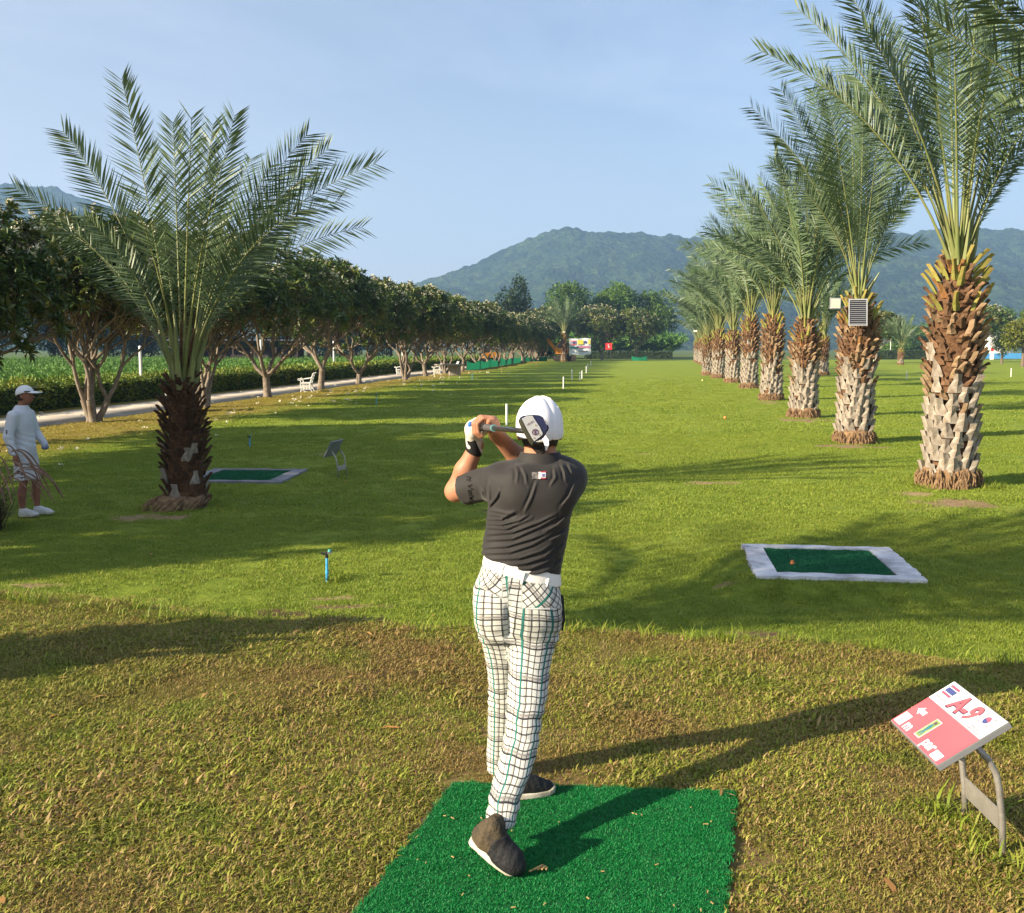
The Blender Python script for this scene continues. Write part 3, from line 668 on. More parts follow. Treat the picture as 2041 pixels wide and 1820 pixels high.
t2 = tipsY(p2, [(1497, 222, -.2, .5), (1556, 170, .5, .45), (1640, 130, 1.0, .35), (1690, 110, 0, .2), (1745, 130, .8, .25), (1800, 150, -.6, .35), (1850, 200, .3, .5), (1870, 300, .9, .6), (1600, 220, -1.2, .45), (1760, 220, -1.4, .4), (1700, 190, 1.6, .2), (1650, 200, -1.5, .3), (1560, 280, 1.4, .5), (1800, 260, 1.6, .5), (1535, 330, -.8, .6), (1840, 380, -.7, .7), (1720, 230, -.2, .2), (1620, 170, 1.3, .3)])
palm((p2.x, p2.y, 0), 3.25, PR, 22, 'second date palm in the right-hand row, carrying the solar panel', 'date palms', tips=t2, pale_to=.44)
ords = ['third', 'fourth', 'fifth', 'sixth', 'seventh', 'eighth', 'ninth', 'tenth', 'eleventh', 'twelfth', 'thirteenth', 'fourteenth', 'fifteenth']
rowp = [(G(1601, 832), 2.85), (G(1537, 798), 3.3), (G(1493, 774), 3.5), (G(1460, 763), 2.9), (G(1432, 754), 3.0), (G(1411, 748), 2.7)] + [(Vector((row_x(y_) + .2, y_, 0)), h_) for y_, h_ in ((91, 2.9), (101, 3.2), (112, 2.8), (124, 3.2), (137, 2.8), (150, 3.0), (164, 2.8))]
for k, (b_, h_) in enumerate(rowp):
    palm((b_.x, b_.y, 0), h_, PR, 30 + k, f'{ords[k]} date palm from the camera in the right-hand row', 'date palms', nf=36 if k < 6 else 30, lod=0 if k < 4 else (1 if k < 6 else 2), pale_to=[.45, .42, .48, .5, .46, .4, .45, .4, .5, .4, .45, .5, .4][k], scale=[1.04, 1.06, 1.1, 1.1, 1.15, 1.12, 1.18, 1.14, 1.2, 1.14, 1.2, 1.17, 1.15][k], rz=k * 1.7)
# --- nearer palm of the right row, trunk out of the frame; its fronds hang into the top right corner
p0 = Vector((row_x(8.3) + .25, 8.4, 0))
t0 = [(P(1830, 20, 8.0), .0), (P(1900, -60, 8.4), .0), (P(1960, 60, 8.8), .03), (P(1995, 190, 8.6), .05), (P(1870, -120, 7.6), .02), (P(1985, -20, 7.7), .0), (P(2025, 100, 9.2), .0), (P(2000, -160, 8.1), .05)]
for k in range(14):
    a = -1.9 + k * .28; t0.append((Vector((p0.x + math.cos(a) * (1.6 + .7 * (k % 3)), p0.y + math.sin(a) * (1.6 + .7 * (k % 3)), 3.1 + 3.3 - .45 * (k % 3))), .5))
palm((p0.x, p0.y, 0), 3.2, PR, 61, 'date palm whose fronds hang into the top right corner', 'date palms', tips=t0, pale_to=.42)
# --- palm left of the frame: its trunk and crown throw the shadows over tee and right-hand mat
nl = palm((-6.0, 4.5, 0), 2.3, PR, 71, 'date palm beyond the left edge casting the long shadow over the tee', 'date palms', nf=34, lod=1, pale_to=.45, rz=.6)
# --- lone palms farther off
c1 = G(1124, 720.5)
palm((c1.x, c1.y, 0), 3.9, PR, 81, 'lone date palm in front of the trees at the end of the fairway', 'date palms', nf=24, lod=2, pale_to=.1, scale=1.18, rz=.4)
c2 = G(1639, 748)
palm((c2.x, c2.y, 0), 2.9, PR, 82, 'dark-trunked date palm showing between the second and third palms of the row', 'date palms', nf=30, lod=2, pale_to=.3, scale=1.1)
c3 = G(1795, 727)
palm((c3.x, c3.y, 0), 2.2, PR, 83, 'small distant date palm left of the nearest right-hand trunk', 'date palms', nf=22, lod=2, pale_to=.2, scale=.9)
# ================================================================== trees
plum_leaf = M('plumeria_leaf', (.05, .095, .02), (.09, .135, .028), scale=1.4, rough=.42, transl=.14, spec=.45, rnd=.18, c3=(.19, .19, .035), s3=.9)
plum_bark = M('plumeria_bark', (.27, .225, .175), (.17, .135, .1), scale=6, rough=.9, bump=.5, bscale=30, c3=(.14, .1, .07), s3=3)
petal = M('blossom_white', (.8, .78, .66), (.75, .66, .38), scale=9, rough=.6, transl=.2)
tree_leaf = M('tree_leaf', (.07, .14, .02), (.12, .2, .03), scale=.5, rough=.5, transl=.2, rnd=.15)
dark_leaf = M('dark_leaf', (.025, .055, .02), (.05, .085, .028), scale=.5, rough=.5, transl=.15, rnd=.15)
yel_leaf = M('yellow_leaf', (.13, .16, .02), (.19, .2, .03), scale=.8, rough=.5, transl=.25)
tree_bark = M('tree_bark', (.12, .085, .06), (.2, .15, .11), scale=5, rough=.95, bump=.6, bscale=25)
hedge_leaf = M('hedge_leaf', (.11, .19, .025), (.2, .26, .035), scale=1.2, rough=.5, transl=.2, c3=(.28, .28, .045), s3=.7)
hedge_core = M('hedge_core', (.02, .035, .01), (.035, .05, .015), scale=5, rough=1)

def leaves(pos, dirs, ln, wd, g, fold=.25):
    """pointed leaves: pos (N,3), dirs (N,3), lengths, widths -> verts, quads(2 per leaf)"""
    n_ = len(pos); up = np.tile([0, 0, 1.0], (n_, 1)) + g.normal(0, .45, (n_, 3))
    s = np.cross(dirs, up); s /= np.linalg.norm(s, axis=1, keepdims=True) + 1e-9; nn = np.cross(s, dirs)
    ln = np.asarray(ln)[:, None]; wd = np.asarray(wd)[:, None]
    mid = pos + dirs * ln * .55; tip = pos + dirs * ln - nn * ln * .12
    v = np.stack([pos, mid + s * wd / 2 + nn * wd * fold, tip, mid - s * wd / 2 + nn * wd * fold, mid - nn * ln * .02], 1).reshape(-1, 3)
    k = np.arange(n_)[:, None] * 5
    t_ = np.concatenate([k + np.array([[0, 1, 4]]), k + np.array([[1, 2, 4]]), k + np.array([[0, 4, 3]]), k + np.array([[4, 2, 3]])])
    return v, t_
def rosettes(tips, dirs, per, ln, wd, g, spread=1.05):
    n_ = len(tips); p = np.repeat(tips, per, 0); d = np.repeat(dirs, per, 0)
    ref = np.where(np.abs(d[:, 2:3]) < .9, np.array([[0, 0, 1.0]]), np.array([[1.0, 0, 0]]))
    a = np.cross(d, ref); a /= np.linalg.norm(a, axis=1, keepdims=True); b = np.cross(d, a)
    az = (np.tile(np.arange(per), n_) * 2.4 + np.repeat(g.random(n_) * 6, per))[:, None]; el = (spread + g.normal(0, .3, len(p)))[:, None]
    dd = d * np.cos(el) + (a * np.cos(az) + b * np.sin(az)) * np.sin(el); dd[:, 2] += .1; dd /= np.linalg.norm(dd, axis=1, keepdims=True)
    return leaves(p + g.normal(0, .02, p.shape), dd, ln * (.7 + .5 * g.random(len(p))), wd * (.8 + .4 * g.random(len(p))), g)
def plumeria_meshes(seed, Ht=6.3, RX=3.3, stems=1, fork_z=.9, low=2.3):
    g = np.random.default_rng(seed); rnd = random.Random(seed); mb = MB(); tips = []
    cz = (Ht + low) / 2 + .1; rz_ = (Ht - low) / 2 + .15
    def inside(p): return (p.x / RX) ** 2 + (p.y / RX) ** 2 + ((p.z - cz) / rz_) ** 2 if p.z > cz else (p.x / RX) ** 2 + (p.y / RX) ** 2 + ((p.z - cz) / (rz_ * 1.5)) ** 2 * .6
    def br(p, d, ln, r, dep):
        if inside(p) > 1.0 and dep > 2: tips.append((p, d)); return
        m1 = p + d * ln * .5 + Vector((rnd.uniform(-1, 1), rnd.uniform(-1, 1), rnd.uniform(-.5, .5))) * ln * .1
        q = p + d * ln
        mb.tube([p, m1, q], [r, r * .88, r * .78], 7 if dep < 3 else 5, cap=False)
        if dep >= 7: tips.append((q, d)); return
        nchild = 3 if (dep in (1, 3) or rnd.random() < .3) else 2; a0 = rnd.random() * 6.28
        ax = d.orthogonal().normalized()
        for k in range(nchild):
            a = a0 + 2 * math.pi * k / nchild + rnd.uniform(-.35, .35); s = Quaternion(d, a) @ ax
            sp = rnd.uniform(.42, .72); nd = (d * math.cos(sp) + s * math.sin(sp)); nd.z = nd.z * .8 + .3; nd.normalize()
            br(q, nd, ln * rnd.uniform(.72, .95), r * rnd.uniform(.66, .78), dep + 1)
    for s_ in range(stems):
        a = 2 * math.pi * s_ / stems + rnd.random()
        tl = .12 if stems == 1 else rnd.uniform(.22, .45)
        d = Vector((math.cos(a) * tl, math.sin(a) * tl, 1)).normalized(); p = Vector((math.cos(a), math.sin(a), 0)) * (.0 if stems == 1 else .13)
        mb.tube([p + Vector((0, 0, -.15)), p + Vector((0, 0, .12)), p + d * fork_z * .5, p + d * fork_z], ([.25, .19, .16, .155] if stems == 1 else [.16, .12, .105, .1]), 9, cap=False)
        nf = 4 if stems == 1 else 2
        for k in range(nf):
            aa = a + 2 * math.pi * k / nf + rnd.uniform(-.3, .3); el = rnd.uniform(.5, .78) if stems == 1 else rnd.uniform(.2, .55)
            nd = Vector((math.cos(aa) * math.sin(el), math.sin(aa) * math.sin(el), math.cos(el)))
            br(p + d * fork_z, nd, rnd.uniform(1.0, 1.3), .1 if stems == 1 else .075, 1)
    tp_ = np.array([list(t_[0]) for t_ in tips]); td = np.array([list(t_[1]) for t_ in tips])
    # more leaf heads through the shell of the crown
    nx_ = 470; u = g.normal(0, 1, (nx_, 3)); u /= np.linalg.norm(u, axis=1, keepdims=True); u[:, 2] = np.abs(u[:, 2]) * 1.25 - .45; u /= np.linalg.norm(u, axis=1, keepdims=True)
    lump = 1 + .16 * (vnoise(u * 2 + seed, 1.3, seed) - .5) * 2; rad = (.68 + .34 * g.random(nx_) ** .6) * lump
    ex = u * rad[:, None] * [RX, RX, rz_] + [0, 0, cz]; k = ex[:, 2] > low - .4; ex, u = ex[k], u[k]
    T_ = np.concatenate([tp_, ex]); D_ = np.concatenate([td, u * .8 + [0, 0, .5]]); D_ /= np.linalg.norm(D_, axis=1, keepdims=True)
    v, t_ = rosettes(T_, D_, 11, .34, .105, g)
    crown = npmesh('crown', v, None, t_, mats=[plum_leaf])
    # blossoms: heads of five-petalled flowers on the upper twigs
    top = T_[(T_[:, 2] > cz + .2) & (((T_[:, 0] / RX) ** 2 + (T_[:, 1] / RX) ** 2 + ((T_[:, 2] - cz) / rz_) ** 2) > .72)]; top = top[g.permutation(len(top))[:120]]
    fl = np.repeat(top, 5, 0) + g.normal(0, .07, (len(top) * 5, 3)) + [0, 0, .16]; fd = np.tile([0, 0, 1.0], (len(fl), 1)) + g.normal(0, .6, fl.shape); fd /= np.linalg.norm(fd, axis=1, keepdims=True)
    fv, ft = rosettes(fl, fd, 5, .085, .065, g, spread=1.1)
    blo = npmesh('blossoms', fv, None, ft, mats=[petal])
    tm = bpy.data.meshes.new('trunk'); tm.from_pydata(mb.v, [], mb.f); tm.materials.append(plum_bark); tm.polygons.foreach_set('use_smooth', [True] * len(mb.f)); tm.update()
    return tm, crown, blo
PV = [plumeria_meshes(5, stems=1), plumeria_meshes(6, stems=4, fork_z=.75, RX=3.4), plumeria_meshes(9, stems=1, RX=3.1, Ht=6.1, fork_z=1.1), plumeria_meshes(12, stems=3, fork_z=.6, Ht=6.5), plumeria_meshes(15, stems=1, RX=3.3, fork_z=.6)]
def plumeria(loc, v, rz, s, label, group='plumeria trees along the path', sz=None):
    o = empty('plumeria_tree', loc, rz); o.scale = (s, s, sz or s); tag(o, label, 'tree', group)
    tm, cm_, bm_ = PV[v]
    link('trunk', tm, o); c = link('crown', cm_, o); b = link('blossoms', bm_, c); b['kind'] = 'stuff'
    return o
def tx(y): return PATH0 + PATHK * y + .72
# trees left of the frame, going back towards the camera: they shade the lawn, the second person and the left palm
for k, (y_, lb) in enumerate(((8.6, 'plumeria tree beyond the left edge shading the person in white'), (15.6, 'plumeria tree beyond the left edge whose shadow reaches the left palm'))):
    plumeria((tx(y_), y_, 0), (0, 1)[k], k * 2.1 + 2.5, [1.05, 1.0][k], lb)
rowt = [(22.2, 0, 'large plumeria tree cut by the left edge, branches sweeping low'), (30.2, 1, 'many-stemmed plumeria tree right behind the person in white'), (37.6, 3, 'plumeria tree half hidden behind the left palm'),
        (45.2, 0, 'plumeria tree on a single forked trunk left of the white bench'), (54.0, 2, 'plumeria tree leaning over the white bench'), (62.5, 4, 'plumeria tree next beyond the white bench')]
yy = 62.5; oo = ['second', 'third', 'fourth', 'fifth', 'sixth', 'seventh', 'eighth', 'ninth', 'tenth', 'eleventh', 'twelfth', 'thirteenth', 'fourteenth', 'fifteenth', 'sixteenth']
for k in range(13):
    yy += 8.2 + .6 * (k % 3); rowt.append((yy, (1, 0, 3, 2, 4, 0, 1, 3, 2, 0, 4, 1, 3)[k], f'{oo[k]} plumeria tree past the white bench along the path'))
for k, (y_, v_, lb) in enumerate(rowt):
    if k < 6: x_ = [tx(22.2) + .2, G(205, 838).x, tx(37.6), G(540, 791).x, G(655, 773).x, G(720, 764).x][k]
    else: x_ = tx(y_) + random.Random(k).uniform(-.3, .4)
    plumeria((x_, y_, 0), v_, k * 1.3, (.8, .92, .94, 1.0, 1.0, .98)[k] if k < 6 else random.Random(k + 5).uniform(.94, 1.06), lb)
# end of the fairway and right background
for k, (px_, py_, v_, s_, lb) in enumerate(((1082, 719, 1, 1.38, 'plumeria tree just left of the lone palm at the fairway end'), (1200, 718, 0, 1.42, 'blossoming plumeria tree beside the red sign at the fairway end'), (1268, 718, 2, 1.36, 'plumeria tree right of the red sign at the fairway end'),
        (1745, 724, 2, 1.1, 'small plumeria tree behind the solar panel palm'), (1945, 722, 1, 1.35, 'plumeria tree in front of the white tank at the far right'))):
    g_ = G(px_, py_); plumeria((g_.x, g_.y, 0), v_, k * 1.9, s_, lb, 'plumeria trees in the background')

def broadleaf_meshes(seed, Ht, RX, leaf, n_, mat, lobes=9, low=.3, cone=0.0):
    g = np.random.default_rng(seed); c = []; 
    for k in range(lobes):
        a = k * 2.4 + g.random(); f = g.random(); z = Ht * (low + (1 - low) * (.2 + .62 * f)); w_ = (1 - cone * f) * (1 - .5 * max(f - .6, 0))
        c.append((math.cos(a) * RX * .55 * w_ * g.random() ** .5, math.sin(a) * RX * .55 * w_ * g.random() ** .5, z, RX * (.38 + .2 * g.random()) * w_, Ht * .17 * (.8 + .5 * g.random())))
    c = np.array(c); i = g.integers(0, lobes, n_); u = g.normal(0, 1, (n_, 3)); u /= np.linalg.norm(u, axis=1, keepdims=True)
    r = (.55 + .5 * g.random(n_) ** .5)[:, None] * (1 + .35 * (vnoise(u * 3 + i[:, None], 1.0, seed) - .5))[:, None]
    p = c[i, :3] + u * r * np.stack([c[i, 3], c[i, 3], c[i, 4]], -1)
    d = u * .7 + g.normal(0, .6, (n_, 3)) + [0, 0, .1]; d /= np.linalg.norm(d, axis=1, keepdims=True)
    v, t_ = leaves(p, d, leaf * (.7 + .6 * g.random(n_)), leaf * .5 * np.ones(n_), g)
    crown = npmesh('crown', v, None, t_, mats=[mat])
    mb = MB(); mb.tube([(0, 0, -.2), (.03, 0, Ht * .2), (-.05, .04, Ht * .45), (0, 0, Ht * .75)], [Ht * .035, Ht * .026, Ht * .02, Ht * .007], 8, cap=False)
    for k in range(min(lobes, 7)): mb.tube([(0, 0, Ht * (.2 + .05 * k)), tuple(c[k, :3] * [.5, .5, 1] - [0, 0, Ht * .08]), tuple(c[k, :3])], [Ht * .014, Ht * .01, Ht * .004], 5, cap=False)
    tm = bpy.data.meshes.new('trunk'); tm.from_pydata(mb.v, [], mb.f); tm.materials.append(tree_bark); tm.update()
    return tm, crown
BV = {'green': broadleaf_meshes(3, 13, 4.6, .55, 5200, tree_leaf, 11), 'dark': broadleaf_meshes(4, 13, 4.3, .5, 5200, dark_leaf, 12, .1, .3), 'bush': broadleaf_meshes(5, 6, 4.4, .45, 4200, tree_leaf, 9, .0), 'yellow': broadleaf_meshes(6, 7, 2.6, .38, 3000, yel_leaf, 7, .2),
      'wood': broadleaf_meshes(7, 9, 4.6, .5, 5000, dark_leaf, 10, .05)}
def broadleaf(kind, loc, s, rz, label, group='background trees', name='broadleaf_tree', sz=None):
    o = empty(name, loc, rz); o.scale = (s, s, sz or s); tag(o, label, 'tree', group)
    link('trunk', BV[kind][0], o); link('crown', BV[kind][1], o); return o
def at(px_, Y_): q = P(px_, 694, Y_); return (q.x, Y_, 0)
for kd, px_, Y_, s_, rz_, lb in (('dark', 1020, 178, 1.1, .3, 'tall dark conical tree closing the left row at the fairway end'), ('green', 1128, 225, 1.3, 0, 'bright green tree behind the lone fairway palm'), ('green', 1185, 228, 1.15, 1.2, 'bright green tree between the lone palm and the red sign'),
        ('green', 1225, 230, 1.32, 2.3, 'tallest bright green tree behind the red sign'), ('green', 1305, 232, 1.2, 3.4, 'bright green tree behind the farthest palms of the right row'), ('dark', 1255, 226, .85, 1, 'low dark tree behind the plumerias at the fairway end'), ('bush', 1085, 222, 1.3, .6, 'round bushy tree behind the excavator'),
        ('green', 1735, 240, .95, 4.1, 'bright green tree behind the solar panel palm'), ('bush', 1790, 235, 1.3, 2.2, 'wide bushy tree beyond the small distant palm'), ('green', 1885, 250, .9, 5.0, 'green tree behind the nearest right-hand trunk'), ('bush', 1850, 240, 1.3, .9, 'bushy tree low behind the nearest right-hand trunk'),
        ('green', 1985, 260, .98, .7, 'green tree behind the white tank'), ('green', 2050, 255, 1.0, 1.9, 'green tree at the right edge behind the white tank'), ('green', 1930, 275, 1.1, 3.0, 'taller green tree left of the white tank'), ('yellow', 2040, 120, 1.0, .2, 'yellow green tree at the right edge of the lawn'), ('dark', 1998, 140, .42, 1, 'small dark round tree standing before the white tank')):
    broadleaf(kd, at(px_, Y_), s_, rz_, lb)
for k in range(14):            # wood behind the crop field on the left
    broadleaf('wood', (-74 + k * 4.4 + 1.5 * math.sin(k * 5), 118 + k * 5.5, 0), .82 + .2 * ((k * 7) % 5) / 5, k * 1.1, f'{(["first", "second", "third", "fourth", "fifth", "sixth", "seventh", "eighth", "ninth", "tenth", "eleventh", "twelfth", "thirteenth", "fourteenth"])[k]} dark tree from the left behind the crop field', 'trees behind the crop field')

# ---- hedges
def hedge(name, p0_, p1_, h, wd, dens, label, leaf=.13, mat=None):
    p0_, p1_ = Vector(p0_), Vector(p1_); d = (p1_ - p0_); ln = d.length; d.normalize(); s = Vector((-d.y, d.x, 0)); g = np.random.default_rng(int(ln * 10))
    o = empty(name, p0_); tag(o, label, 'hedge')
    mb = MB(); n_ = max(2, int(ln / 1.2)); k0 = None
    for k in range(n_ + 1):
        c = d * (ln * k / n_); j = [random.Random(k * 9 + q).uniform(-.06, .06) for q in range(4)]
        vs = [c - s * (wd / 2 - .1 + j[0]) - Vector((0, 0, .1)), c + s * (wd / 2 - .1 + j[1]) - Vector((0, 0, .1)), c + s * (wd / 2 - .12 + j[2]) + Vector((0, 0, h - .12 + j[3])), c - s * (wd / 2 - .12 + j[1]) + Vector((0, 0, h - .12 + j[2]))]
        mb.v += [tuple(v) for v in vs]
        if k: 
            a = (k - 1) * 4; b = k * 4
            for q in range(4): mb.f.append((a + q, a + (q + 1) % 4, b + (q + 1) % 4, b + q)); mb.m.append(0)
    mb.build('branches', hedge_core, o)
    n_ = int(ln * (2 * h + wd) * dens); t = g.random(n_) * ln; per = g.random(n_) * (2 * h + wd); jz = g.normal(0, .05, n_) + .05 * np.sin(t * 2.1)
    lat = np.where(per < h, -wd / 2, np.where(per < h + wd, per - h - wd / 2, wd / 2)); zz = np.where(per < h, per, np.where(per < h + wd, h, 2 * h + wd - per))
    side = np.where(per < h, -1.0, np.where(per < h + wd, 0, 1.0)); upv = (side == 0) * 1.0
    pos = np.outer(t, np.array(d)) + np.outer(lat + side * jz, np.array(s)); pos[:, 2] = zz + upv * jz * 1.6
    dr = np.outer(side, np.array(s)) + np.outer(upv, [0, 0, 1.0]) + g.normal(0, .6, (n_, 3)) + [0, 0, .25]; dr /= np.linalg.norm(dr, axis=1, keepdims=True)
    v, t_ = leaves(pos - dr * leaf * .5, dr, leaf * (.7 + .6 * g.random(n_)), leaf * .5 * np.ones(n_), g)
    lf = link('foliage', npmesh('foliage', v, None, t_, mats=[mat or hedge_leaf]), o); lf['kind'] = 'stuff'
    return o
def hx_(y): return PATH0 + PATHK * y - 3.0 - 1.7
hedge('clipped_hedge', (hx_(14), 14, 0), (hx_(60), 60, 0), .95, 1.2, 150, 'low clipped hedge along the path behind the person in white', .15)
hedge('clipped_hedge', (hx_(60), 60, 0), (hx_(170), 170, 0), .95, 1.2, 40, 'far stretch of low hedge beside the path past the bench', .26)
hedge('clipped_hedge', (at(1165, 206)[0], 206, 0), (at(1340, 206)[0], 206, 0), 1.5, 1.4, 22, 'dark hedge across the end of the fairway', .32, dark_leaf)
hedge('clipped_hedge', (at(1700, 200)[0], 200, 0), (at(1925, 200)[0], 200, 0), 1.7, 1.4, 18, 'low hedge far across the lawn on the right', .32, dark_leaf)

# ---- crop field left of the hedge, and tall crop at the fairway end
crop_m = M('crop_leaf', (.09, .2, .035), (.14, .26, .05), scale=.6, rough=.5, transl=.25, rnd=.2)
def crop_plant(seed, h, n_, leaf):
    g = np.random.default_rng(seed); tips = g.normal(0, 1, (n_, 3)) * [.33, .33, .15] + [0, 0, h]; d = g.normal(0, .5, (n_, 3)) + [0, 0, 1]; d /= np.linalg.norm(d, axis=1, keepdims=True)
    v, t_ = rosettes(tips, d, 7, leaf, leaf * .3, g, 1.25); return bpy.data.objects.new('crop_plant', npmesh('crop_plant', v, None, t_, mats=[crop_m]))
g = np.random.default_rng(77); ny_ = 9000; cy_ = 20 + 105 * g.random(ny_) ** .8; cx_ = PATH0 + PATHK * cy_ - 5.8 - 46 * g.random(ny_) ** 1.2
cp = geo_scatter('crop_field', np.stack([cx_, cy_, np.zeros(ny_)], -1), .8 + .5 * g.random(ny_), [crop_plant(k, .58, 14, .22) for k in range(4)])
tag(cp, 'green leafy crop growing beyond the hedge', kind='stuff')
ny_ = 1400; cx_ = at(1030, 212)[0] + (at(1345, 212)[0] - at(1030, 212)[0]) * g.random(ny_); cy_ = 209 + 14 * g.random(ny_)
cp = geo_scatter('tall_crop', np.stack([cx_, cy_, np.zeros(ny_)], -1), 1.6 + 1.3 * g.random(ny_), [crop_plant(k + 9, 1.3, 9, .42) for k in range(3)])
tag(cp, 'tall pale green crop behind the excavator', kind='stuff')
# ================================================================== tee mats
white_paint = M('white_concrete', 'dcdce0', 'b9b9c2', scale=5, rough=.85, bump=.3, bscale=30, c3='96949a', s3=3)
mat_fib = grass_mat('mat_fibre', [(.003, .115, .022), (.004, .165, .032), (.006, .215, .044), (.02, .28, .075)], rough=.5, transl=.12)
mat_base = M('mat_backing', (.003, .08, .016), (.005, .11, .024), scale=60, rough=.8, bump=.6, bscale=300)
mo = empty('tee_mat', (MAT_C.x, MAT_C.y, TEE_Z)); tag(mo, 'large bright green artificial turf mat under the golfer', 'mat')
MATTOP = TEE_Z + .024
def mloc(u, v, z): q = mv * u + mu * v; return (q.x, q.y, z)
vs = [mloc(su * MAT_W / 2, sv * MAT_L / 2, z) for z in (-.01, .02) for su, sv in ((-1, -1), (1, -1), (1, 1), (-1, 1))]
MB().add(vs, [(3, 2, 1, 0), (4, 5, 6, 7), (0, 1, 5, 4), (1, 2, 6, 5), (2, 3, 7, 6), (3, 0, 4, 7)]).build('backing', mat_base, mo, bevel=.005)
g = np.random.default_rng(8); n_ = 9000; uu = (g.random(n_) - .5) * (MAT_W - .006); vv_ = (g.random(n_) - .5) * (MAT_L - .006)
pts = np.stack([uu * mv.x + vv_ * mu.x, uu * mv.y + vv_ * mu.y, np.full(n_, .018)], -1)
mf = geo_scatter('turf_fibres', pts, .8 + .4 * g.random(n_), [clump(f'fibre_{k}', mat_fib, 46, .022, .0095, .0016, .5, 500 + k, curl=.7) for k in range(4)], lean=.1)
mf.parent = mo; mf['kind'] = 'stuff'
straw = M('dry_straw', (.5, .36, .14), (.35, .2, .08), scale=20, rough=.8)
mb = MB(); g = random.Random(3)
for k in range(42):
    c_ = mloc(g.uniform(-.47, .47) * MAT_W, g.uniform(-.3, .42) * MAT_L, .029)
    mb.box(c_, (g.uniform(.006, .017), .0035, .0025), rot=Euler((0, g.uniform(-.2, .2), g.random() * 3.14)).to_matrix())
o = mb.build('mat_litter', straw); o.location = (MAT_C.x, MAT_C.y, TEE_Z); tag(o, 'bits of dry straw scattered on the green mat', kind='stuff')
mb = MB()
for k in range(5): mb.box((.01 * k - .02, .004 * (k % 3), .004 * (k % 2)), (.05 - .005 * k, .006, .004), rot=Euler((0, .1 * k - .2, .4 + .25 * k)).to_matrix())
q = G(1078, 1738, MATTOP); o = mb.build('straw_twist', straw, loc=(q.x, q.y, MATTOP + .012)); tag(o, 'small twist of straw on the mat beside the raised shoe', 'straw')

def framed_tee(c, lab, white_paint=None):
    white_paint = white_paint or _M['white_concrete']
    cx, cy, rot, hx_, hy_, hh = c; t = empty('framed_tee_mat', (cx, cy, hh - .04), rot); tag(t, lab, 'tee mat', 'framed tee mats')
    def bar(nm, x0, x1, y0, y1, z, seed):      # hand-finished concrete strips with uneven outer edges
        g = random.Random(seed); n_ = 14; vs = []; fs = []; horiz = (x1 - x0) > (y1 - y0)
        for k in range(n_ + 1):
            f = k / n_
            for s_ in (0, 1):
                j = g.uniform(-.018, .018)
                if horiz: p = (x0 + (x1 - x0) * f, (y0 if s_ == 0 else y1) + (j if abs(y0 if s_ == 0 else y1) > hy_ - .01 else 0))
                else: p = ((x0 if s_ == 0 else x1) + (j if abs(x0 if s_ == 0 else x1) > hx_ - .01 else 0), y0 + (y1 - y0) * f)
                vs += [(p[0], p[1], -.06), (p[0], p[1], z + g.uniform(-.004, .004))]
        for k in range(n_):
            a = k * 4; fs += [(a, a + 4, a + 5, a + 1), (a + 2, a + 3, a + 7, a + 6), (a + 1, a + 5, a + 7, a + 3)]
        fs += [(0, 1, 3, 2), (n_ * 4, n_ * 4 + 2, n_ * 4 + 3, n_ * 4 + 1)]
        MB().add(vs, fs).build(nm, white_paint, t, smooth=False)
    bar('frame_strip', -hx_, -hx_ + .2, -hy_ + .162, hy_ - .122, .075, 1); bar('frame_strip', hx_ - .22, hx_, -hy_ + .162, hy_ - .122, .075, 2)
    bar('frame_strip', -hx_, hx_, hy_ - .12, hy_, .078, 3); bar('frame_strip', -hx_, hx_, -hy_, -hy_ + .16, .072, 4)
    MB().box((-.01, .02, .03), (2 * hx_ - .41, 2 * hy_ - .27, .05)).build('turf_panel', mat_base2, t)
    q_ = .3; n2 = 1300; g = np.random.default_rng(5)
    pts = np.stack([(g.random(n2) - .5) * (2 * hx_ - .43) - .01, (g.random(n2) - .5) * (2 * hy_ - .29) + .02, np.full(n2, .054)], -1)
    f_ = geo_scatter('turf_fibres', pts, .9 + .5 * g.random(n2), [clump(f'tee_fibre_{k}', mat_fib2, 36, .05, .012, .004, .5, 700 + k) for k in range(3)], lean=.1); f_.parent = t; f_['kind'] = 'stuff'
    return t
mat_base2 = M('tee_backing', (.006, .11, .045), (.03, .15, .07), scale=9, rough=.8, bump=.5, bscale=200)
mat_fib2 = grass_mat('tee_fibre', [(.006, .11, .045), (.012, .15, .06), (.035, .19, .09)], rough=.6, transl=.1)
framed_tee(TEES[0], 'white-framed green tee mat set in the lawn on the right')
framed_tee(TEES[1], 'green tee mat behind the left palm, its white frame painted shade-grey', M('white_concrete_shaded', (.26, .26, .28), (.17, .17, .19), scale=5, rough=.9, bump=.3, bscale=30))  # same white frame paint; the shade on it is put into this grey
# rubber tee and hole on the right mat
q = G(1636, 1151, .145)
rub = M('orange_rubber', (.55, .2, .06), rough=.6)
mb = MB(); mb.tube([(0, 0, 0), (0, 0, .012), (0, 0, .028), (0, 0, .034)], [.022, .02, .013, .017], 12)
q = G(1636, 1150, .13); q = G(1579, 1151 - 28, .14); mb.build('rubber_tee', rub, loc=(q.x, q.y, .136)); o = bpy.data.objects['rubber_tee']; tag(o, 'small orange rubber tee on the right-hand framed mat', 'golf tee')

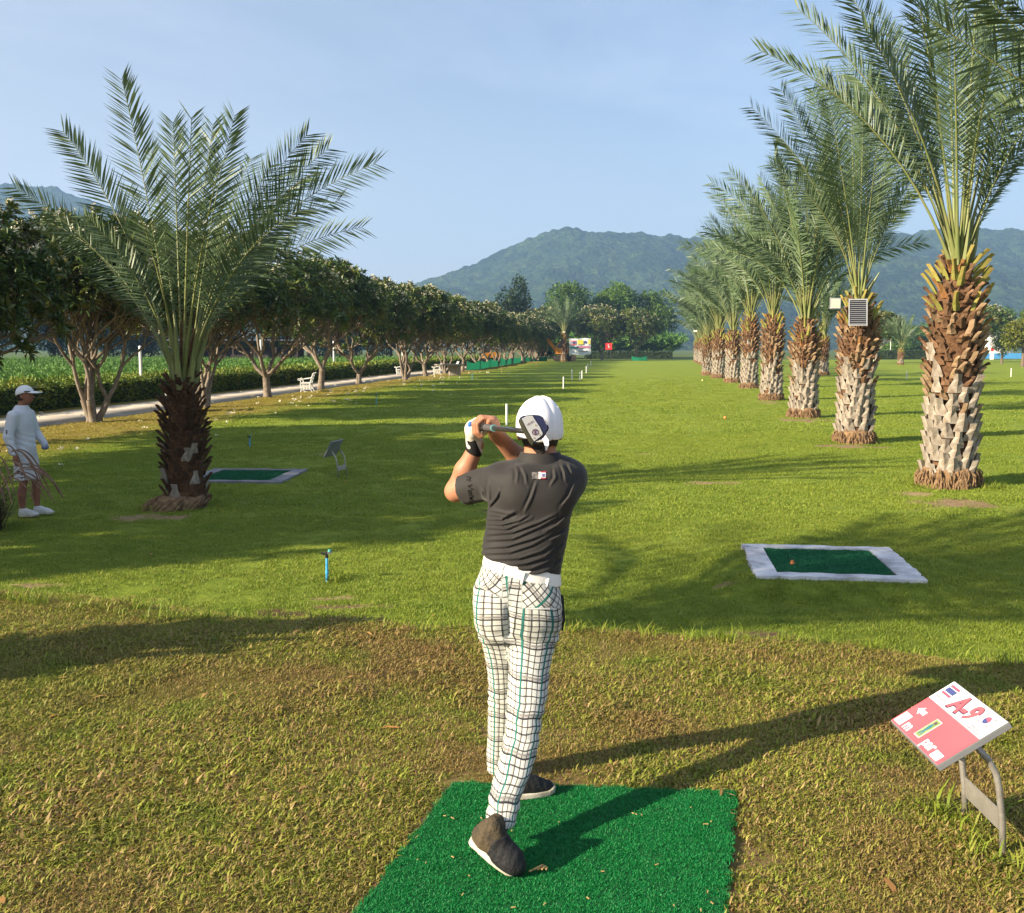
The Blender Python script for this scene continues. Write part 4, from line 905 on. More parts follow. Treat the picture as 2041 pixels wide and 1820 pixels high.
# ================================================================== signs
steel = M('stainless', (.42, .4, .37), (.3, .28, .25), scale=8, rough=.45, metal=.55, bump=.15, bscale=50)
alu = M('sign_back', (.2, .21, .22), (.26, .27, .28), scale=4, rough=.55, metal=.3)
sign_white = M('sign_white', (.82, .82, .84), rough=.4); sign_red = M('sign_red', (.78, .115, .135), (.72, .1, .12), scale=3, rough=.4)
sign_blue = M('sign_blue', (.06, .075, .22), rough=.4); sign_flagred = M('sign_flag_red', (.6, .09, .14), rough=.4); sign_grey = M('sign_grey', (.3, .3, .32), rough=.5); sign_dark = M('sign_outline', (.1, .05, .09), rough=.5)
BX, BZ = (1.497, 1.752), (.415, .58)        # measured on the near sign: low edge, high edge
TILT = math.atan2(BZ[1] - BZ[0], BX[1] - BX[0]); BW, BH = .46, math.hypot(BX[1] - BX[0], BZ[1] - BZ[0])
def text_mesh(txt, size, ext=.0004):
    c = bpy.data.curves.new('t', 'FONT'); c.body = txt; c.size = size; c.align_x = 'CENTER'; c.align_y = 'CENTER'; c.extrude = ext
    return c
def flat(poly, z0, z1):
    n_ = len(poly); return [(x, y, z0) for x, y in poly] + [(x, y, z1) for x, y in poly], [tuple(range(n_, 2 * n_))] + [(k, (k + 1) % n_, n_ + (k + 1) % n_, n_ + k) for k in range(n_)]
def lectern_sign(loc, rz, label, detail=True, tilt=None):
    """local frame: reader stands at -x looking to +x; board 0.46 wide along y"""
    t = empty('tee_sign', loc, rz); tag(t, label, 'sign', 'hole signs beside the tees')
    lx = .02
    for yy_ in (-.16, .16):
        MB().tube([(.036 + lx, yy_, -.06), (.02 + lx, yy_, .16), (.0 + lx, yy_, .30), (-.012 + lx, yy_, .345), (-.045 + lx, yy_, .40), (-.105 + lx, yy_, .465)], [.0125] * 6, 10).build('leg', steel, t, smooth=True)
    MB().box((.022 + lx, 0, .155), (.006, .31, .085), rot=Euler((0, -.07, 0)).to_matrix()).build('brace_plate', steel, t, bevel=.002)
    M4 = Matrix.Translation((-.115, 0, .49 - .005)) @ Euler((0, -(tilt or TILT), 0)).to_matrix().to_4x4()
    M4 = M4 @ Matrix.Rotation(R(-90), 4, 'Z')       # board frame: x to the reader's right, y up the board
    b = MB().box((0, 0, -.012), (BW, BH, .024)).build('board', [alu], t, bevel=.002); b.matrix_local = M4
    if not detail: return t
    def part(nm, poly, mat, z): 
        v, f = flat(poly, z - .0006, z); o = MB().add(v, f).build(nm, mat, b); return o
    def rect(cx, cy, w_, h_, a=0.0):
        c_, s_ = math.cos(a), math.sin(a); return [(cx + c_ * x - s_ * y, cy + s_ * x + c_ * y) for x, y in ((-w_ / 2, -h_ / 2), (w_ / 2, -h_ / 2), (w_ / 2, h_ / 2), (-w_ / 2, h_ / 2))]
    sp = BH * .40; e_ = .004
    part('white_panel', rect(0, BH / 2 - sp / 2 - e_ / 2, BW - 2 * e_, sp - e_), sign_white, .0016)
    part('red_panel', rect(0, -sp / 2, BW - 2 * e_, BH - sp - 2 * e_), sign_red, .0016)
    z = .0026; ty = BH / 2 - sp / 2
    # striped flag, top left
    fx_, fy_ = -.17, .106
    part('flag_stripe', rect(fx_, fy_ + .022, .074, .012), sign_flagred, z); part('flag_stripe', rect(fx_, fy_, .074, .024), sign_blue, z); part('flag_stripe', rect(fx_, fy_ - .022, .074, .012), sign_flagred, z)
    def text(nm, txt, size, x, y, mat, z, a=0.0, shear=0.0, offset=0.0):
        c = text_mesh(txt, size); c.offset = offset; c.shear = shear; o = bpy.data.objects.new(nm, c); COL.objects.link(o)
        dg = bpy.context.evaluated_depsgraph_get(); me = bpy.data.meshes.new_from_object(o.evaluated_get(dg)); bpy.data.objects.remove(o)
        me.materials.clear(); me.materials.append(mat); oo_ = link(nm, me, b, (x, y, z), (0, 0, a)); return oo_
    text('lettering', 'A-9', .118, -.005, .083, sign_dark, z, shear=.15, offset=.0068); text('lettering', 'A-9', .118, -.008, .086, sign_red, z + .001, shear=.15, offset=.0032)
    text('small_print', 'Thailand Park Golf', .0125, fx_ + .005, .058, sign_grey, z, offset=.0005)
    text('small_print', 'Pattaya Korea', .0125, .15, .053, sign_grey, z, offset=.0005); text('small_print', 'Thailand Park Golf', .0125, .15, .039, sign_grey, z, offset=.0005)
    # round emblem flag, right
    ex, ey, er = .146, .104, .019
    part('emblem_half', [(ex + er * math.cos(a), ey + er * math.sin(a)) for a in np.linspace(-.3, math.pi - .3, 14)], sign_flagred, z); part('emblem_half', [(ex + er * math.cos(a), ey + er * math.sin(a)) for a in np.linspace(math.pi - .3, 2 * math.pi - .3, 14)], sign_blue, z)
    for k in range(4):
        a = math.pi / 4 + k * math.pi / 2
        for j in range(3): part('emblem_bar', rect(ex + 1.15 * math.cos(a) * (.033 + .0045 * j), ey + .75 * math.sin(a) * (.033 + .0045 * j), .003, .014, a), sign_grey, z)
    # arrow (pointing down the fairway), boxes, words
    part('arrow', [(-.122, -.024), (-.122, -.046), (-.158, -.046), (-.158, -.058), (-.19, -.035), (-.158, -.012), (-.158, -.024)], sign_white, z)
    part('number_box', rect(-.187, -.108, .06, .062), sign_white, z); part('number_box', rect(.172, -.124, .06, .036), sign_white, z)
    text('lettering', 'm', .07, -.112, -.116, sign_white, z, offset=.0014); text('lettering', 'par', .066, .085, -.112, sign_white, z, offset=.0014)
    part('picture', rect(-.02, -.07, .046, .108), M('picture_border', (.75, .74, .6), rough=.5), z); part('picture', rect(-.02, -.07, .038, .1), M('picture_green', (.16, .26, .07), (.34, .36, .16), scale=40, rough=.5), z + .001)
    part('picture_figure', [(-.03, -.112), (-.026, -.085), (-.03, -.06), (-.026, -.045), (-.016, -.046), (-.011, -.066), (-.014, -.085), (-.007, -.112), (-.012, -.112), (-.019, -.088), (-.024, -.112)], M('figure_teal', (.04, .16, .22), rough=.5), z + .0018)
    part('picture_figure', rect(-.019, -.036, .014, .014), sign_dark, z + .0022)
    return t
lectern_sign((1.782, 3.8, TEE_Z - .02), 0.0, 'red and white A-9 hole sign on bent steel legs')
# leaves room at its foot for real grass; the second sign turns its back to the camera
q = G(677, 950); lectern_sign((q.x, q.y, 0), R(-16), 'small hole sign seen from behind on the shaded lawn', detail=False, tilt=R(62))

# ================================================================== sprinklers, posts, balls
pvc = M('blue_pvc', (.03, .3, .62), (.12, .45, .7), scale=9, rough=.4); black_pl = M('black_plastic', (.02, .02, .022), rough=.5); teal_pl = M('teal_plastic', (.05, .38, .33), rough=.5); grey_pl = M('grey_plastic', (.25, .25, .25), rough=.5)
white_post = M('post_white', (.8, .8, .78), (.7, .7, .68), scale=6, rough=.5)
def sprinkler(loc, h, label):
    t = empty('lawn_sprinkler', loc); tag(t, label, 'sprinkler', 'sprinklers in the lawn')
    MB().tube([(0, 0, -.05), (0, 0, h * .24), (0, 0, h * .25), (0, 0, h * .33), (0, 0, h * .335), (.002, 0, h * .74)], [.013, .013, .016, .016, .0125, .0125], 10).build('riser_pipe', pvc, t, smooth=False)
    MB().tube([(0, 0, h * .74), (0, 0, h * .8), (0, 0, h * .81), (0, 0, h * .92)], [.016, .016, .011, .014], 10).build('head', black_pl, t)
    MB().box((-.03, 0, h * .86), (.05, .016, .02), rot=Euler((0, .25, 0)).to_matrix()).build('nozzle_arm', black_pl, t, bevel=.003); MB().box((.03, .0, h * .9), (.05, .02, .024), rot=Euler((0, -.2, .3)).to_matrix()).build('nozzle_arm', grey_pl, t, bevel=.003)
    MB().tube([(.028, 0, h * .93), (.028, 0, h * .99)], [.017, .012], 10).build('cap', teal_pl, t)
for x, y, lb, h in ((652, 1156, 'blue sprinkler riser in the sunlit lawn just beyond the tee bank', .31), (498, 889, 'blue sprinkler riser on the lawn behind the left palm', .28), (750, 807, 'distant blue sprinkler riser on the shaded lawn', .5), (1283, 0, '', 0)):
    if lb: q = G(x, y, .02); sprinkler((q.x, q.y, h1(q.x, q.y)), h, lb)
q = G(941, 757); sprinkler((q.x, q.y, 0), .55, 'farthest blue sprinkler riser near the concrete table')
for x, y0_, y1_, lb in ((1010, 805, 848, 'nearest white marker post, just left of the golfer\'s cap'), (1123, 751, 776, 'white marker post nearest beyond the cap'), (1140, 737.6, 758.4, 'white marker post left of the close pair'), (1156, 741.7, 757.7, 'left one of the close pair of marker posts'), (1160, 738.7, 755, 'right one of the close pair of marker posts'),
        (1168.5, 729.8, 743.8, 'third farthest white marker post on the fairway'), (1171.4, 724.7, 738.1, 'second farthest white marker post on the fairway'), (1177.6, 719.8, 731.4, 'farthest white marker post on the fairway'),
        (1741, 717, 729, 'white marker post just right of the solar panel palm'), (1807, 740, 756, 'white marker post left of the nearest right-hand trunk'), (1794, 717, 727, 'white marker post at the foot of the small distant palm'), (1933, 716, 727, 'white marker post right of the nearest right-hand trunk'), (2015, 734, 751, 'white marker post near the right edge of the lawn'), (1955, 716, 721, 'tiny farthest marker post at the right')):
    q = G(x, y1_, .0); hh = (y1_ - y0_) * q.y / FPX
    o = MB().tube([(0, 0, -.05), (0, 0, hh - .02), (0, 0, hh)], [.034, .034, .026], 12).build('marker_post', white_post, loc=(q.x, q.y, 0)); tag(o, lb, 'post', 'white marker posts')
ball_o = M('ball_orange', (.8, .2, .05), (.85, .3, .08), scale=8, rough=.35)
def ball(loc, r, mat, label):
    m = bpy.data.meshes.new('golf_ball'); bm = bmesh.new(); bmesh.ops.create_icosphere(bm, subdivisions=3, radius=r)
    for f in bm.faces: f.smooth = True
    bm.to_mesh(m); bm.free(); m.materials.append(mat); o = link('golf_ball', m, loc=(loc[0], loc[1], loc[2] + r)); tag(o, label, 'ball')
q = G(1445, 836); ball((q.x, q.y, 0.01), .045, ball_o, 'orange ball lying on the lawn before the palm row')
q = G(1654, 738); ball((G(1400, 760).x, G(1400, 760).y, .01), .05, M('ball_yellow', (.85, .8, .3), rough=.4), 'pale ball lying far down the fairway')

# ---- fallen leaves, blossoms
# tufts of longer grass where the mower cannot reach
tuft_m = grass_mat('long_grass', [(.16, .23, .022), (.22, .29, .03), (.32, .32, .06)], transl=.35)
tp_ = []; g = random.Random(9)
for (bx_, by_, r_, n_) in ((p1.x, p1.y, .62, 70), (p2.x, p2.y, .6, 40), (lp.x, lp.y, .55, 30), (1.82, 3.98, .1, 6), (1.82, 3.62, .1, 6), (G(652, 1156).x, G(652, 1156).y, .12, 12)):
    for k in range(n_):
        a = g.uniform(-.9, 3.9) if r_ > .3 and bx_ > 0 else g.random() * 6.28
        rr = r_ * g.uniform(.85, 1.35); tp_.append((bx_ + rr * math.cos(a), by_ + rr * math.sin(a), h1(bx_ + rr * math.cos(a), by_ + rr * math.sin(a))))
for k in range(150):
    x = g.uniform(-4.2, 3.8); tp_.append((x, float(edge_y(x)) + g.uniform(-.15, .2), 0)); tp_[-1] = (x, tp_[-1][1], h1(x, tp_[-1][1]))
o = geo_scatter('long_grass', np.array(tp_), .7 + .7 * np.random.default_rng(4).random(len(tp_)), [clump(f'long_{k}', tuft_m, 14, .05, .095, .006, .45, 800 + k, curl=.7) for k in range(4)]); tag(o, 'longer grass tufts round palm feet, sign legs and tee edge', kind='stuff')
litter_cols = grass_mat('leaf_litter', [(.2, .1, .04), (.35, .18, .06), (.5, .3, .1), (.42, .1, .03)], transl=.1, rough=.8)
g = np.random.default_rng(12); n_ = 90; ly = 2.9 + 4 * g.random(n_); lx_ = (g.random(n_) * 2 - 1) * frus(ly); _k = ~((np.abs(lx_ - .2) < 1.1) & (ly < 4.7)); lx_, ly = lx_[_k], ly[_k]
n3 = 120; ly2 = 8 + 30 * g.random(n3); lx2 = -(g.random(n3)) * frus(ly2)
xx = np.concatenate([lx_, lx2]); y2 = np.concatenate([ly, ly2])
lf = [clump(f'fallen_{k}', litter_cols, 1, .0, .07, .022, 1.45, 900 + k, curl=.3) for k in range(6)]
o = geo_scatter('fallen_leaves', np.stack([xx, y2, H(xx, y2) + .035], -1), .6 + .8 * g.random(len(xx)), lf, lean=.1); tag(o, 'dry fallen leaves lying on the grass', kind='stuff')
g = np.random.default_rng(13); n_ = 170; by_ = 17 + 75 * g.random(n_) ** 1.3; bx_ = tx(by_) + g.normal(1.6, 2.2, n_)
def blossom(seed):
    gg = np.random.default_rng(seed); v, t_ = rosettes(np.zeros((1, 3)), np.array([[0, 0, 1.0]]), 5, .06, .045, gg, 1.2); return bpy.data.objects.new('blossom', npmesh('blossom', v, None, t_, mats=[petal]))
o = geo_scatter('fallen_blossoms', np.stack([bx_, by_, H(bx_, by_) + .03], -1), (.55 + .5 * g.random(n_)) * (1 + by_ / 60), [blossom(k) for k in range(3)], lean=.3); tag(o, 'white plumeria blossoms fallen on the grass under the trees', kind='stuff')

# ================================================================== things on the palms
panel_cell = M('solar_cells', (.012, .014, .02), (.02, .022, .03), scale=3, rough=.2, spec=.6); alu_l = M('aluminium', (.62, .62, .62), (.5, .5, .5), scale=9, rough=.35, metal=.6)
q = P(1710, 623, p2.y - .62); t = empty('solar_panel', (q.x, q.y, q.z - .29), R(-12)); tag(t, 'small solar panel strapped to the second right-hand palm', 'solar panel')
pw, ph = .40, .6; tl_ = Matrix.Rotation(R(-14), 3, 'X')
MB().box(tl_ @ Vector((0, 0, 0)) + Vector((0, 0, .29)), (pw, .02, ph), rot=tl_).build('backing', panel_cell, t)
for sx in (-1, 1): MB().box(tl_ @ Vector((sx * (pw / 2 - .012), -.012, 0)) + Vector((0, 0, .29)), (.026, .03, ph + .02), rot=tl_).build('frame_bar', alu_l, t)
for sz in (-1, 1): MB().box(tl_ @ Vector((0, -.012, sz * (ph / 2 - .008))) + Vector((0, 0, .29)), (pw - .03, .028, .026), rot=tl_).build('frame_bar', alu_l, t)
for k in range(12): MB().box(tl_ @ Vector((0, -.012, -ph / 2 + .05 + k * .0455)) + Vector((0, 0, .29)), (pw - .06, .004, .009), rot=tl_).build('cell_line', sign_grey, t)
MB().tube([(0, .03, .3), (.02, .3, .2), (.03, .45, .22)], [.02, .02, .02], 8).build('bracket', steel, t)
q = P(1665, 605, p2.y - .5); t = empty('floodlight', (q.x, q.y, q.z - .14), R(8)); tag(t, 'square white floodlight on the second right-hand palm', 'lamp')
MB().box((0, 0, .14), (.25, .05, .25)).build('housing', alu_l, t, bevel=.008); MB().box((0, -.03, .14), (.21, .006, .21)).build('lens', M('lamp_lens', (.75, .72, .6), rough=.25), t)
MB().tube([(0, .02, .14), (.08, .22, .12), (.14, .4, .15)], [.015, .015, .015], 8).build('bracket', steel, t)
for px_, py_, b_, lb in ((1124, 662, c1, 'small white lamp on the lone fairway palm'), (1386, 660, rowp[7][0], 'tiny white lamp on a far palm of the right row')):
    q = P(px_, py_, b_.y - .55); t = empty('palm_lamp', q); tag(t, lb, 'lamp'); MB().box((0, 0, 0), (.4, .1, .22)).build('housing', alu_l, t, bevel=.02); MB().box((0, -.06, 0), (.34, .02, .16)).build('lens', _M['lamp_lens'], t); MB().box((0, .25, 0), (.06, .5, .05)).build('bracket', steel, t)
# ================================================================== benches, table, lamp posts, shed, machines, banner
iron_w = M('bench_white', (.78, .78, .74), (.66, .66, .62), scale=9, rough=.5)
def bench(loc, rz, label, s=1.0):
    """cast-iron park bench, 1.3 m, faces local -x; two scrolled end frames, slats between"""
    t = empty('park_bench', loc, rz); t.scale = (s,) * 3; tag(t, label, 'bench', 'white benches along the path')
    for e_ in (-.58, .58):
        m = MB(); r = .022
        m.tube([(-.24, e_, 0), (-.2, e_, .18), (-.25, e_, .4)], r, 6); m.tube([(.3, e_, 0), (.2, e_, .2), (.2, e_, .42)], r, 6); m.tube([(-.26, e_, .41), (.22, e_, .41)], r, 6)
        m.tube([(.2, e_, .42), (.26, e_, .65), (.34, e_, .88), (.4, e_, .9)], r, 6); m.tube([(-.22, e_, .42), (-.24, e_, .58), (-.3, e_, .64), (-.36, e_, .62), (-.35, e_, .57), (-.28, e_, .56), (-.1, e_, .62), (.1, e_, .64), (.27, e_, .68)], r, 6)
        for k in range(4): m.tube([(-.2 + k * .12, e_, .12), (-.13 + k * .1, e_, .26), (-.2 + k * .12, e_, .38)], .012, 5)
        m.tube([(-.2, e_, .14), (.24, e_, .14)], .014, 5); m.build('end_frame', iron_w, t)
    for k in range(4): MB().box((-.2 + k * .125, 0, .435), (.1, 1.2, .025)).build('seat_slat', iron_w, t)
    for k in range(3): MB().box((.255 + k * .04, 0, .56 + k * .135), (.022, 1.2, .085), rot=Euler((0, .28, 0)).to_matrix()).build('back_slat', iron_w, t)
for x, y, lb, rz in ((608, 782, 'white cast-iron bench under the leaning plumeria', R(6)), (352, 822, 'white bench scrollwork peeping out behind the left palm', R(6)), (795, 748, 'small white bench between far plumeria trunks', R(8)), (870, 748, 'white bench beside the concrete table', R(8)), (905, 741, 'white bench behind the concrete table', R(10))):
    q = G(x, y); bench((q.x, q.y + .5, .0), rz, lb, 1.05)
conc = M('table_concrete', (.36, .31, .26), (.27, .23, .2), scale=4, rough=.9, bump=.3)
q = G(895, 748); t = empty('concrete_table', (q.x, q.y, 0), .2); tag(t, 'square concrete table under the plumerias', 'table')
MB().box((0, 0, .83), (2.2, 2.0, .12)).build('table_top', conc, t, bevel=.03); MB().box((.45, 0, .38), (.9, .8, .78)).build('pedestal', conc, t, bevel=.02)
def lamp_post(px_, Y_, top, label):
    q = P(px_, 694, Y_); t = empty('lamp_post', (q.x, Y_, 0)); tag(t, label, 'lamp post', 'white posts along hedge'); MB().tube([(0, 0, -.1), (0, 0, top)], [.075, .06], 10).build('pole', white_post, t); MB().box((0, 0, .08), (.3, .3, .2)).build('footing', conc, t)
    MB().tube([(0, 0, top), (0, 0, top + .03), (0, 0, top + .07)], [.07, .07, .03], 10).build('cap', white_post, t)
for px_, Y_, tp_, lb in ((279, 44, 2.2, 'white lamp post behind the hedge by the many-stemmed tree'), (520, 62, 2.6, 'white lamp post behind the hedge left of the bench'), (665, 78, 2.8, 'white lamp post behind the hedge right of the bench'), (802, 100, 3.0, 'far white lamp post glimpsed between trunks'), (1262, 212, 4.2, 'grey white post in the far hedge right of the red sign'), (1775, 205, 4.8, 'white post beside the small distant palm')): lamp_post(px_, Y_, tp_, lb)
# long dark shed beyond the crop field
roof_m = M('roof_sheet', (.16, .18, .22), (.22, .24, .28), scale=2, rough=.45, metal=.2); wall_d = M('shed_wall', (.035, .03, .03), (.06, .05, .045), scale=2, rough=.9); timber = M('shed_timber', (.06, .045, .035), rough=.9)
q = P(465, 694, 112); t = empty('long_shed', (q.x, 112, 0), R(4)); tag(t, 'long low dark shed with grey sheet roof beyond the crop', 'shed')
MB().box((0, 2.5, 1.1), (14.5, .2, 2.2)).build('back_wall', wall_d, t); MB().box((2.2, .6, 1.0), (9, .15, 2.0)).build('front_wall', wall_d, t)
for k in range(7): MB().box((-6.9 + k * 2.3, -.2, 1.1), (.16, .16, 2.3)).build('post', timber, t)
for k in range(6):
    MB().box((-6.2 + k * 2.48, 1.15, 2.62), (2.44, 4.3, .07), rot=Euler((R(-11), 0, 0)).to_matrix()).build('roof_sheet', roof_m, t)
# excavator
yel = M('excavator_yellow', (.75, .3, .03), (.62, .24, .03), scale=2, rough=.5); blk = M('machine_black', (.02, .02, .02), (.05, .04, .035), scale=3, rough=.8); glass = M('machine_glass', (.03, .04, .05), rough=.1, spec=.7); bucket_m = M('bucket_steel', (.2, .17, .13), (.3, .26, .2), scale=4, rough=.7)
def excavator(loc, rz, label, s=1.0, boom=True):
    t = empty('excavator', loc, rz); t.scale = (s,) * 3; tag(t, label, 'excavator', 'excavators at the fairway end')
    for sy in (-1, 1):
        m = MB(); prof_ = [(-1.6, .2), (-1.75, .45), (-1.6, .78), (1.6, .78), (1.75, .45), (1.6, .2), (1.3, .02), (-1.3, .02)]
        m.prism(prof_, sy * 1.0 - .25, sy * 1.0 + .25); tr_ = m.build('track', blk, t, bevel=.03)
        for k in range(5): MB().tube([(-1.2 + k * .6, sy * 1.0 - .28, .38), (-1.2 + k * .6, sy * 1.0 + .28, .38)], .2, 10).build('roller', blk, tr_)
    MB().box((0, 0, .9), (1.4, 1.3, .3)).build('slew_ring', blk, t)
    MB().prism([(-1.9, 1.05), (-1.9, 1.9), (-1.2, 2.05), (.4, 2.05), (.4, 1.05)], -1.15, 1.15).build('engine_house', yel, t, bevel=.06)
    c = MB().prism([(.1, 1.05), (.0, 2.75), (.95, 2.75), (1.35, 1.9), (1.35, 1.05)], .15, 1.12).build('cab', yel, t, bevel=.05)
    MB().prism([(.2, 1.95), (.15, 2.62), (.85, 2.62), (1.14, 1.95)], 1.121, 1.14).build('window', glass, c); MB().prism([(.2, 1.95), (.15, 2.62), (.85, 2.62), (1.14, 1.95)], .13, .149).build('window', glass, c)
    if boom:
        MB().prism([(.8, 1.3), (2.3, 3.5), (4.4, 3.95), (4.55, 3.6), (2.65, 3.1), (1.25, 1.2)], -.55, -.15).build('boom', yel, t, bevel=.03)
        MB().prism([(4.1, 4.2), (4.6, 4.25), (4.75, 3.6), (4.55, 1.5), (4.2, 1.5), (4.2, 3.5)], -.5, -.2).build('stick', yel, t, bevel=.03)
        MB().prism([(4.0, 1.55), (4.7, 1.6), (4.85, .9), (4.5, .25), (3.7, .15), (3.75, .5)], -.8, .1).build('bucket', bucket_m, t, bevel=.03)
        for a_, b_ in (((1.2, 1.7), (2.5, 2.8)), ((2.9, 3.75), (4.2, 4.1))): MB().tube([(a_[0], -.35, a_[1]), ((a_[0] + b_[0]) / 2, -.35, (a_[1] + b_[1]) / 2), (b_[0], -.35, b_[1])], [.09, .09, .05], 8).build('ram', bucket_m, t)
    return t
q = G(1103, 719.5); excavator((q.x + 1.6, q.y - 5, 0), R(178), 'orange excavator with raised arm left of the lone palm', 1.12)
q = G(972, 727); excavator((q.x, q.y + 6, 0), R(200), 'orange machine partly hidden behind the far plumeria trunks', .8, boom=False)
# banner and red board
ban_w = M('banner_white', (.7, .72, .74), (.6, .63, .66), scale=1, rough=.6); red_b = M('board_red', (.62, .04, .04), rough=.5); ban_y = M('banner_yellow', (.75, .6, .08), rough=.6); ban_p = M('banner_pink', (.5, .2, .3), rough=.6)
q = G(1156, 721); t = empty('event_banner', (q.x, q.y, 0), R(6)); tag(t, 'printed banner on poles behind the lone fairway palm', 'banner')
def wavy(x0, x1, z0, z1, y, n_=10, amp=.06):
    vs = []; fs = []
    for k in range(n_ + 1):
        x = x0 + (x1 - x0) * k / n_; d = amp * math.sin(k * 1.3)
        vs += [(x, y + d, z0 + .08 * math.sin(k * .8)), (x, y + d, z1 - .05 * math.sin(k * .6))]
    for k in range(n_): fs.append((2 * k, 2 * k + 2, 2 * k + 3, 2 * k + 1))
    return MB().add(vs, fs)
bo = wavy(-1.75, 1.75, 1.1, 3.7, 0).build('sheet', ban_w, t)
for (x0, x1, z0, z1, m_) in ((-1.5, -.6, 3.2, 3.35, sign_flagred), (-1.5, -.6, 2.9, 3.08, sign_blue), (-1.5, -.6, 2.65, 2.8, sign_flagred), (-.4, .5, 2.75, 3.45, ban_y), (.7, 1.0, 2.9, 3.3, sign_blue), (-.5, 1.6, 2.2, 2.5, ban_p), (-1.7, -.3, 2.1, 2.4, M('banner_teal', (.1, .3, .3), rough=.6)), (1.3, 1.65, 2.8, 3.5, ban_y), (-.3, 1.2, 1.6, 1.75, sign_grey)): MB().box(((x0 + x1) / 2, -.1, (z0 + z1) / 2), (x1 - x0, .02, z1 - z0)).build('print', m_, bo)
for sx in (-1.8, 1.8): MB().tube([(sx, .08, -.1), (sx, .08, 3.9)], .05, 8).build('pole', timber, t)
q = G(1213, 719); t = empty('red_board', (q.x, q.y, 0)); tag(t, 'red board with a white mark at the fairway end', 'sign'); MB().box((0, 0, 2.45), (1.15, .06, 1.15)).build('board', red_b, t)
MB().tube([(0.05, -.05, 2.75), (-.12, -.05, 2.6), (.05, -.05, 2.45), (.1, -.05, 2.3), (-.1, -.05, 2.2)], .06, 6).build('mark', sign_white, t)
for sx in (-.4, .4): MB().tube([(sx, .06, -.1), (sx, .06, 2.4)], .04, 6).build('leg', timber, t)
q = G(1142, 720); mb = MB(); t = empty('red_stool', (q.x, q.y, 0)); tag(t, 'small red folding stool in front of the banner', 'stool')
MB().box((0, 0, .95), (.9, .5, .1)).build('seat', red_b, t)
for a_ in (-1, 1): MB().tube([(-.4 * a_, -.2, 0), (.4 * a_, -.2, .9)], .05, 6).build('leg', red_b, t); MB().tube([(-.4 * a_, .2, 0), (.4 * a_, .2, .9)], .05, 6).build('leg', red_b, t)
# green net along the far trees
net = M('green_net', (.015, .22, .1), (.02, .3, .14), scale=3, rough=.7, transl=.3)
def net_fence(pts, h, label):
    t = empty('green_net_fence', pts[0]); tag(t, label, 'fence', 'green nets'); p0_ = Vector(pts[0]); vs = []; fs = []
    for k in range(len(pts) - 1):
        a, b = Vector(pts[k]) - p0_, Vector(pts[k + 1]) - p0_
        for j in range(7):
            f = j / 6; c = a.lerp(b, f); vs += [(c.x, c.y, 0.0), (c.x, c.y, h * (1 - .3 * math.sin(f * math.pi)))]
        base = k * 14
        for j in range(6): fs.append((base + 2 * j, base + 2 * j + 2, base + 2 * j + 3, base + 2 * j + 1))
    MB().add(vs, fs).build('net', net, t)
    for p in pts: c = Vector(p) - p0_; MB().tube([(c.x, c.y, -.05), (c.x, c.y, h + .15)], .03, 6).build('stake', timber, t)
net_fence([G(930, 738.5), G(957, 736), G(978, 732), G(1000, 729), G(1022, 725), G(1040, 722)], .95, 'green net strung on stakes at the end of the plumeria row')
net_fence([G(1040, 721), G(1066, 720), G(1090, 720)], .9, 'pale green net in front of the excavator'); net_fence([G(1258, 719), G(1290, 719)], .8, 'scrap of green net under the far plumeria')
stake_m = M('thin_stake', (.35, .25, .13), (.25, .17, .09), scale=6, rough=.9)
for x, y, h_, lb in ((711, 792, .95, 'thin wooden stake standing on the lawn past the sprinkler'), (1000, 744, .8, 'thin stake by the green net'), (1070, 730, .7, 'thin stake before the excavator')):
    q = G(x, y); o = MB().tube([(0, 0, -.05), (.02, 0, h_ * .5), (.05, 0, h_)], [.022, .018, .012], 6).build('wooden_stake', stake_m, loc=(q.x, q.y, 0)); tag(o, lb, 'stake', 'wooden stakes')
# white tank and blue kerb far right
tank = M('tank_white', (.8, .79, .76), (.7, .69, .66), scale=1, rough=.6); blue_k = M('blue_strip', (.08, .3, .6), rough=.5)
q = P(1985, 694, 215); t = empty('white_tank', (q.x, 215, 0)); tag(t, 'white tank house with grey roof at the far right', 'building')
MB().tube([(0, 0, 0), (0, 0, 5.2), (0, 0, 6.2)], [3.4, 3.2, 2.3], 20).build('tank', tank, t, smooth=False); MB().box((1.5, 0, 7.0), (5, 4, 1.6)).build('roof_housing', ban_w, t); MB().box((1.5, 0, 7.9), (5.4, 4.4, .2)).build('roof', roof_m, t)
q = P(1965, 694, 205); t = empty('blue_barrier', (q.x, 205, 0)); tag(t, 'low blue barrier in front of the white tank', 'barrier')
for k in range(6): MB().box((-7.5 + k * 3.05, 0, .6), (3.0, .3, 1.1)).build('panel', blue_k, t)
q = P(1978, 694, 195); t = empty('red_white_post', (q.x, 195, 0)); tag(t, 'short white post with red top before the white tank', 'post'); MB().box((0, 0, .7), (.55, .55, 1.5)).build('post', tank, t, bevel=.03); MB().box((0, 0, 1.9), (.45, .45, .8)).build('top', red_b, t, bevel=.03)
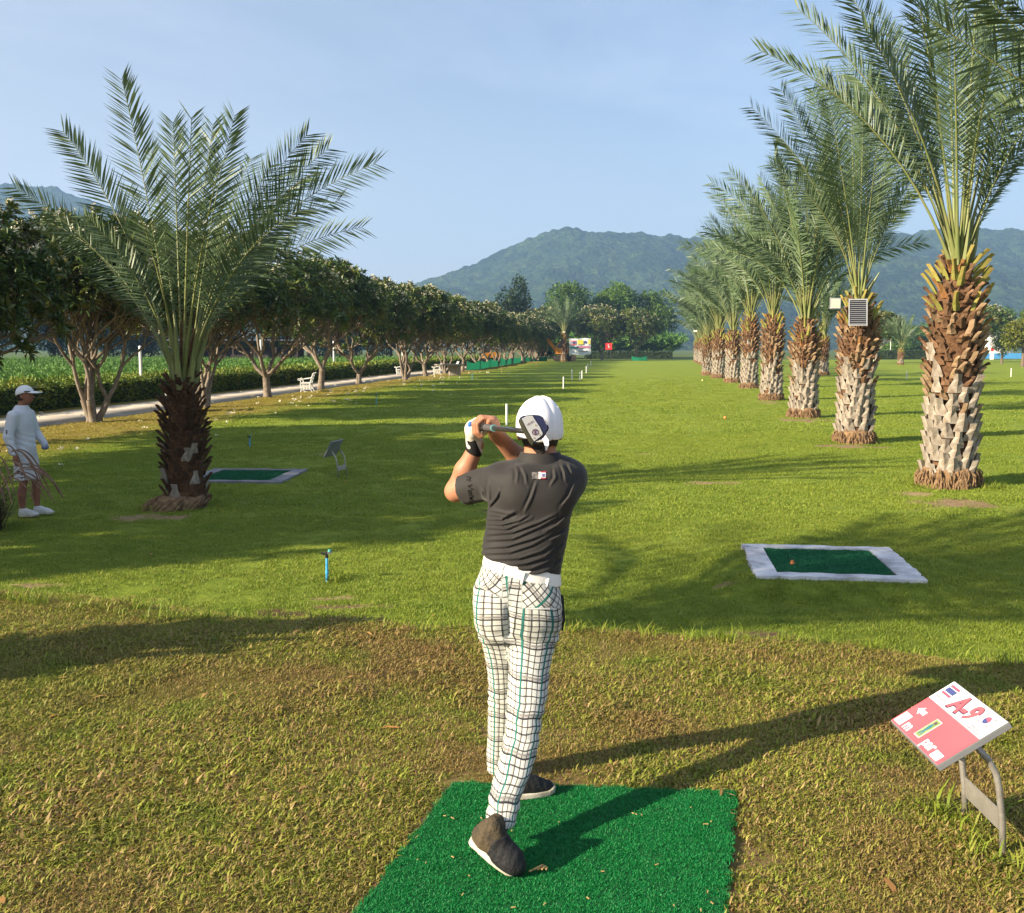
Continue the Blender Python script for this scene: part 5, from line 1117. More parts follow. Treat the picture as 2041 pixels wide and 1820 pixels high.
# ================================================================== people (smooth bodies grown from distance fields)
class Field:
    def __init__(s, lo, hi, h, n=None):
        s.lo = np.array(lo, float); s.h = h; s.n = np.ceil((np.array(hi) - s.lo) / h).astype(int) + 1 if n is None else np.array(n)
        s.d = np.full(s.n, .5, np.float32)
    def sub(s, lo, hi):
        a = np.clip(np.floor((np.array(lo) - s.lo) / s.h).astype(int), 0, s.n); b = np.clip(np.ceil((np.array(hi) - s.lo) / s.h).astype(int) + 1, 0, s.n)
        ax = [s.lo[i] + s.h * np.arange(a[i], b[i]) for i in range(3)]
        return tuple(slice(a[i], b[i]) for i in range(3)), np.meshgrid(*ax, indexing='ij')
    def add(s, prim, k=.02, op='u'):
        f, lo, hi = prim; m = k + .03
        if op == 'u':
            sl, X = s.sub(np.array(lo) - m, np.array(hi) + m); 
            if min(X[0].shape) == 0: return s
            d = f(*X).astype(np.float32); o = s.d[sl]
            h_ = np.clip(.5 + .5 * (o - d) / k, 0, 1); s.d[sl] = o * (1 - h_) + d * h_ - k * h_ * (1 - h_)
        return s
    def clip(s, f):          # keep where f <= 0
        X = np.meshgrid(*[s.lo[i] + s.h * np.arange(s.n[i]) for i in range(3)], indexing='ij'); s.d = np.maximum(s.d, f(*X).astype(np.float32)); return s
    def carve(s, prim):
        f, lo, hi = prim; sl, X = s.sub(np.array(lo) - .02, np.array(hi) + .02); s.d[sl] = np.maximum(s.d[sl], -f(*X).astype(np.float32)); return s
    def displace(s, fn):
        nb = np.abs(s.d) < .03; I = np.argwhere(nb); p = s.lo + I * s.h; s.d[nb] += fn(p).astype(np.float32); return s
    def mesh(s, iters=1):
        d = s.d; ins = d < 0
        c = [ins[i:ins.shape[0] - 1 + i, j:ins.shape[1] - 1 + j, k:ins.shape[2] - 1 + k] for i in (0, 1) for j in (0, 1) for k in (0, 1)]
        sm = sum(x.astype(np.int8) for x in c); act = (sm > 0) & (sm < 8); I = np.argwhere(act); vid = np.full(act.shape, -1, np.int64); vid[act] = np.arange(len(I))
        acc = np.zeros((len(I), 3)); cnt = np.zeros(len(I)); off = [(i, j, k) for i in (0, 1) for j in (0, 1) for k in (0, 1)]
        for a in range(8):
            for b in range(a + 1, 8):
                df = np.array(off[b]) - np.array(off[a])
                if np.abs(df).sum() != 1: continue
                ia, ib = I + off[a], I + off[b]; da, db = d[tuple(ia.T)], d[tuple(ib.T)]; x = (da < 0) != (db < 0)
                t = np.where(x, da / np.where(np.abs(da - db) < 1e-9, 1, da - db), 0)[:, None]; acc += np.where(x[:, None], np.array(off[a]) + df * t, 0); cnt += x
        v = s.lo + (I + acc / cnt[:, None]) * s.h
        Q = []
        for ax in range(3):
            u, w_ = [(1, 2), (2, 0), (0, 1)][ax]
            sl0 = [slice(1, -1)] * 3; sl0[ax] = slice(0, -1); sl1 = [slice(1, -1)] * 3; sl1[ax] = slice(1, None)
            e = ins[tuple(sl0)] != ins[tuple(sl1)]; J = np.argwhere(e); J[:, u] += 1; J[:, w_] += 1
            fl = ins[tuple(J.T)]
            def vv(du, dw): K = J.copy(); K[:, u] -= du; K[:, w_] -= dw; return vid[tuple(K.T)]
            q = np.stack([vv(1, 1), vv(0, 1), vv(0, 0), vv(1, 0)], -1); q[~fl] = q[~fl][:, ::-1]; Q.append(q)
        Q = np.concatenate(Q); Q = Q[(Q >= 0).all(1)]
        for _ in range(iters):       # light smoothing
            a_ = np.zeros_like(v); n_ = np.zeros(len(v))
            for i in range(4):
                for j in (1, 3): np.add.at(a_, Q[:, i], v[Q[:, (i + j) % 4]]); np.add.at(n_, Q[:, i], 1)
            v = v * .5 + .5 * a_ / np.maximum(n_, 1)[:, None]
        return v, Q
def cone(a, b, ra, rb):
    a, b = np.array(a, float), np.array(b, float); ba = b - a; L2 = ba @ ba; m = max(ra, rb)
    def f(x, y, z):
        t = np.clip(((x - a[0]) * ba[0] + (y - a[1]) * ba[1] + (z - a[2]) * ba[2]) / L2, 0, 1)
        return np.sqrt((x - a[0] - t * ba[0]) ** 2 + (y - a[1] - t * ba[1]) ** 2 + (z - a[2] - t * ba[2]) ** 2) - (ra + (rb - ra) * t)
    return f, np.minimum(a, b) - m, np.maximum(a, b) + m
def ell(c, r, rot=None):
    c = np.array(c, float); r = np.array(r, float); Rm = np.array(rot.transposed()) if rot is not None else np.eye(3); m = r.max()
    def f(x, y, z):
        p = [Rm[i, 0] * (x - c[0]) + Rm[i, 1] * (y - c[1]) + Rm[i, 2] * (z - c[2]) for i in range(3)]
        k0 = np.sqrt(sum((p[i] / r[i]) ** 2 for i in range(3))); k1 = np.sqrt(sum((p[i] / r[i] ** 2) ** 2 for i in range(3))); return k0 * (k0 - 1) / np.maximum(k1, 1e-6)
    return f, c - m, c + m
def cat_table(rows, n_=160):
    """rows of (z, ...) -> finely resampled, smooth"""
    A = np.array(sorted(rows, key=lambda r: r[0]), float); s = np.arange(len(A)); t = np.linspace(0, len(A) - 1, n_); i = np.clip(t.astype(int), 0, len(A) - 2); f = (t - i)[:, None]
    g = lambda k: A[np.clip(k, 0, len(A) - 1)]
    p0, p1_, p2_, p3 = g(i - 1), g(i), g(i + 1), g(i + 2)
    T = .5 * ((2 * p1_) + (-p0 + p2_) * f + (2 * p0 - 5 * p1_ + 4 * p2_ - p3) * f ** 2 + (-p0 + 3 * p1_ - 3 * p2_ + p3) * f ** 3); return T[np.argsort(T[:, 0])]
def loft(T, grow_=0.0, pw=2.0):
    z0, z1 = T[0, 0], T[-1, 0]
    def f(x, y, z):
        zc = np.clip(z, z0, z1); cx, cy, rx, ry = (np.interp(zc, T[:, 0], T[:, i]) for i in (1, 2, 3, 4)); rx = rx + grow_; ry = ry + grow_
        q = (np.abs((x - cx) / rx) ** pw + np.abs((y - cy) / ry) ** pw) ** (1 / pw); d = (q - 1) * np.minimum(rx, ry); return np.maximum(d, np.maximum(z - z1, z0 - z) )
    m = T[:, 3:5].max() + abs(grow_) + .01
    return f, np.array([T[:, 1].min() - m, T[:, 2].min() - m, z0]), np.array([T[:, 1].max() + m, T[:, 2].max() + m, z1])
def px_rows(rows):
    """(y, left, right, distance, half depth) read on the reference grid -> (z, cx, cy, rx, ry)"""
    out = []
    for y, l_, r_, Y_, ry in rows: a, b = P(l_, y, Y_), P(r_, y, Y_); out.append((a.z, (a.x + b.x) / 2, Y_, (b.x - a.x) / 2, ry))
    return out
def cloth_obj(name, fld, mat, parent, base, iters=1, attrs=None):
    v, q = fld.mesh(iters); at_ = attrs(v) if attrs else None
    o = link(name, npmesh(name, v - np.array(base), q, mats=[mat] if not isinstance(mat, list) else mat, smooth=True, attrs=at_), parent); return o
skin = M('skin', (.42, .2, .115), (.36, .16, .09), scale=12, rough=.5, spec=.35, bump=.08, bscale=180); hair_m = M('hair_black', (.012, .01, .009), (.03, .025, .02), scale=40, rough=.6, bump=.5, bscale=150)
for m_ in (skin,): m_.node_tree.nodes['Principled BSDF'].inputs['Subsurface Weight'].default_value = .08; m_.node_tree.nodes['Principled BSDF'].inputs['Subsurface Radius'].default_value = (.02, .008, .004)
cap_white = M('cap_white', (.8, .8, .83), (.74, .74, .78), scale=6, rough=.75, bump=.08, bscale=220, sheen=.1)
shirt_m = M('shirt_charcoal', (.0155, .014, .0135), (.02, .018, .0172), scale=7, rough=.72, bump=.1, bscale=300, spec=.35, sheen=.12)
glove_w = M('glove_white', (.72, .68, .6), (.62, .57, .49), scale=14, rough=.65, bump=.35, bscale=90); glove_b = M('glove_blue', (.03, .13, .5), rough=.6); glove_k = M('glove_black', (.012, .012, .013), rough=.7)
belt_w = M('belt_white', (.8, .79, .75), (.74, .73, .69), scale=9, rough=.5)
shoe_br = M('shoe_upper', (.08, .06, .034), (.026, .022, .018), scale=7, rough=.85, bump=.5, bscale=60, lo=.42, hi=.58); shoe_bk = M('shoe_black', (.009, .009, .01), (.016, .016, .017), scale=10, rough=.7, bump=.3, bscale=80); sole_m = M('shoe_sole', (.6, .56, .46), (.4, .36, .28), scale=10, rough=.8, c3=(.2, .17, .12), s3=8)

# ---------------------------------------------------------------- golfer
GB = np.array(G(1020, 1660, MATTOP)); golfer = empty('person', tuple(GB)); tag(golfer, 'golfer in charcoal polo and plaid trousers at the end of a swing', 'person')
W = lambda x, y, Y_: np.array(P(x, y, Y_))
torso = cat_table(px_rows([(1172, 955, 1118, 4.19, .125), (1140, 957, 1120, 4.19, .125), (1110, 958, 1125, 4.19, .124), (1080, 963, 1131, 4.19, .12), (1040, 969, 1137, 4.19, .117), (1012, 972, 1142, 4.2, .116), (985, 975, 1152, 4.2, .115), (962, 980, 1159, 4.21, .11), (942, 988, 1158, 4.21, .1), (926, 1008, 1149, 4.22, .086), (914, 1030, 1128, 4.22, .068), (904, 1042, 1112, 4.22, .056)]))
legR = cat_table(px_rows([(1235, 1012, 1116, 4.17, .1), (1255, 1010, 1113, 4.17, .1), (1281, 1011, 1108, 4.15, .098), (1330, 1011, 1098, 4.1, .088), (1380, 1011, 1092, 4.03, .08), (1410, 1010, 1086, 3.99, .078), (1450, 1007, 1077, 3.94, .075), (1500, 995, 1070, 3.87, .076), (1540, 987, 1058, 3.8, .073), (1580, 978, 1041, 3.74, .065), (1620, 971, 1033, 3.68, .058), (1645, 968, 1024, 3.65, .054)]))
legL = cat_table(px_rows([(1235, 948, 1022, 4.2, .095), (1255, 954, 1024, 4.2, .092), (1281, 960, 1035, 4.21, .09), (1330, 969, 1042, 4.24, .083), (1400, 973, 1042, 4.29, .075), (1450, 971, 1040, 4.32, .071), (1500, 972, 1036, 4.36, .067), (1560, 974, 1030, 4.40, .06), (1590, 974, 1027, 4.42, .058)]))
pelv = cat_table(px_rows([(1100, 969, 1112, 4.19, .108), (1130, 962, 1113, 4.19, .114), (1150, 955, 1115, 4.19, .12), (1175, 945, 1117, 4.19, .126), (1217, 947, 1118, 4.19, .128), (1250, 953, 1114, 4.19, .118), (1272, 962, 1108, 4.18, .1)]))
def rel(T, d): T = T.copy(); T[:, 3:5] -= d; return T
LS, LE, LW = W(1001, 958, 4.23), W(908, 979, 4.40), W(951, 886, 4.345)
RS, RE, RW = W(1132, 953, 4.25), W(1060, 944, 4.47), W(990, 866, 4.30)
CB, CH = W(950, 850, 4.36), W(1050, 860, 3.58)                 # club: butt end, head end
cdv = (CH - CB) / np.linalg.norm(CH - CB); cax = np.cross(cdv, [0, 0, 1.0]); cax /= np.linalg.norm(cax); cup = np.cross(cax, cdv)   # cax points to the right of the swing plane
if cax[0] < 0: cax = -cax
if cup[2] < 0: cup = -cup
sh = lambda t, a, r: CB + cdv * t + cax * (math.cos(a) * r) + cup * (math.sin(a) * r)
HC = W(1076, 848, 4.215)
def add_finger(F, t, angs, r0, rad, k=.004, drift=.0):
    pts = [sh(t + drift * i, R(a), r0 * (1 if i else 1.05)) for i, a in enumerate(angs)]
    for i in range(len(pts) - 1): F.add(cone(pts[i], pts[i + 1], rad * (1 - .07 * i), rad * (1 - .07 * (i + 1))), k)
lo_z = P(1020, 1660, 3.8)
body = Field([-.36, 3.45, MATTOP - .01], [.36, 4.68, 2.02], .0045)
body.add(loft(rel(torso, .018)), .01).add(loft(rel(pelv, .02)), .03).add(loft(rel(legR, .016)), .03).add(loft(rel(legL, .016)), .03)
body.add(cone(W(1078, 935, 4.22), W(1077, 880, 4.22), .066, .06), .03)
body.add(ell(HC, (.079, .098, .108)), .02).add(ell(HC + [0, .035, -.062], (.062, .068, .066)), .03).add(cone(HC + [0, .092, -.005], HC + [0, .116, -.034], .011, .017), .012)
for sx in (-1, 1):
    body.add(ell(HC + [sx * .083, .012, -.03], (.012, .022, .034), Euler((R(-12), 0, R(sx * 18))).to_matrix()), .008).add(ell(HC + [sx * .034, .09, .006], (.022, .014, .008)), .01)
body.add(ell(HC + [0, .098, -.07], (.026, .012, .009)), .008)
body.add(cone(LS, LE, .052, .044), .03).add(cone(LE, LE * .55 + LW * .45, .044, .044), .02).add(cone(LE * .55 + LW * .45, LW, .043, .03), .02)
body.add(cone(RS, RE, .052, .044), .03).add(cone(RE, RE * .55 + RW * .45, .043, .043), .02).add(cone(RE * .55 + RW * .45, RW, .042, .031), .02)
# right hand closed over the grip
body.add(ell(sh(.15, R(35), .036), (.03, .045, .026), Euler((0, R(-25), 0)).to_matrix()), .02).add(cone(RW, sh(.15, R(-10), .04), .03, .03), .02)
for i, tt in enumerate((.103, .126, .149, .172)): add_finger(body, tt, (58, 105, 158, 212, 250), (.041, .044, .042, .038)[i], (.0098, .0105, .0103, .0095)[i], .0025)
add_finger(body, .175, (-25, 30, 70), .027, .012, .006, .012)
cloth_obj('body', body, skin, golfer, GB, 1)
# hair
hf = Field(HC - [.12, .14, .16], HC + [.12, .14, .14], .004); hf.add(ell(HC + [0, -.006, 0], (.085, .1, .112)), .01).add(cone(W(1077, 896, 4.2), W(1077, 880, 4.2), .062, .07), .02)
nape = W(1077, 897, 4.13)[2]
hf.clip(lambda x, y, z: np.maximum(nape - z + .1 * (y - HC[1] + .1) * -1 - .02 * np.cos((x - HC[0]) * 60), (y - HC[1] - .02) + (z - HC[2]) * -.1)); cloth_obj('hair', hf, hair_m, golfer, GB, 1)
# cap
cf = Field(HC - [.13, .16, .14], HC + [.13, .26, .16], .004); CC = W(1076, 850, 4.205)
cf.add(ell(CC, (.0985, .118, .117)), .01).add(ell(CC + [0, 0, .03], (.086, .102, .087)), .02)
def cap_cut(x, y, z): return (CC[2] - .038 + .012 * np.clip((y - CC[1]) / .1, -1, 1) - .006 * np.cos((x - CC[0]) * 20) - z) * .9
cf.clip(cap_cut)
def capseam(p):
    a = np.arctan2(p[:, 0] - CC[0], p[:, 1] - CC[1]); s = np.abs(((a + math.pi / 6) / (math.pi / 3)) % 1 - .5); return (-.0055 * np.sin(np.clip(1 - 2 * np.abs(.5 - (((a + math.pi / 6) / (math.pi / 3)) % 1)), 0, 1) * math.pi / 2) + .003 + .003 * np.exp(-((.5 - s) / .03) ** 2)) * np.clip((np.hypot(p[:, 0] - CC[0], p[:, 1] - CC[1]) - .012) / .03, 0, 1) + .0032 * (vnoise(p, 15, 4) - .5) * 2
cf.displace(capseam)
cf.add(ell(CC + [0, 0, .1185], (.011, .011, .006)), .002)
vis = Field(CC - [.13, -.05, .1], CC + [.13, .26, .05], .004); vis.add(ell(CC + [0, .135, -.032], (.088, .1, .014)), .01); vis.d += 0; X3 = np.meshgrid(*[vis.lo[i] + vis.h * np.arange(vis.n[i]) for i in range(3)], indexing='ij'); vis.d = np.maximum(vis.d, np.abs(X3[2] - (CC[2] - .028 - 2.6 * (X3[0] - CC[0]) ** 2 - .1 * np.clip(X3[1] - CC[1] - .1, 0, 1))) - .0045).astype(np.float32)
capo = cloth_obj('cap', cf, cap_white, golfer, GB, 1); cloth_obj('visor', vis, cap_white, capo, GB, 1)
for k in range(6):
    a = math.pi / 3 * k + math.pi / 6 + math.pi / 6; pts = []
    for el in np.linspace(.06, 1.42, 14):
        d_ = np.array([math.sin(a) * math.sin(el), math.cos(a) * math.sin(el), math.cos(el)]); r_ = .06
        for _ in range(40):                       # walk out to the cloth
            p_ = CC + d_ * r_; i_ = np.round((p_ - cf.lo) / cf.h).astype(int); dd_ = cf.d[tuple(np.clip(i_, 0, cf.n - 1))]; r_ += max(min(dd_ * -.8, .01), -.01)
        if (CC + d_ * r_)[2] > CC[2] - .034: pts.append(tuple(CC + d_ * (r_ + .0002) - GB))
    MB().tube(pts, [.0013] * len(pts), 5).build('seam', cap_white, capo)
def strap_tail():
    pts = [W(1073, 874, 4.075), W(1082, 869, 4.06), W(1088, 878, 4.05), W(1090, 888, 4.045), W(1089, 898, 4.05)]; m = MB(); wd = [.008, .01, .011, .008, .003]; vs = []; fs = []
    for p, w_ in zip(pts, wd): vs += [tuple(p + [-w_, 0, -.002]), tuple(p + [w_, 0, .002]), tuple(p + [w_, .004, .002]), tuple(p + [-w_, .004, -.002])]
    for k in range(4):
        for j in range(4): fs.append((k * 4 + j, k * 4 + (j + 1) % 4, k * 4 + 4 + (j + 1) % 4, k * 4 + 4 + j))
    m.add([Vector(v) - Vector(GB) for v in vs], fs); m.build('cap_strap', cap_white, capo)
strap_tail()
# polo shirt
sf = Field([-.34, 4.0, P(1020, 1180, 4.2).z], [.36, 4.66, P(1020, 885, 4.2).z], .004)
sf.add(loft(torso, 0, 2.3), .01)
sf.add(ell(W(1003, 960, 4.215), (.072, .085, .075)), .05).add(ell(W(1128, 952, 4.22), (.075, .085, .08)), .05).add(ell(W(1045, 975, 4.12), (.085, .05, .1)), .06).add(ell(W(1105, 985, 4.12), (.07, .045, .1)), .06)
sl = Field(sf.lo, sf.lo, sf.h, sf.n)
SE = LS + (LE - LS) * .78; sd_ = (LE - LS) / np.linalg.norm(LE - LS)
sl.add(cone(LS, LE, .072, .069), .01); RE2 = RS + (RE - RS) * .8; rd = (RE - RS) / np.linalg.norm(RE - RS)
sl.clip(lambda x, y, z: (x - SE[0]) * sd_[0] + (y - SE[1]) * sd_[1] + (z - SE[2]) * sd_[2])
s2 = Field(sf.lo, sf.lo, sf.h, sf.n); s2.add(cone(RS, RE, .07, .066), .01); s2.clip(lambda x, y, z: (x - RE2[0]) * rd[0] + (y - RE2[1]) * rd[1] + (z - RE2[2]) * rd[2])
for q_ in (sl.d, s2.d):
    k_ = .03; h_ = np.clip(.5 + .5 * (sf.d - q_) / k_, 0, 1); sf.d = (sf.d * (1 - h_) + q_ * h_ - k_ * h_ * (1 - h_)).astype(np.float32)
ha, hb_ = W(958, 1112, 4.1), W(1118, 1153, 4.1); hs = (hb_[2] - ha[2]) / (hb_[0] - ha[0])
sf.clip(lambda x, y, z: (ha[2] + hs * (x - ha[0]) - .006 * np.sin((x - ha[0]) * 40) + .03 * np.clip(y - 4.15, 0, 1) - z) * .95)
FOLDS_AND_SHADOW = [[(640, 1180), (760, 1180), (850, 1130)], [(640, 1212), (760, 1222), (900, 1190), (965, 1150)], [(640, 1245), (800, 1255), (1000, 1172)], [(640, 1300), (850, 1282), (1060, 1205), (1190, 1140)], [(628, 1345), (850, 1335), (1060, 1240), (1190, 1165)],
         [(615, 1405), (800, 1395), (1000, 1335), (1115, 1290)], [(605, 1450), (830, 1442), (1000, 1385), (1135, 1310)], [(680, 1495), (900, 1490), (1080, 1432), (1160, 1375)], [(760, 1548), (950, 1532), (1100, 1482), (1170, 1425)], [(860, 1585), (1000, 1572), (1165, 1502)], [(900, 1625), (1060, 1610), (1180, 1560)],
         [(872, 750), (888, 810), (882, 890)], [(918, 760), (950, 830), (962, 900)], [(1225, 722), (1258, 800), (1272, 880)], [(1288, 732), (1322, 825)], [(1178, 765), (1188, 850), (1150, 910)], [(655, 1085), (720, 1005), (740, 950)], [(660, 1105), (800, 1135), (870, 1122)], [(660, 1140), (780, 1158), (880, 1130)], [(655, 870), (660, 960), (665, 1080)],
         [(1290, 1150), (1200, 1230), (1100, 1280)], [(1280, 1260), (1210, 1320), (1150, 1345)], [(1260, 1380), (1200, 1440)], [(1240, 1500), (1190, 1550)], [(560, 900), (600, 960), (620, 1060)], [(500, 1110), (560, 1060), (640, 1060)], [(1040, 880), (1000, 1000), (940, 1130)], [(1350, 880), (1300, 1000), (1230, 1090)]]  # next-to-last line is the club's cast shadow, put into the cloth's shape
def fold_sum(p, lines, w_, off=(808.8, 738.5), sc_=.2512):
    x, y, z = p[:, 0], p[:, 1], p[:, 2] - CAM_Z; dep = y * _cp - z * _sp; U = (1020.5 + FPX * x / dep - off[0]) / sc_; V = (910 - FPX * (z * _cp + y * _sp) / dep - off[1]) / sc_; tot = np.zeros(len(p))
    for ln in lines:
        best = np.full(len(p), 1e9); sgn = np.zeros(len(p)); end = np.zeros(len(p)); n_ = len(ln) - 1
        for i in range(n_):
            a_, b_ = np.array(ln[i], float), np.array(ln[i + 1], float); d_ = b_ - a_; L2 = d_ @ d_; t = np.clip(((U - a_[0]) * d_[0] + (V - a_[1]) * d_[1]) / L2, 0, 1)
            du, dv = U - a_[0] - t * d_[0], V - a_[1] - t * d_[1]; dd = np.hypot(du, dv); k = dd < best; best = np.where(k, dd, best); sgn = np.where(k, np.sign(d_[0] * dv - d_[1] * du), sgn); end = np.where(k, (i + t) / n_, end)
        s_ = best * sgn; e_ = np.sin(np.clip(end, .03, .97) * math.pi) ** .5
        tot += e_ * (np.exp(-(best / w_) ** 2) - .75 * np.exp(-((s_ - 1.9 * w_) / (1.1 * w_)) ** 2))
    return tot
def folds(p):
    nz_ = vnoise(p, 7, 2); n3 = vnoise(p, 16, 6); back = np.clip((4.24 - p[:, 1]) / .06, 0, 1)
    return -.0066 * back * fold_sum(p, FOLDS_AND_SHADOW, 10.0) - .004 * (n3 - .5) - .008 * (nz_ - .5)
sf.displace(folds)
shirt = cloth_obj('polo_shirt', sf, shirt_m, golfer, GB, 1)
# collar
cl = Field([-.1, 4.08, P(1020, 940, 4.2).z], [.32, 4.36, P(1020, 890, 4.2).z], .004); NC = W(1077, 915, 4.215)
def ring(c, r0, r1, h0, h1_, th):
    def f(x, y, z):
        t = np.clip((z - (c[2] + h0)) / (h1_ - h0), 0, 1); rr = r0 + (r1 - r0) * t; return np.maximum(np.abs(np.hypot((x - c[0]) / 1.02, (y - c[1]) / .94) - rr) - th, np.maximum(c[2] + h0 - z + .05 * np.clip(c[1] - y, 0, 1) * -1, z - c[2] - h1_ + .15 * np.clip(y - c[1], 0, 1)))
    return f, c + [-.13, -.13, h0 - .02], c + [.13, .13, h1_ + .02]
cl.add(ring(NC, .1, .074, -.03, .03, .006), .004); cloth_obj('collar', cl, shirt_m, shirt, GB, 1)
# patches on the back, lettering on the sleeve
def surf_y(fld, x, z):
    """front-most (camera side) surface of a field at x, z"""
    i = int(round((x - fld.lo[0]) / fld.h)); k = int(round((z - fld.lo[2]) / fld.h)); col = fld.d[i, :, k]; j = np.argmax(col < 0); return fld.lo[1] + fld.h * (j - col[j] / (col[j] - col[j - 1] + 1e-9) * 0 - .5)
def back_patch(nm, px0, py0, px1, py1, mat, lift=.0015, sub=4):
    vs = []; fs = []
    for a in range(sub + 1):
        for b in range(sub + 1):
            p = W(px0 + (px1 - px0) * a / sub, py0 + (py1 - py0) * b / sub, 4.08); y_ = surf_y(sf, p[0], p[2]); q = W(px0 + (px1 - px0) * a / sub, py0 + (py1 - py0) * b / sub, y_ - lift - .002); vs.append(tuple(q - GB))
    for a in range(sub):
        for b in range(sub): k = a * (sub + 1) + b; fs.append((k, k + sub + 1, k + sub + 2, k + 1))
    return MB().add(vs, fs).build(nm, mat, shirt)
back_patch('patch_grey', 1060, 941, 1073.5, 954.5, M('patch_grey', (.16, .15, .14), rough=.8)); back_patch('patch_white', 1073.5, 940.5, 1078, 954.5, _M['glove_white']); back_patch('patch_white', 1078, 941, 1088, 953.5, M('patch_pale', (.42, .44, .5), rough=.7)); back_patch('patch_red', 1078, 939.5, 1089, 941.5, M('patch_red', (.4, .03, .05), rough=.7), .003); back_patch('patch_red', 1079, 952.5, 1088, 954.5, _M['patch_red'], .003); back_patch('patch_navy', 1080.5, 945, 1086, 950, sign_blue, .003)
ink = M('sleeve_ink', (.006, .006, .006), rough=.5)
def sleeve_text(txt):
    c = bpy.data.curves.new('t', 'FONT'); c.body = txt; c.size = 24; c.offset = .5; c.shear = .25; o = bpy.data.objects.new('t', c); COL.objects.link(o)
    me = bpy.data.meshes.new_from_object(o.evaluated_get(bpy.context.evaluated_depsgraph_get())); bpy.data.objects.remove(o)
    a, b = (929.5, 948), (936.5, 1009); L_ = math.hypot(b[0] - a[0], b[1] - a[1]); ux, uy = (b[0] - a[0]) / L_, (b[1] - a[1]) / L_; wmax = max(v.co.x for v in me.vertices)
    bmx = bmesh.new(); bmx.from_mesh(me); bmesh.ops.subdivide_edges(bmx, edges=[e for e in bmx.edges if e.calc_length() > 3], cuts=2)
    for v in bmx.verts:
        s_, t_ = v.co.x / wmax * L_, v.co.y * .55
        px_, py_ = a[0] + ux * s_ - uy * -t_ * -1 * -1, a[1] + uy * s_ + ux * t_ * -1
        px_ = a[0] + ux * s_ + uy * t_; py_ = a[1] + uy * s_ - ux * t_
        p = W(px_, py_, 4.25); y_ = surf_y(sf, p[0], p[2]); p = W(px_, py_, y_); y_ = surf_y(sf, p[0], p[2]); v.co = Vector(W(px_, py_, y_ - .004) - GB)
    bmx.to_mesh(me); bmx.free(); me.materials.clear(); me.materials.append(ink); link('sleeve_lettering', me, shirt)
try: sleeve_text('it Volvx')
except Exception as ex: print('sleeve', ex)
# trousers with plaid
def plaid_mat(name, cloth, dark, grey, teal, per=.0238):
    m = bpy.data.materials.new(name); m.use_nodes = True; n = m.node_tree; b = n.nodes['Principled BSDF']; l = n.links.new; b.inputs['Roughness'].default_value = .8; b.inputs['Specular IOR Level'].default_value = .2
    a = n.nodes.new('ShaderNodeAttribute'); a.attribute_name = 'wv'; s = n.nodes.new('ShaderNodeSeparateXYZ'); l(a.outputs['Vector'], s.inputs[0])
    def stripe(src, per_, wid, off_):
        x = n.nodes.new('ShaderNodeMath'); x.operation = 'MULTIPLY_ADD'; x.inputs[1].default_value = 1 / per_; x.inputs[2].default_value = off_; l(src, x.inputs[0])
        f = n.nodes.new('ShaderNodeMath'); f.operation = 'FRACT'; l(x.outputs[0], f.inputs[0]); c = n.nodes.new('ShaderNodeMath'); c.operation = 'LESS_THAN'; c.inputs[1].default_value = wid / per_; l(f.outputs[0], c.inputs[0]); return c.outputs[0]
    def mix(fac, A, B, top=1.0):
        x = n.nodes.new('ShaderNodeMix'); x.data_type = 'RGBA'; mm = n.nodes.new('ShaderNodeMath'); mm.operation = 'MULTIPLY'; mm.inputs[1].default_value = top; l(fac, mm.inputs[0]); l(mm.outputs[0], x.inputs['Factor'])
        if hasattr(A, 'is_output'): l(A, x.inputs['A'])
        else: x.inputs['A'].default_value = (*A, 1)
        x.inputs['B'].default_value = (*B, 1); return x.outputs['Result']
    U, V = s.outputs['X'], s.outputs['Y']
    c = mix(stripe(V, per * 5, .02, .0), cloth, grey, .55); c = mix(stripe(U, per * 4, .016, .1), c, grey, .5)
    c = mix(stripe(U, per, .0044, 0), c, dark, .9); c = mix(stripe(V, per, .0044, 0), c, dark, .9)
    c = mix(stripe(V, per * 5, .0062, .0), c, dark, .85); c = mix(stripe(V, per * 5, .005, -.1), c, grey, .95)
    c = mix(stripe(U, per * 4, .0072, .3), c, teal, .95)
    l(c, b.inputs['Base Color'])
    z = n.nodes.new('ShaderNodeTexNoise'); z.inputs['Scale'].default_value = 26; z.inputs['Detail'].default_value = 3; g = n.nodes.new('ShaderNodeNewGeometry'); l(g.outputs['Position'], z.inputs['Vector']); bp = n.nodes.new('ShaderNodeBump'); bp.inputs['Strength'].default_value = .35; bp.inputs['Distance'].default_value = .012; l(z.outputs['Fac'], bp.inputs['Height']); l(bp.outputs[0], b.inputs['Normal'])
    return m
plaid = plaid_mat('plaid', (.56, .555, .5), (.03, .03, .036), (.2, .19, .18), (.01, .15, .12))
tf = Field([-.24, 3.5, MATTOP - .005], [.28, 4.55, P(1020, 1090, 4.2).z], .005)
tf.add(loft(pelv, 0, 2.3), .01).add(loft(legR), .025).add(loft(legL), .025)
tf.add(ell(W(993, 1213, 4.115), (.085, .066, .1)), .06).add(ell(W(1068, 1218, 4.11), (.09, .066, .1)), .06)
wz = lambda x: W(965, 1110, 4.19)[2] + (W(1112, 1150, 4.19)[2] - W(965, 1110, 4.19)[2]) * (x - W(965, 1110, 4.19)[0]) / (W(1112, 1150, 4.19)[0] - W(965, 1110, 4.19)[0])
tf.clip(lambda x, y, z: (z - wz(x) - .03) * .95)
cuffz = P(1000, 1643, 3.66).z
crx = P(1009, 1262, 4.1)
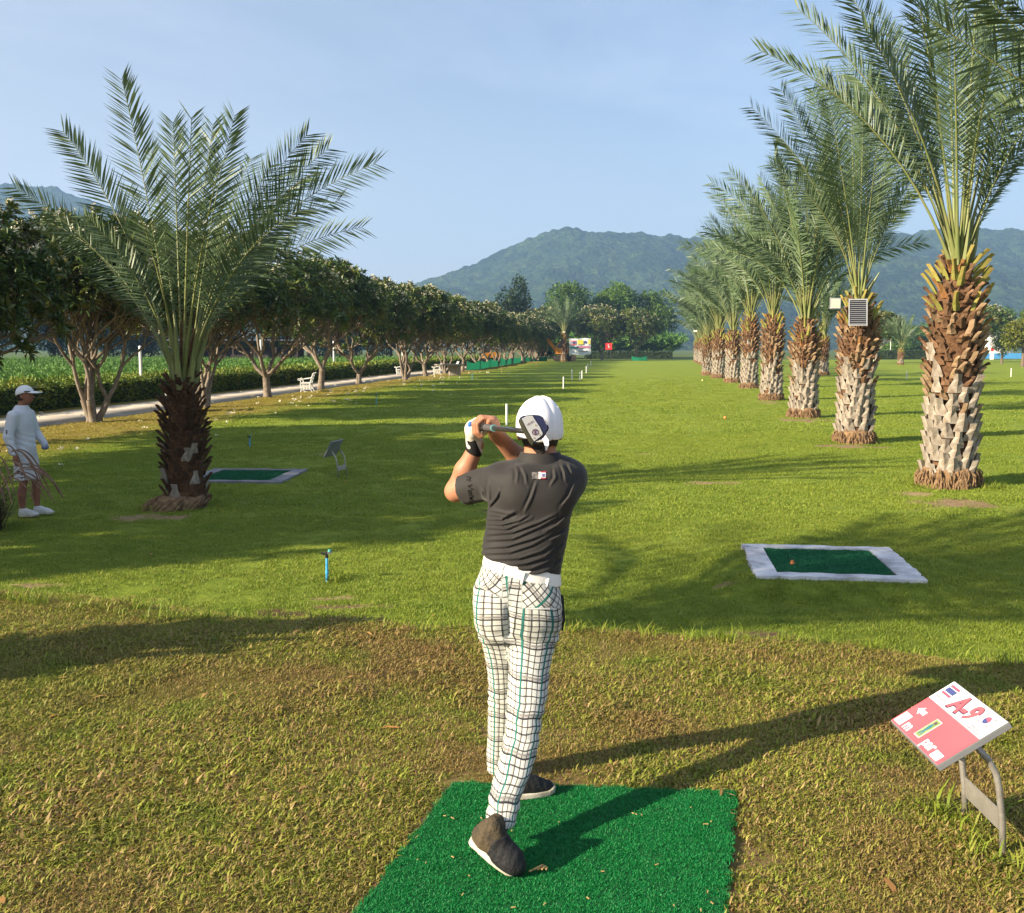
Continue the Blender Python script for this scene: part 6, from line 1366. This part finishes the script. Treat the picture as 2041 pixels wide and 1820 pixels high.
def tfold(p):
    z = p[:, 2]; n1_ = vnoise(p, 8, 3); n2_ = vnoise(p, 4, 9); kz = P(1045, 1440, 3.95).z; e1 = np.exp(-((z - kz) / .07) ** 2) + .8 * np.exp(-((z - crx.z + .03) / .04) ** 2) + .8 * np.exp(-((z - cuffz - .05) / .07) ** 2) * (p[:, 1] < 4.0) + .15
    gr = np.exp(-(((p[:, 0] - crx.x - .008) / .012) ** 2)) * (p[:, 1] < 4.16) * np.clip((z - crx.z + .02) / .03, 0, 1) * np.clip((P(1009, 1195, 4.1).z - z) / .05, 0, 1)
    return -.0034 * e1 * np.sin((z + .35 * p[:, 0] + .04 * n1_) * 2 * math.pi / .05 + 5 * n2_) - .011 * (n1_ - .5) + .014 * gr
tf.displace(tfold)
def wv(v):
    z = v[:, 2]; fl = lambda T, i: np.interp(z, T[:, 0], T[:, i])
    dR = np.hypot((v[:, 0] - fl(legR, 1)) / fl(legR, 3), (v[:, 1] - fl(legR, 2)) / fl(legR, 4)); dL = np.hypot((v[:, 0] - fl(legL, 1)) / fl(legL, 3), (v[:, 1] - fl(legL, 2)) / fl(legL, 4))
    isR = dR < dL; isR = np.where(z > crx.z, v[:, 0] > crx.x + .008, isR)
    cx = np.where(isR, fl(legR, 1), fl(legL, 1)); cy = np.where(isR, fl(legR, 2), fl(legL, 2)); rr = np.where(isR, .086, .08) + .02 * np.clip((z - crx.z) / .1, 0, 1)
    u = np.arctan2(v[:, 0] - cx, -(v[:, 1] - cy)) * rr + np.where(isR, .011, .03); slope = np.where(isR, .13, -.05)
    vv = z + slope * (v[:, 0] - cx)
    x_, y_, z_ = v[:, 0], v[:, 1], v[:, 2] - CAM_Z; dep = y_ * _cp - z_ * _sp; U = 1020.5 + FPX * x_ / dep; V = 910 - FPX * (z_ * _cp + y_ * _sp) / dep; bk = y_ < 4.19
    yl = bk & (U < 1000) & (V < 1162 + (U - 944) * .55); yr = bk & (U > 1040) & (V < 1212); c45 = math.sqrt(.5)
    for m_, sg in ((yl, 1), (yr, -1)): u, vv = np.where(m_, (u + sg * vv) * c45, u), np.where(m_, (vv - sg * u) * c45, vv)
    kn = bk & (V > 1400) & isR; u = np.where(kn, u + .0025 * np.sin(z * 55), u); vv = vv + .0025 * np.sin(u * 60 + z * 20)
    return {'wv': np.stack([u, vv, np.zeros(len(v))], -1)}
trs = cloth_obj('trousers', tf, plaid, golfer, GB, 1, wv)
# belt and loops
bf = Field([-.2, 4.02, P(1020, 1190, 4.2).z], [.26, 4.36, P(1020, 1090, 4.2).z], .004); bf.add(loft(pelv, .006, 2.3), .01); bf.clip(lambda x, y, z: np.maximum(z - wz(x) - .028, wz(x) - .03 - z)); belt = cloth_obj('belt', bf, belt_w, golfer, GB, 1)
tf_surf = tf
for px_, py_ in ((1000, 1138), (1042, 1152), (1090, 1164), (974, 1128)):
    p = W(px_, py_, 4.08); y_ = surf_y(bf, p[0], p[2]); c = W(px_, py_, y_) - GB; MB().box(tuple(c + [0, -.002, 0]), (.011, .006, .05), rot=Euler((0, .25, 0)).to_matrix()).build('belt_loop', belt_w, trs, bevel=.002)
# back pocket welt
for k in range(6):
    px_, py_ = 1048 + k * 12, 1214; p = W(px_, py_, 4.08); p1w = W(px_ + 12, py_, 4.08)
    a_ = W(px_, py_, surf_y(tf, p[0], p[2]) - .002) - GB; b_ = W(px_ + 12, py_, surf_y(tf, p1w[0], p1w[2]) - .002) - GB; MB().tube([tuple(a_), tuple(b_)], .0022, 5).build('pocket_seam', belt_w, trs)
# shoes
def shoe(heel, toe, up, mat, nm, side=1, collar=None, toe_mat=None):
    heel, toe = np.array(heel), np.array(toe); f = toe - heel; Lf = np.linalg.norm(f); f /= Lf; u = np.array(up, float); u -= f * (u @ f); u /= np.linalg.norm(u); s = np.cross(f, u)
    F = Field(np.minimum(heel, toe) - .12, np.maximum(heel, toe) + .14, .004); q = lambda a, b, c: heel + f * a + s * b + u * c
    def lc(x, y, z): d = np.stack([x - heel[0], y - heel[1], z - heel[2]], -1); return d @ f, d @ s, d @ u
    F.add(ell(q(.045, 0, .04), (.045, .036, .05), None), .02); rot = Matrix((tuple(f), tuple(s), tuple(u))).transposed()
    F = Field(np.minimum(heel, toe) - .12, np.maximum(heel, toe) + .14, .004)
    F.add(ell(q(.06, 0, .045), (.062, .038, .055), rot), .02).add(ell(q(.15, 0, .03), (.075, .041, .043), rot), .04).add(ell(q(Lf - .06, .004 * side, .024), (.058, .042, .031), rot), .03).add(cone(q(.05, 0, .05), q(.055, 0, .1), .038, .037), .03).add(cone(q(.1, 0, .07), q(.16, 0, .05), .03, .03), .03)
    if collar is not None: F.add(cone(q(.05, 0, .06), np.array(collar), .04, .038), .02)
    F.clip(lambda x, y, z: .012 - lc(x, y, z)[2]); F.clip(lambda x, y, z: lc(x, y, z)[2] - (.105 if collar is None else .2))
    F.displace(lambda p: -.004 * (vnoise(p, 30, 3) - .5) - .0007 * np.sin(((p - heel) @ f) * 2 * math.pi / .028 + 6 * ((p - heel) @ u) / .1) * (((p - heel) @ u) > .03)); o = cloth_obj(nm, F, mat, golfer, GB, 1)
    if toe_mat is not None:
        F.d -= .0025; F.clip(lambda x, y, z: .072 + .45 * (lc(x, y, z)[2] - .02) + .012 * np.sin(lc(x, y, z)[2] * 60) - lc(x, y, z)[0]); cloth_obj('toe_cap', F, toe_mat, o, GB, 1)
        for k in range(4): MB().tube([tuple(q(.115 + .022 * k, -.022, .082 - .011 * k) - GB), tuple(q(.12 + .022 * k, 0, .092 - .012 * k) - GB), tuple(q(.115 + .022 * k, .022, .082 - .011 * k) - GB)], .003, 5).build('lace', shoe_bk, o)
    Sf = Field(np.minimum(heel, toe) - .12, np.maximum(heel, toe) + .14, .004)
    def sole(x, y, z):
        a, b, c = lc(x, y, z); t = np.clip(a / Lf, 0, 1); w_ = .034 + .01 * np.sin(np.clip((t - .2) / .8, 0, 1) * math.pi) ; e = np.maximum(np.abs(a - Lf / 2) - (Lf / 2 - .03), 0); return np.maximum(np.hypot(e, np.maximum(np.abs(b) - (w_ - .025), 0)) - .028, np.abs(c - .011 - .012 * np.clip((t - .85) / .15, 0, 1)) - .0125)
    Sf.add((sole, np.minimum(heel, toe) - .09, np.maximum(heel, toe) + .09), .004); cloth_obj('sole', Sf, sole_m, o, GB, 1)
    return o, q
toeR = G(1028, 1742, MATTOP + .002); heelR = P(937, 1672, 3.55); fR = (Vector(toeR) - Vector(heelR)).normalized(); sR = Vector((fR.y, -fR.x, 0)).normalized(); uR = sR.cross(fR)
toeR = Vector(toeR) + fR * .012
shoe(heelR, toeR, uR, [shoe_br], 'shoe', 1, collar=W(992, 1640, 3.645), toe_mat=shoe_bk)
hL = G(985, 1592, MATTOP); tL = G(1106, 1577, MATTOP); shoe(hL, tL, (0, 0, 1), [shoe_bk], 'shoe', -1)
# sock at the raised ankle
MB().tube([tuple(W(992, 1652, 3.65) - GB), tuple(W(995, 1632, 3.675) - GB), tuple(W(1002, 1600, 3.73) - GB)], [.039, .037, .03], 14).build('sock', M('sock_grey', (.12, .12, .14), (.08, .08, .09), scale=20, rough=.9), golfer, smooth=True)
# glove on the left hand
gf = Field(CB - [.12, .25, .14], CB + [.14, .12, .1], .0035)
gf.add(cone(LW + (LE - LW) * .12, sh(.045, R(215), .03), .036, .034), .02).add(ell(sh(.05, R(200), .03), (.03, .045, .04)), .02)
for i, tt in enumerate((.006, .03, .055, .08)): add_finger(gf, tt, (150, 95, 40, -20, -70), .029, .0112, .0025)
add_finger(gf, .06, (250, 300, 340), .028, .0125, .006, .018)
gf.displace(lambda p: -.003 * (vnoise(p, 45, 2) - .5)); glv = cloth_obj('glove', gf, glove_w, golfer, GB, 1)
kf = Field(CB - [.12, .25, .14], CB + [.14, .12, .1], .0035); wdv = (sh(.045, R(215), .03) - LW); wdv /= np.linalg.norm(wdv); kf.add(cone(LW + (LE - LW) * .1, LW + wdv * .05, .0385, .0385), .006)
kf.clip(lambda x, y, z: (x - LW[0] + .004) * .9 + (z - LW[2] - .02) * .35); cloth_obj('wrist_band', kf, glove_k, glv, GB, 1)
bl = Field(CB - [.12, .25, .14], CB + [.14, .12, .1], .0035); bl.add(cone(sh(.08, R(165), .045), sh(.06, R(225), .058), .012, .009), .004); cloth_obj('blue_panel', bl, glove_b, glv, GB, 1)
# ---------------------------------------------------------------- club
club = empty('golf_club', tuple(CB)); tag(club, 'park golf club swung over the golfer\'s shoulder, silver and navy head', 'golf club'); rb = lambda p: tuple(np.array(p) - CB)
MB().tube([rb(CB - cdv * .01), rb(CB), rb(CB + cdv * .14), rb(CB + cdv * .31)], [.012, .016, .0155, .0135], 14).build('grip', M('grip_grey', (.06, .055, .055), (.09, .085, .085), scale=30, rough=.8, bump=.3, bscale=150), club, smooth=True)
MB().tube([rb(CB + cdv * .31), rb(CB + cdv * .322)], [.0145, .0145], 14).build('ring', M('grip_ring', (.16, .33, .33), rough=.4), club)
LC = np.linalg.norm(CH - CB); MB().tube([rb(CB + cdv * .32), rb(CB + cdv * (LC + .01))], [.0105, .0095], 12).build('shaft', M('shaft_black', (.02, .02, .02), rough=.25, spec=.6), club, smooth=True)
# head drawn in the plane facing the camera: dark face strip, silver sole plate, navy crown
HY = 3.57
def W2(x, y, dy=0.0): return W(914.3 + x * .1172, 759.6 + y * .1172, HY + dy) - CB
def head_part(nm, poly, mat, y0, y1, bev=.002, n_sub=1):
    n_ = len(poly); vs = [tuple(W2(x, y, y0)) for x, y in poly] + [tuple(W2(x, y, y1)) for x, y in poly]; fs = [tuple(range(n_)), tuple(reversed(range(n_, 2 * n_)))] + [(k, n_ + k, n_ + (k + 1) % n_, (k + 1) % n_) for k in range(n_)]
    return MB().add(vs, fs).build(nm, mat, club, bevel=bev, smooth=False)
outl = [(1010, 640), (1090, 590), (1240, 568), (1370, 580), (1455, 625), (1540, 755), (1530, 820), (1450, 960), (1380, 1015), (1285, 1030), (1250, 1110), (1195, 1040), (1130, 930), (1060, 800), (1015, 690)]
navy = M('club_navy', (.012, .018, .06), (.02, .025, .075), scale=4, rough=.25, spec=.6); silver = M('club_silver', (.62, .63, .65), (.52, .53, .55), scale=5, rough=.35, metal=.55); facem = M('club_face', (.035, .035, .02), (.07, .065, .04), scale=12, rough=.4)
hd = head_part('head', outl, navy, 0, .07, .006)
hd2 = head_part('sole_plate', [(1068, 640), (1160, 592), (1255, 585), (1300, 660), (1380, 780), (1432, 890), (1420, 925), (1285, 1028), (1240, 965), (1150, 800)], silver, -.004, .002, .0012)
head_part('face_plate', [(1012, 650), (1062, 642), (1140, 790), (1235, 965), (1280, 1030), (1248, 1108), (1195, 1040), (1120, 915), (1055, 790)], facem, -.003, .03, .002)
def ringlet(cx, cy, r, nm, mat, w_=.0012, seg=20): MB().tube([tuple(W2(cx + r * math.cos(a), cy + r * math.sin(a), -.0055)) for a in np.linspace(0, 2 * math.pi, seg)], w_, 5).build(nm, mat, hd2)
ringlet(1300, 868, 50, 'emblem_ring', sign_dark); MB().tube([tuple(W2(x, y, -.0055)) for x, y in ((1330, 830), (1300, 850), (1290, 880), (1305, 900), (1280, 915))], .0022, 5).build('emblem_figure', sign_dark, hd2); MB().tube([tuple(W2(x, y, -.0055)) for x, y in ((1272, 838), (1300, 868), (1335, 895))], .0012, 5).build('emblem_figure', sign_dark, hd2)
for x, y in ((1308, 752), (1376, 912), (1280, 968)): MB().tube([tuple(W2(x, y, -.006)), tuple(W2(x, y, -.002))], .0026, 8).build('screw', M('brass', (.4, .32, .12), rough=.4, metal=.6), hd2)
def head_text(txt, cx, cy, ang, size, mat, par, dy):
    c = bpy.data.curves.new('t', 'FONT'); c.body = txt; c.size = size; c.align_x = 'CENTER'; c.align_y = 'CENTER'; c.offset = size * .02; o = bpy.data.objects.new('t', c); COL.objects.link(o)
    me = bpy.data.meshes.new_from_object(o.evaluated_get(bpy.context.evaluated_depsgraph_get())); bpy.data.objects.remove(o); ca, sa = math.cos(ang), math.sin(ang)
    for v in me.vertices: x, y = v.co.x, v.co.y; v.co = Vector(W2(cx + ca * x + sa * y, cy + sa * x - ca * y, dy))
    me.materials.clear(); me.materials.append(mat); link('lettering', me, par)
head_text('NEXEN', 1218, 716, R(-33), 40, sign_dark, hd2, -.006); head_text('PARK GOLF', 1478, 690, R(60), 24, sign_white, hd, -.002)
# dark pouch hanging at the right hip
pf = Field(W(1118, 1225, 4.2) - .12, W(1118, 1225, 4.2) + .12, .004); pf.add(cone(W(1118, 1190, 4.2), W(1119, 1235, 4.2), .012, .016), .01).add(cone(W(1119, 1235, 4.2), W(1121, 1257, 4.19), .014, .004), .01); v_, q_ = pf.mesh(1); o = link('hip_pouch', npmesh('hip_pouch', v_, q_, mats=[glove_k], smooth=True)); tag(o, 'black cloth pouch hanging at the golfer\'s right hip', 'pouch')
# ---------------------------------------------------------------- second person, in white, in the shade on the left
q = G(57, 1029); B2 = np.array([q.x, q.y, h1(q.x, q.y) + .015]); per2 = empty('person', tuple(B2)); tag(per2, 'person in white cap, long-sleeved top and shorts watching by the trees', 'person')
white_top = M('top_white', (.66, .68, .73), (.58, .6, .66), scale=5, rough=.8, bump=.25, bscale=25); shorts_m = M('shorts_white', (.6, .6, .62), (.5, .5, .53), scale=7, rough=.85, bump=.2, bscale=30); shoe_w = M('shoe_white', (.7, .7, .7), (.6, .6, .6), scale=9, rough=.7)
def lp2(x, y, z): return B2 + np.array([x, y, z])
def rows2(r): return cat_table([(B2[2] + z, B2[0] + cx, B2[1] + cy, rx, ry) for z, cx, cy, rx, ry in r])
nleg = rows2([(.03, -.02, -.1, .036, .034), (.1, -.025, -.1, .035, .035), (.28, -.025, -.1, .055, .052), (.4, -.005, -.1, .05, .05), (.47, .01, -.1, .056, .055), (.62, .0, -.09, .072, .07), (.85, -.01, -.07, .085, .085)])
fleg = rows2([(.03, .075, .1, .036, .034), (.1, .07, .1, .035, .035), (.28, .065, .1, .055, .052), (.4, .07, .1, .05, .05), (.47, .06, .1, .056, .055), (.62, .03, .09, .072, .07), (.85, .0, .07, .085, .085)])
tor2 = rows2([(.76, .0, 0, .125, .165), (.9, .0, 0, .12, .155), (1.05, -.005, 0, .118, .15), (1.2, -.01, 0, .12, .172), (1.32, -.02, 0, .105, .18), (1.38, -.025, 0, .085, .13), (1.425, -.02, 0, .06, .075)])
sho2 = rows2([(.47, .015, -.005, .135, .185), (.6, .01, 0, .135, .18), (.8, .0, 0, .128, .168), (.95, .0, 0, .118, .155)])
HC2 = lp2(.035, -.01, 1.56); fdir = np.array([.96, -.1, -.05]); fdir /= np.linalg.norm(fdir)
b2 = Field(B2 + [-.3, -.4, 0], B2 + [.4, .4, 1.76], .008)
b2.add(loft(rel(tor2, .02)), .01).add(loft(nleg), .02).add(loft(fleg), .02).add(cone(lp2(-.02, 0, 1.38), lp2(.015, 0, 1.5), .056, .055), .02)
b2.add(ell(HC2, (.098, .076, .105)), .02).add(ell(HC2 + [.03, 0, -.06], (.064, .06, .062)), .03).add(cone(HC2 + [.09, -.003, 0], HC2 + [.112, -.006, -.03], .01, .016), .012).add(ell(HC2 + [.085, 0, -.068], (.02, .026, .012)), .01)
for s_ in (-1, 1): b2.add(ell(HC2 + [-.005, s_ * .078, -.02], (.02, .01, .03)), .008)
A1, A2, A3 = lp2(-.04, -.2, 1.3), lp2(-.09, -.25, 1.04), lp2(-.03, -.245, .83); C1, C2, C3 = lp2(-.02, .2, 1.3), lp2(.02, .27, 1.05), lp2(.17, .2, .9)
b2.add(cone(A1, A2, .05, .042), .02).add(cone(A2, A3, .04, .029), .02).add(cone(C1, C2, .05, .042), .02).add(cone(C2, C3, .04, .03), .02)
HN = lp2(-.012, -.25, .765); b2.add(ell(HN, (.034, .028, .05)), .02)
for k in range(4): b2.add(cone(HN + [.022 - .014 * k, -.004, -.03], HN + [.03 - .013 * k, .012, -.075], .0105, .009), .006); b2.add(cone(HN + [.03 - .013 * k, .012, -.075], HN + [.018 - .012 * k, .024, -.098], .009, .008), .006)
b2.add(cone(HN + [.03, 0, .0], HN + [.05, .01, -.045], .012, .01), .006)
cloth_obj('body', b2, M('skin_tan', (.3, .13, .075), (.25, .1, .06), scale=9, rough=.55), per2, B2, 1)
sf2 = Field(B2 + [-.3, -.42, .7], B2 + [.4, .42, 1.5], .008); sf2.add(loft(tor2, .004), .01).add(cone(A1, A2, .067, .058), .04).add(cone(A2, A3, .056, .042), .02).add(cone(C1, C2, .067, .058), .04).add(cone(C2, C3, .056, .042), .02)
zc = B2[2]; sf2.clip(lambda x, y, z: np.maximum(zc + .8 - z + .03 * (x - B2[0] < -.02) * 0, np.where(np.hypot(x - B2[0] + .02, y - B2[1]) < .07, z - zc - 1.42, -1.0)))
sf2.displace(lambda p: -.011 * (vnoise(p, 6, 3) - .5) * 2 - .006 * np.sin((p[:, 2] + .4 * p[:, 0] + .06 * vnoise(p, 4, 7)) * 2 * math.pi / .07) * np.clip(1.15 - (p[:, 2] - zc), 0, .4) * 2.2); top2 = cloth_obj('polo_shirt', sf2, white_top, per2, B2, 1)
c2f = Field(B2 + [-.15, -.14, 1.34], B2 + [.15, .14, 1.5], .006); c2f.add(ring(lp2(-.014, 0, 1.405), .084, .068, -.028, .022, .006), .004); cloth_obj('collar', c2f, white_top, top2, B2, 1)
mk = M('print_dark', (.03, .03, .045), rough=.7)
for k, (z_, x_) in enumerate(((1.10, -.075), (1.075, -.078), (1.045, -.08), (1.0, -.082), (.97, -.08))): MB().box((x_, -.312 + .002 * k, z_ + .02), (.018 if k < 3 else .008, .008, .014), rot=Euler((0, .6, 0)).to_matrix()).build('sleeve_print', mk if k < 3 else white_top, top2)
sh2 = Field(B2 + [-.25, -.3, .44], B2 + [.3, .3, 1.0], .008); sh2.add(loft(sho2), .01); sh2.displace(lambda p: -.012 * (vnoise(p, 8, 5) - .5) * 2)
slit = lambda x, y, z: np.minimum(.5, 0) ; sh2.carve(cone(lp2(.02, -.3, .5), lp2(.03, .3, .5), .012, .012)); sho = cloth_obj('shorts', sh2, shorts_m, per2, B2, 1)
for x_, y_, z_ in ((-.01, -.188, .585), (.03, -.185, .56)): MB().box((x_, y_, z_), (.03, .01, .03), rot=Euler((0, .5, .1)).to_matrix()).build('print', mk, sho, bevel=.003)
bg2 = Field(lp2(.1, -.02, .8), lp2(.3, .3, 1.0), .006); bg2.add(ell(lp2(.19, .15, .87), (.05, .04, .035)), .01); cloth_obj('glove', bg2, M('glove_navy', (.05, .07, .2), (.4, .42, .5), scale=25, rough=.7), per2, B2, 1)
h2 = Field(HC2 - .14, HC2 + .14, .006); h2.add(ell(HC2 + [-.008, 0, 0], (.102, .082, .108)), .01); h2.clip(lambda x, y, z: np.maximum(HC2[2] - .075 - z, (x - HC2[0] - .01) + 0 * z)); cloth_obj('hair', h2, hair_m, per2, B2, 1)
c2 = Field(HC2 - [.15, .15, .15], HC2 + [.26, .15, .16], .006); CC2 = HC2 + [0, 0, .012]; c2.add(ell(CC2, (.116, .096, .112)), .01); c2.clip(lambda x, y, z: CC2[2] + .006 - .03 * np.clip((CC2[0] - x) / .1, -1, 1) - z)
cp2 = cloth_obj('cap', c2, cap_white, per2, B2, 1)
v2 = Field(HC2 - [.0, .15, .1], HC2 + [.26, .15, .1], .006); X3 = np.meshgrid(*[v2.lo[i] + v2.h * np.arange(v2.n[i]) for i in range(3)], indexing='ij'); v2.add(ell(CC2 + [.125, 0, .02], (.1, .085, .03)), .01); v2.d = np.maximum(v2.d, np.abs(X3[2] - (CC2[2] + .03 - 2.5 * (X3[1] - CC2[1]) ** 2 - .12 * np.clip(X3[0] - CC2[0] - .1, 0, 1))) - .007).astype(np.float32); cloth_obj('visor', v2, cap_white, cp2, B2, 1)
MB().box(tuple(HC2 - B2 + [.07, -.081, .045]), (.07, .006, .012), rot=Euler((0, 0, .35)).to_matrix()).build('cap_print', mk, cp2)
_g, _gb = golfer, GB
golfer, GB = per2, B2
shoe(lp2(-.075, -.105, 0), lp2(.195, -.11, 0), (0, 0, 1), [shoe_w], 'shoe'); shoe(lp2(.02, .1, 0), lp2(.29, .1, 0), (0, 0, 1), [shoe_w], 'shoe')
golfer, GB = _g, _gb
# ---------------------------------------------------------------- fountain grass at the left edge
fg_m = grass_mat('fountain_blade', [(.035, .014, .012), (.06, .03, .02), (.09, .05, .03)], transl=.15); plume_m = M('fountain_plume', (.2, .1, .07), (.3, .18, .12), scale=20, rough=.9, bump=.6, bscale=120)
q = G(-45, 1058); t = empty('fountain_grass', (q.x, q.y, h1(q.x, q.y))); tag(t, 'purple fountain grass clump cut by the left edge', 'plant')
cl_ = clump('blades', fg_m, 700, .28, .75, .009, .5, 4, curl=.8); cl_.name = 'blades'; COL.objects.link(cl_); cl_.parent = t; cl_['kind'] = 'stuff'
g = random.Random(6)
for k in range(30):
    a = g.uniform(-2.2, 1.4) if k < 20 else g.random() * 6.28; d = Vector((math.cos(a), math.sin(a), 0)); hh = g.uniform(.62, 1.02); rr = g.uniform(.38, .78); s_ = d * .1
    pts = [s_, s_ + d * rr * .25 + Vector((0, 0, hh * .62)), s_ + d * rr * .52 + Vector((0, 0, hh * .95)), s_ + d * rr * .75 + Vector((0, 0, hh)), s_ + d * rr * .95 + Vector((0, 0, hh * .9)), s_ + d * rr * 1.12 + Vector((0, 0, hh * .7)), s_ + d * rr * 1.2 + Vector((0, 0, hh * .52))]
    T_ = cat_table([(i,) + tuple(p) for i, p in enumerate(pts)], 22); rr_ = np.interp(np.linspace(0, 6, 22), range(7), [.0025, .0025, .003, .007, .01, .009, .002])
    MB().tube([tuple(p[1:]) for p in T_], list(rr_), 6).build('plume', plume_m, t, smooth=True)
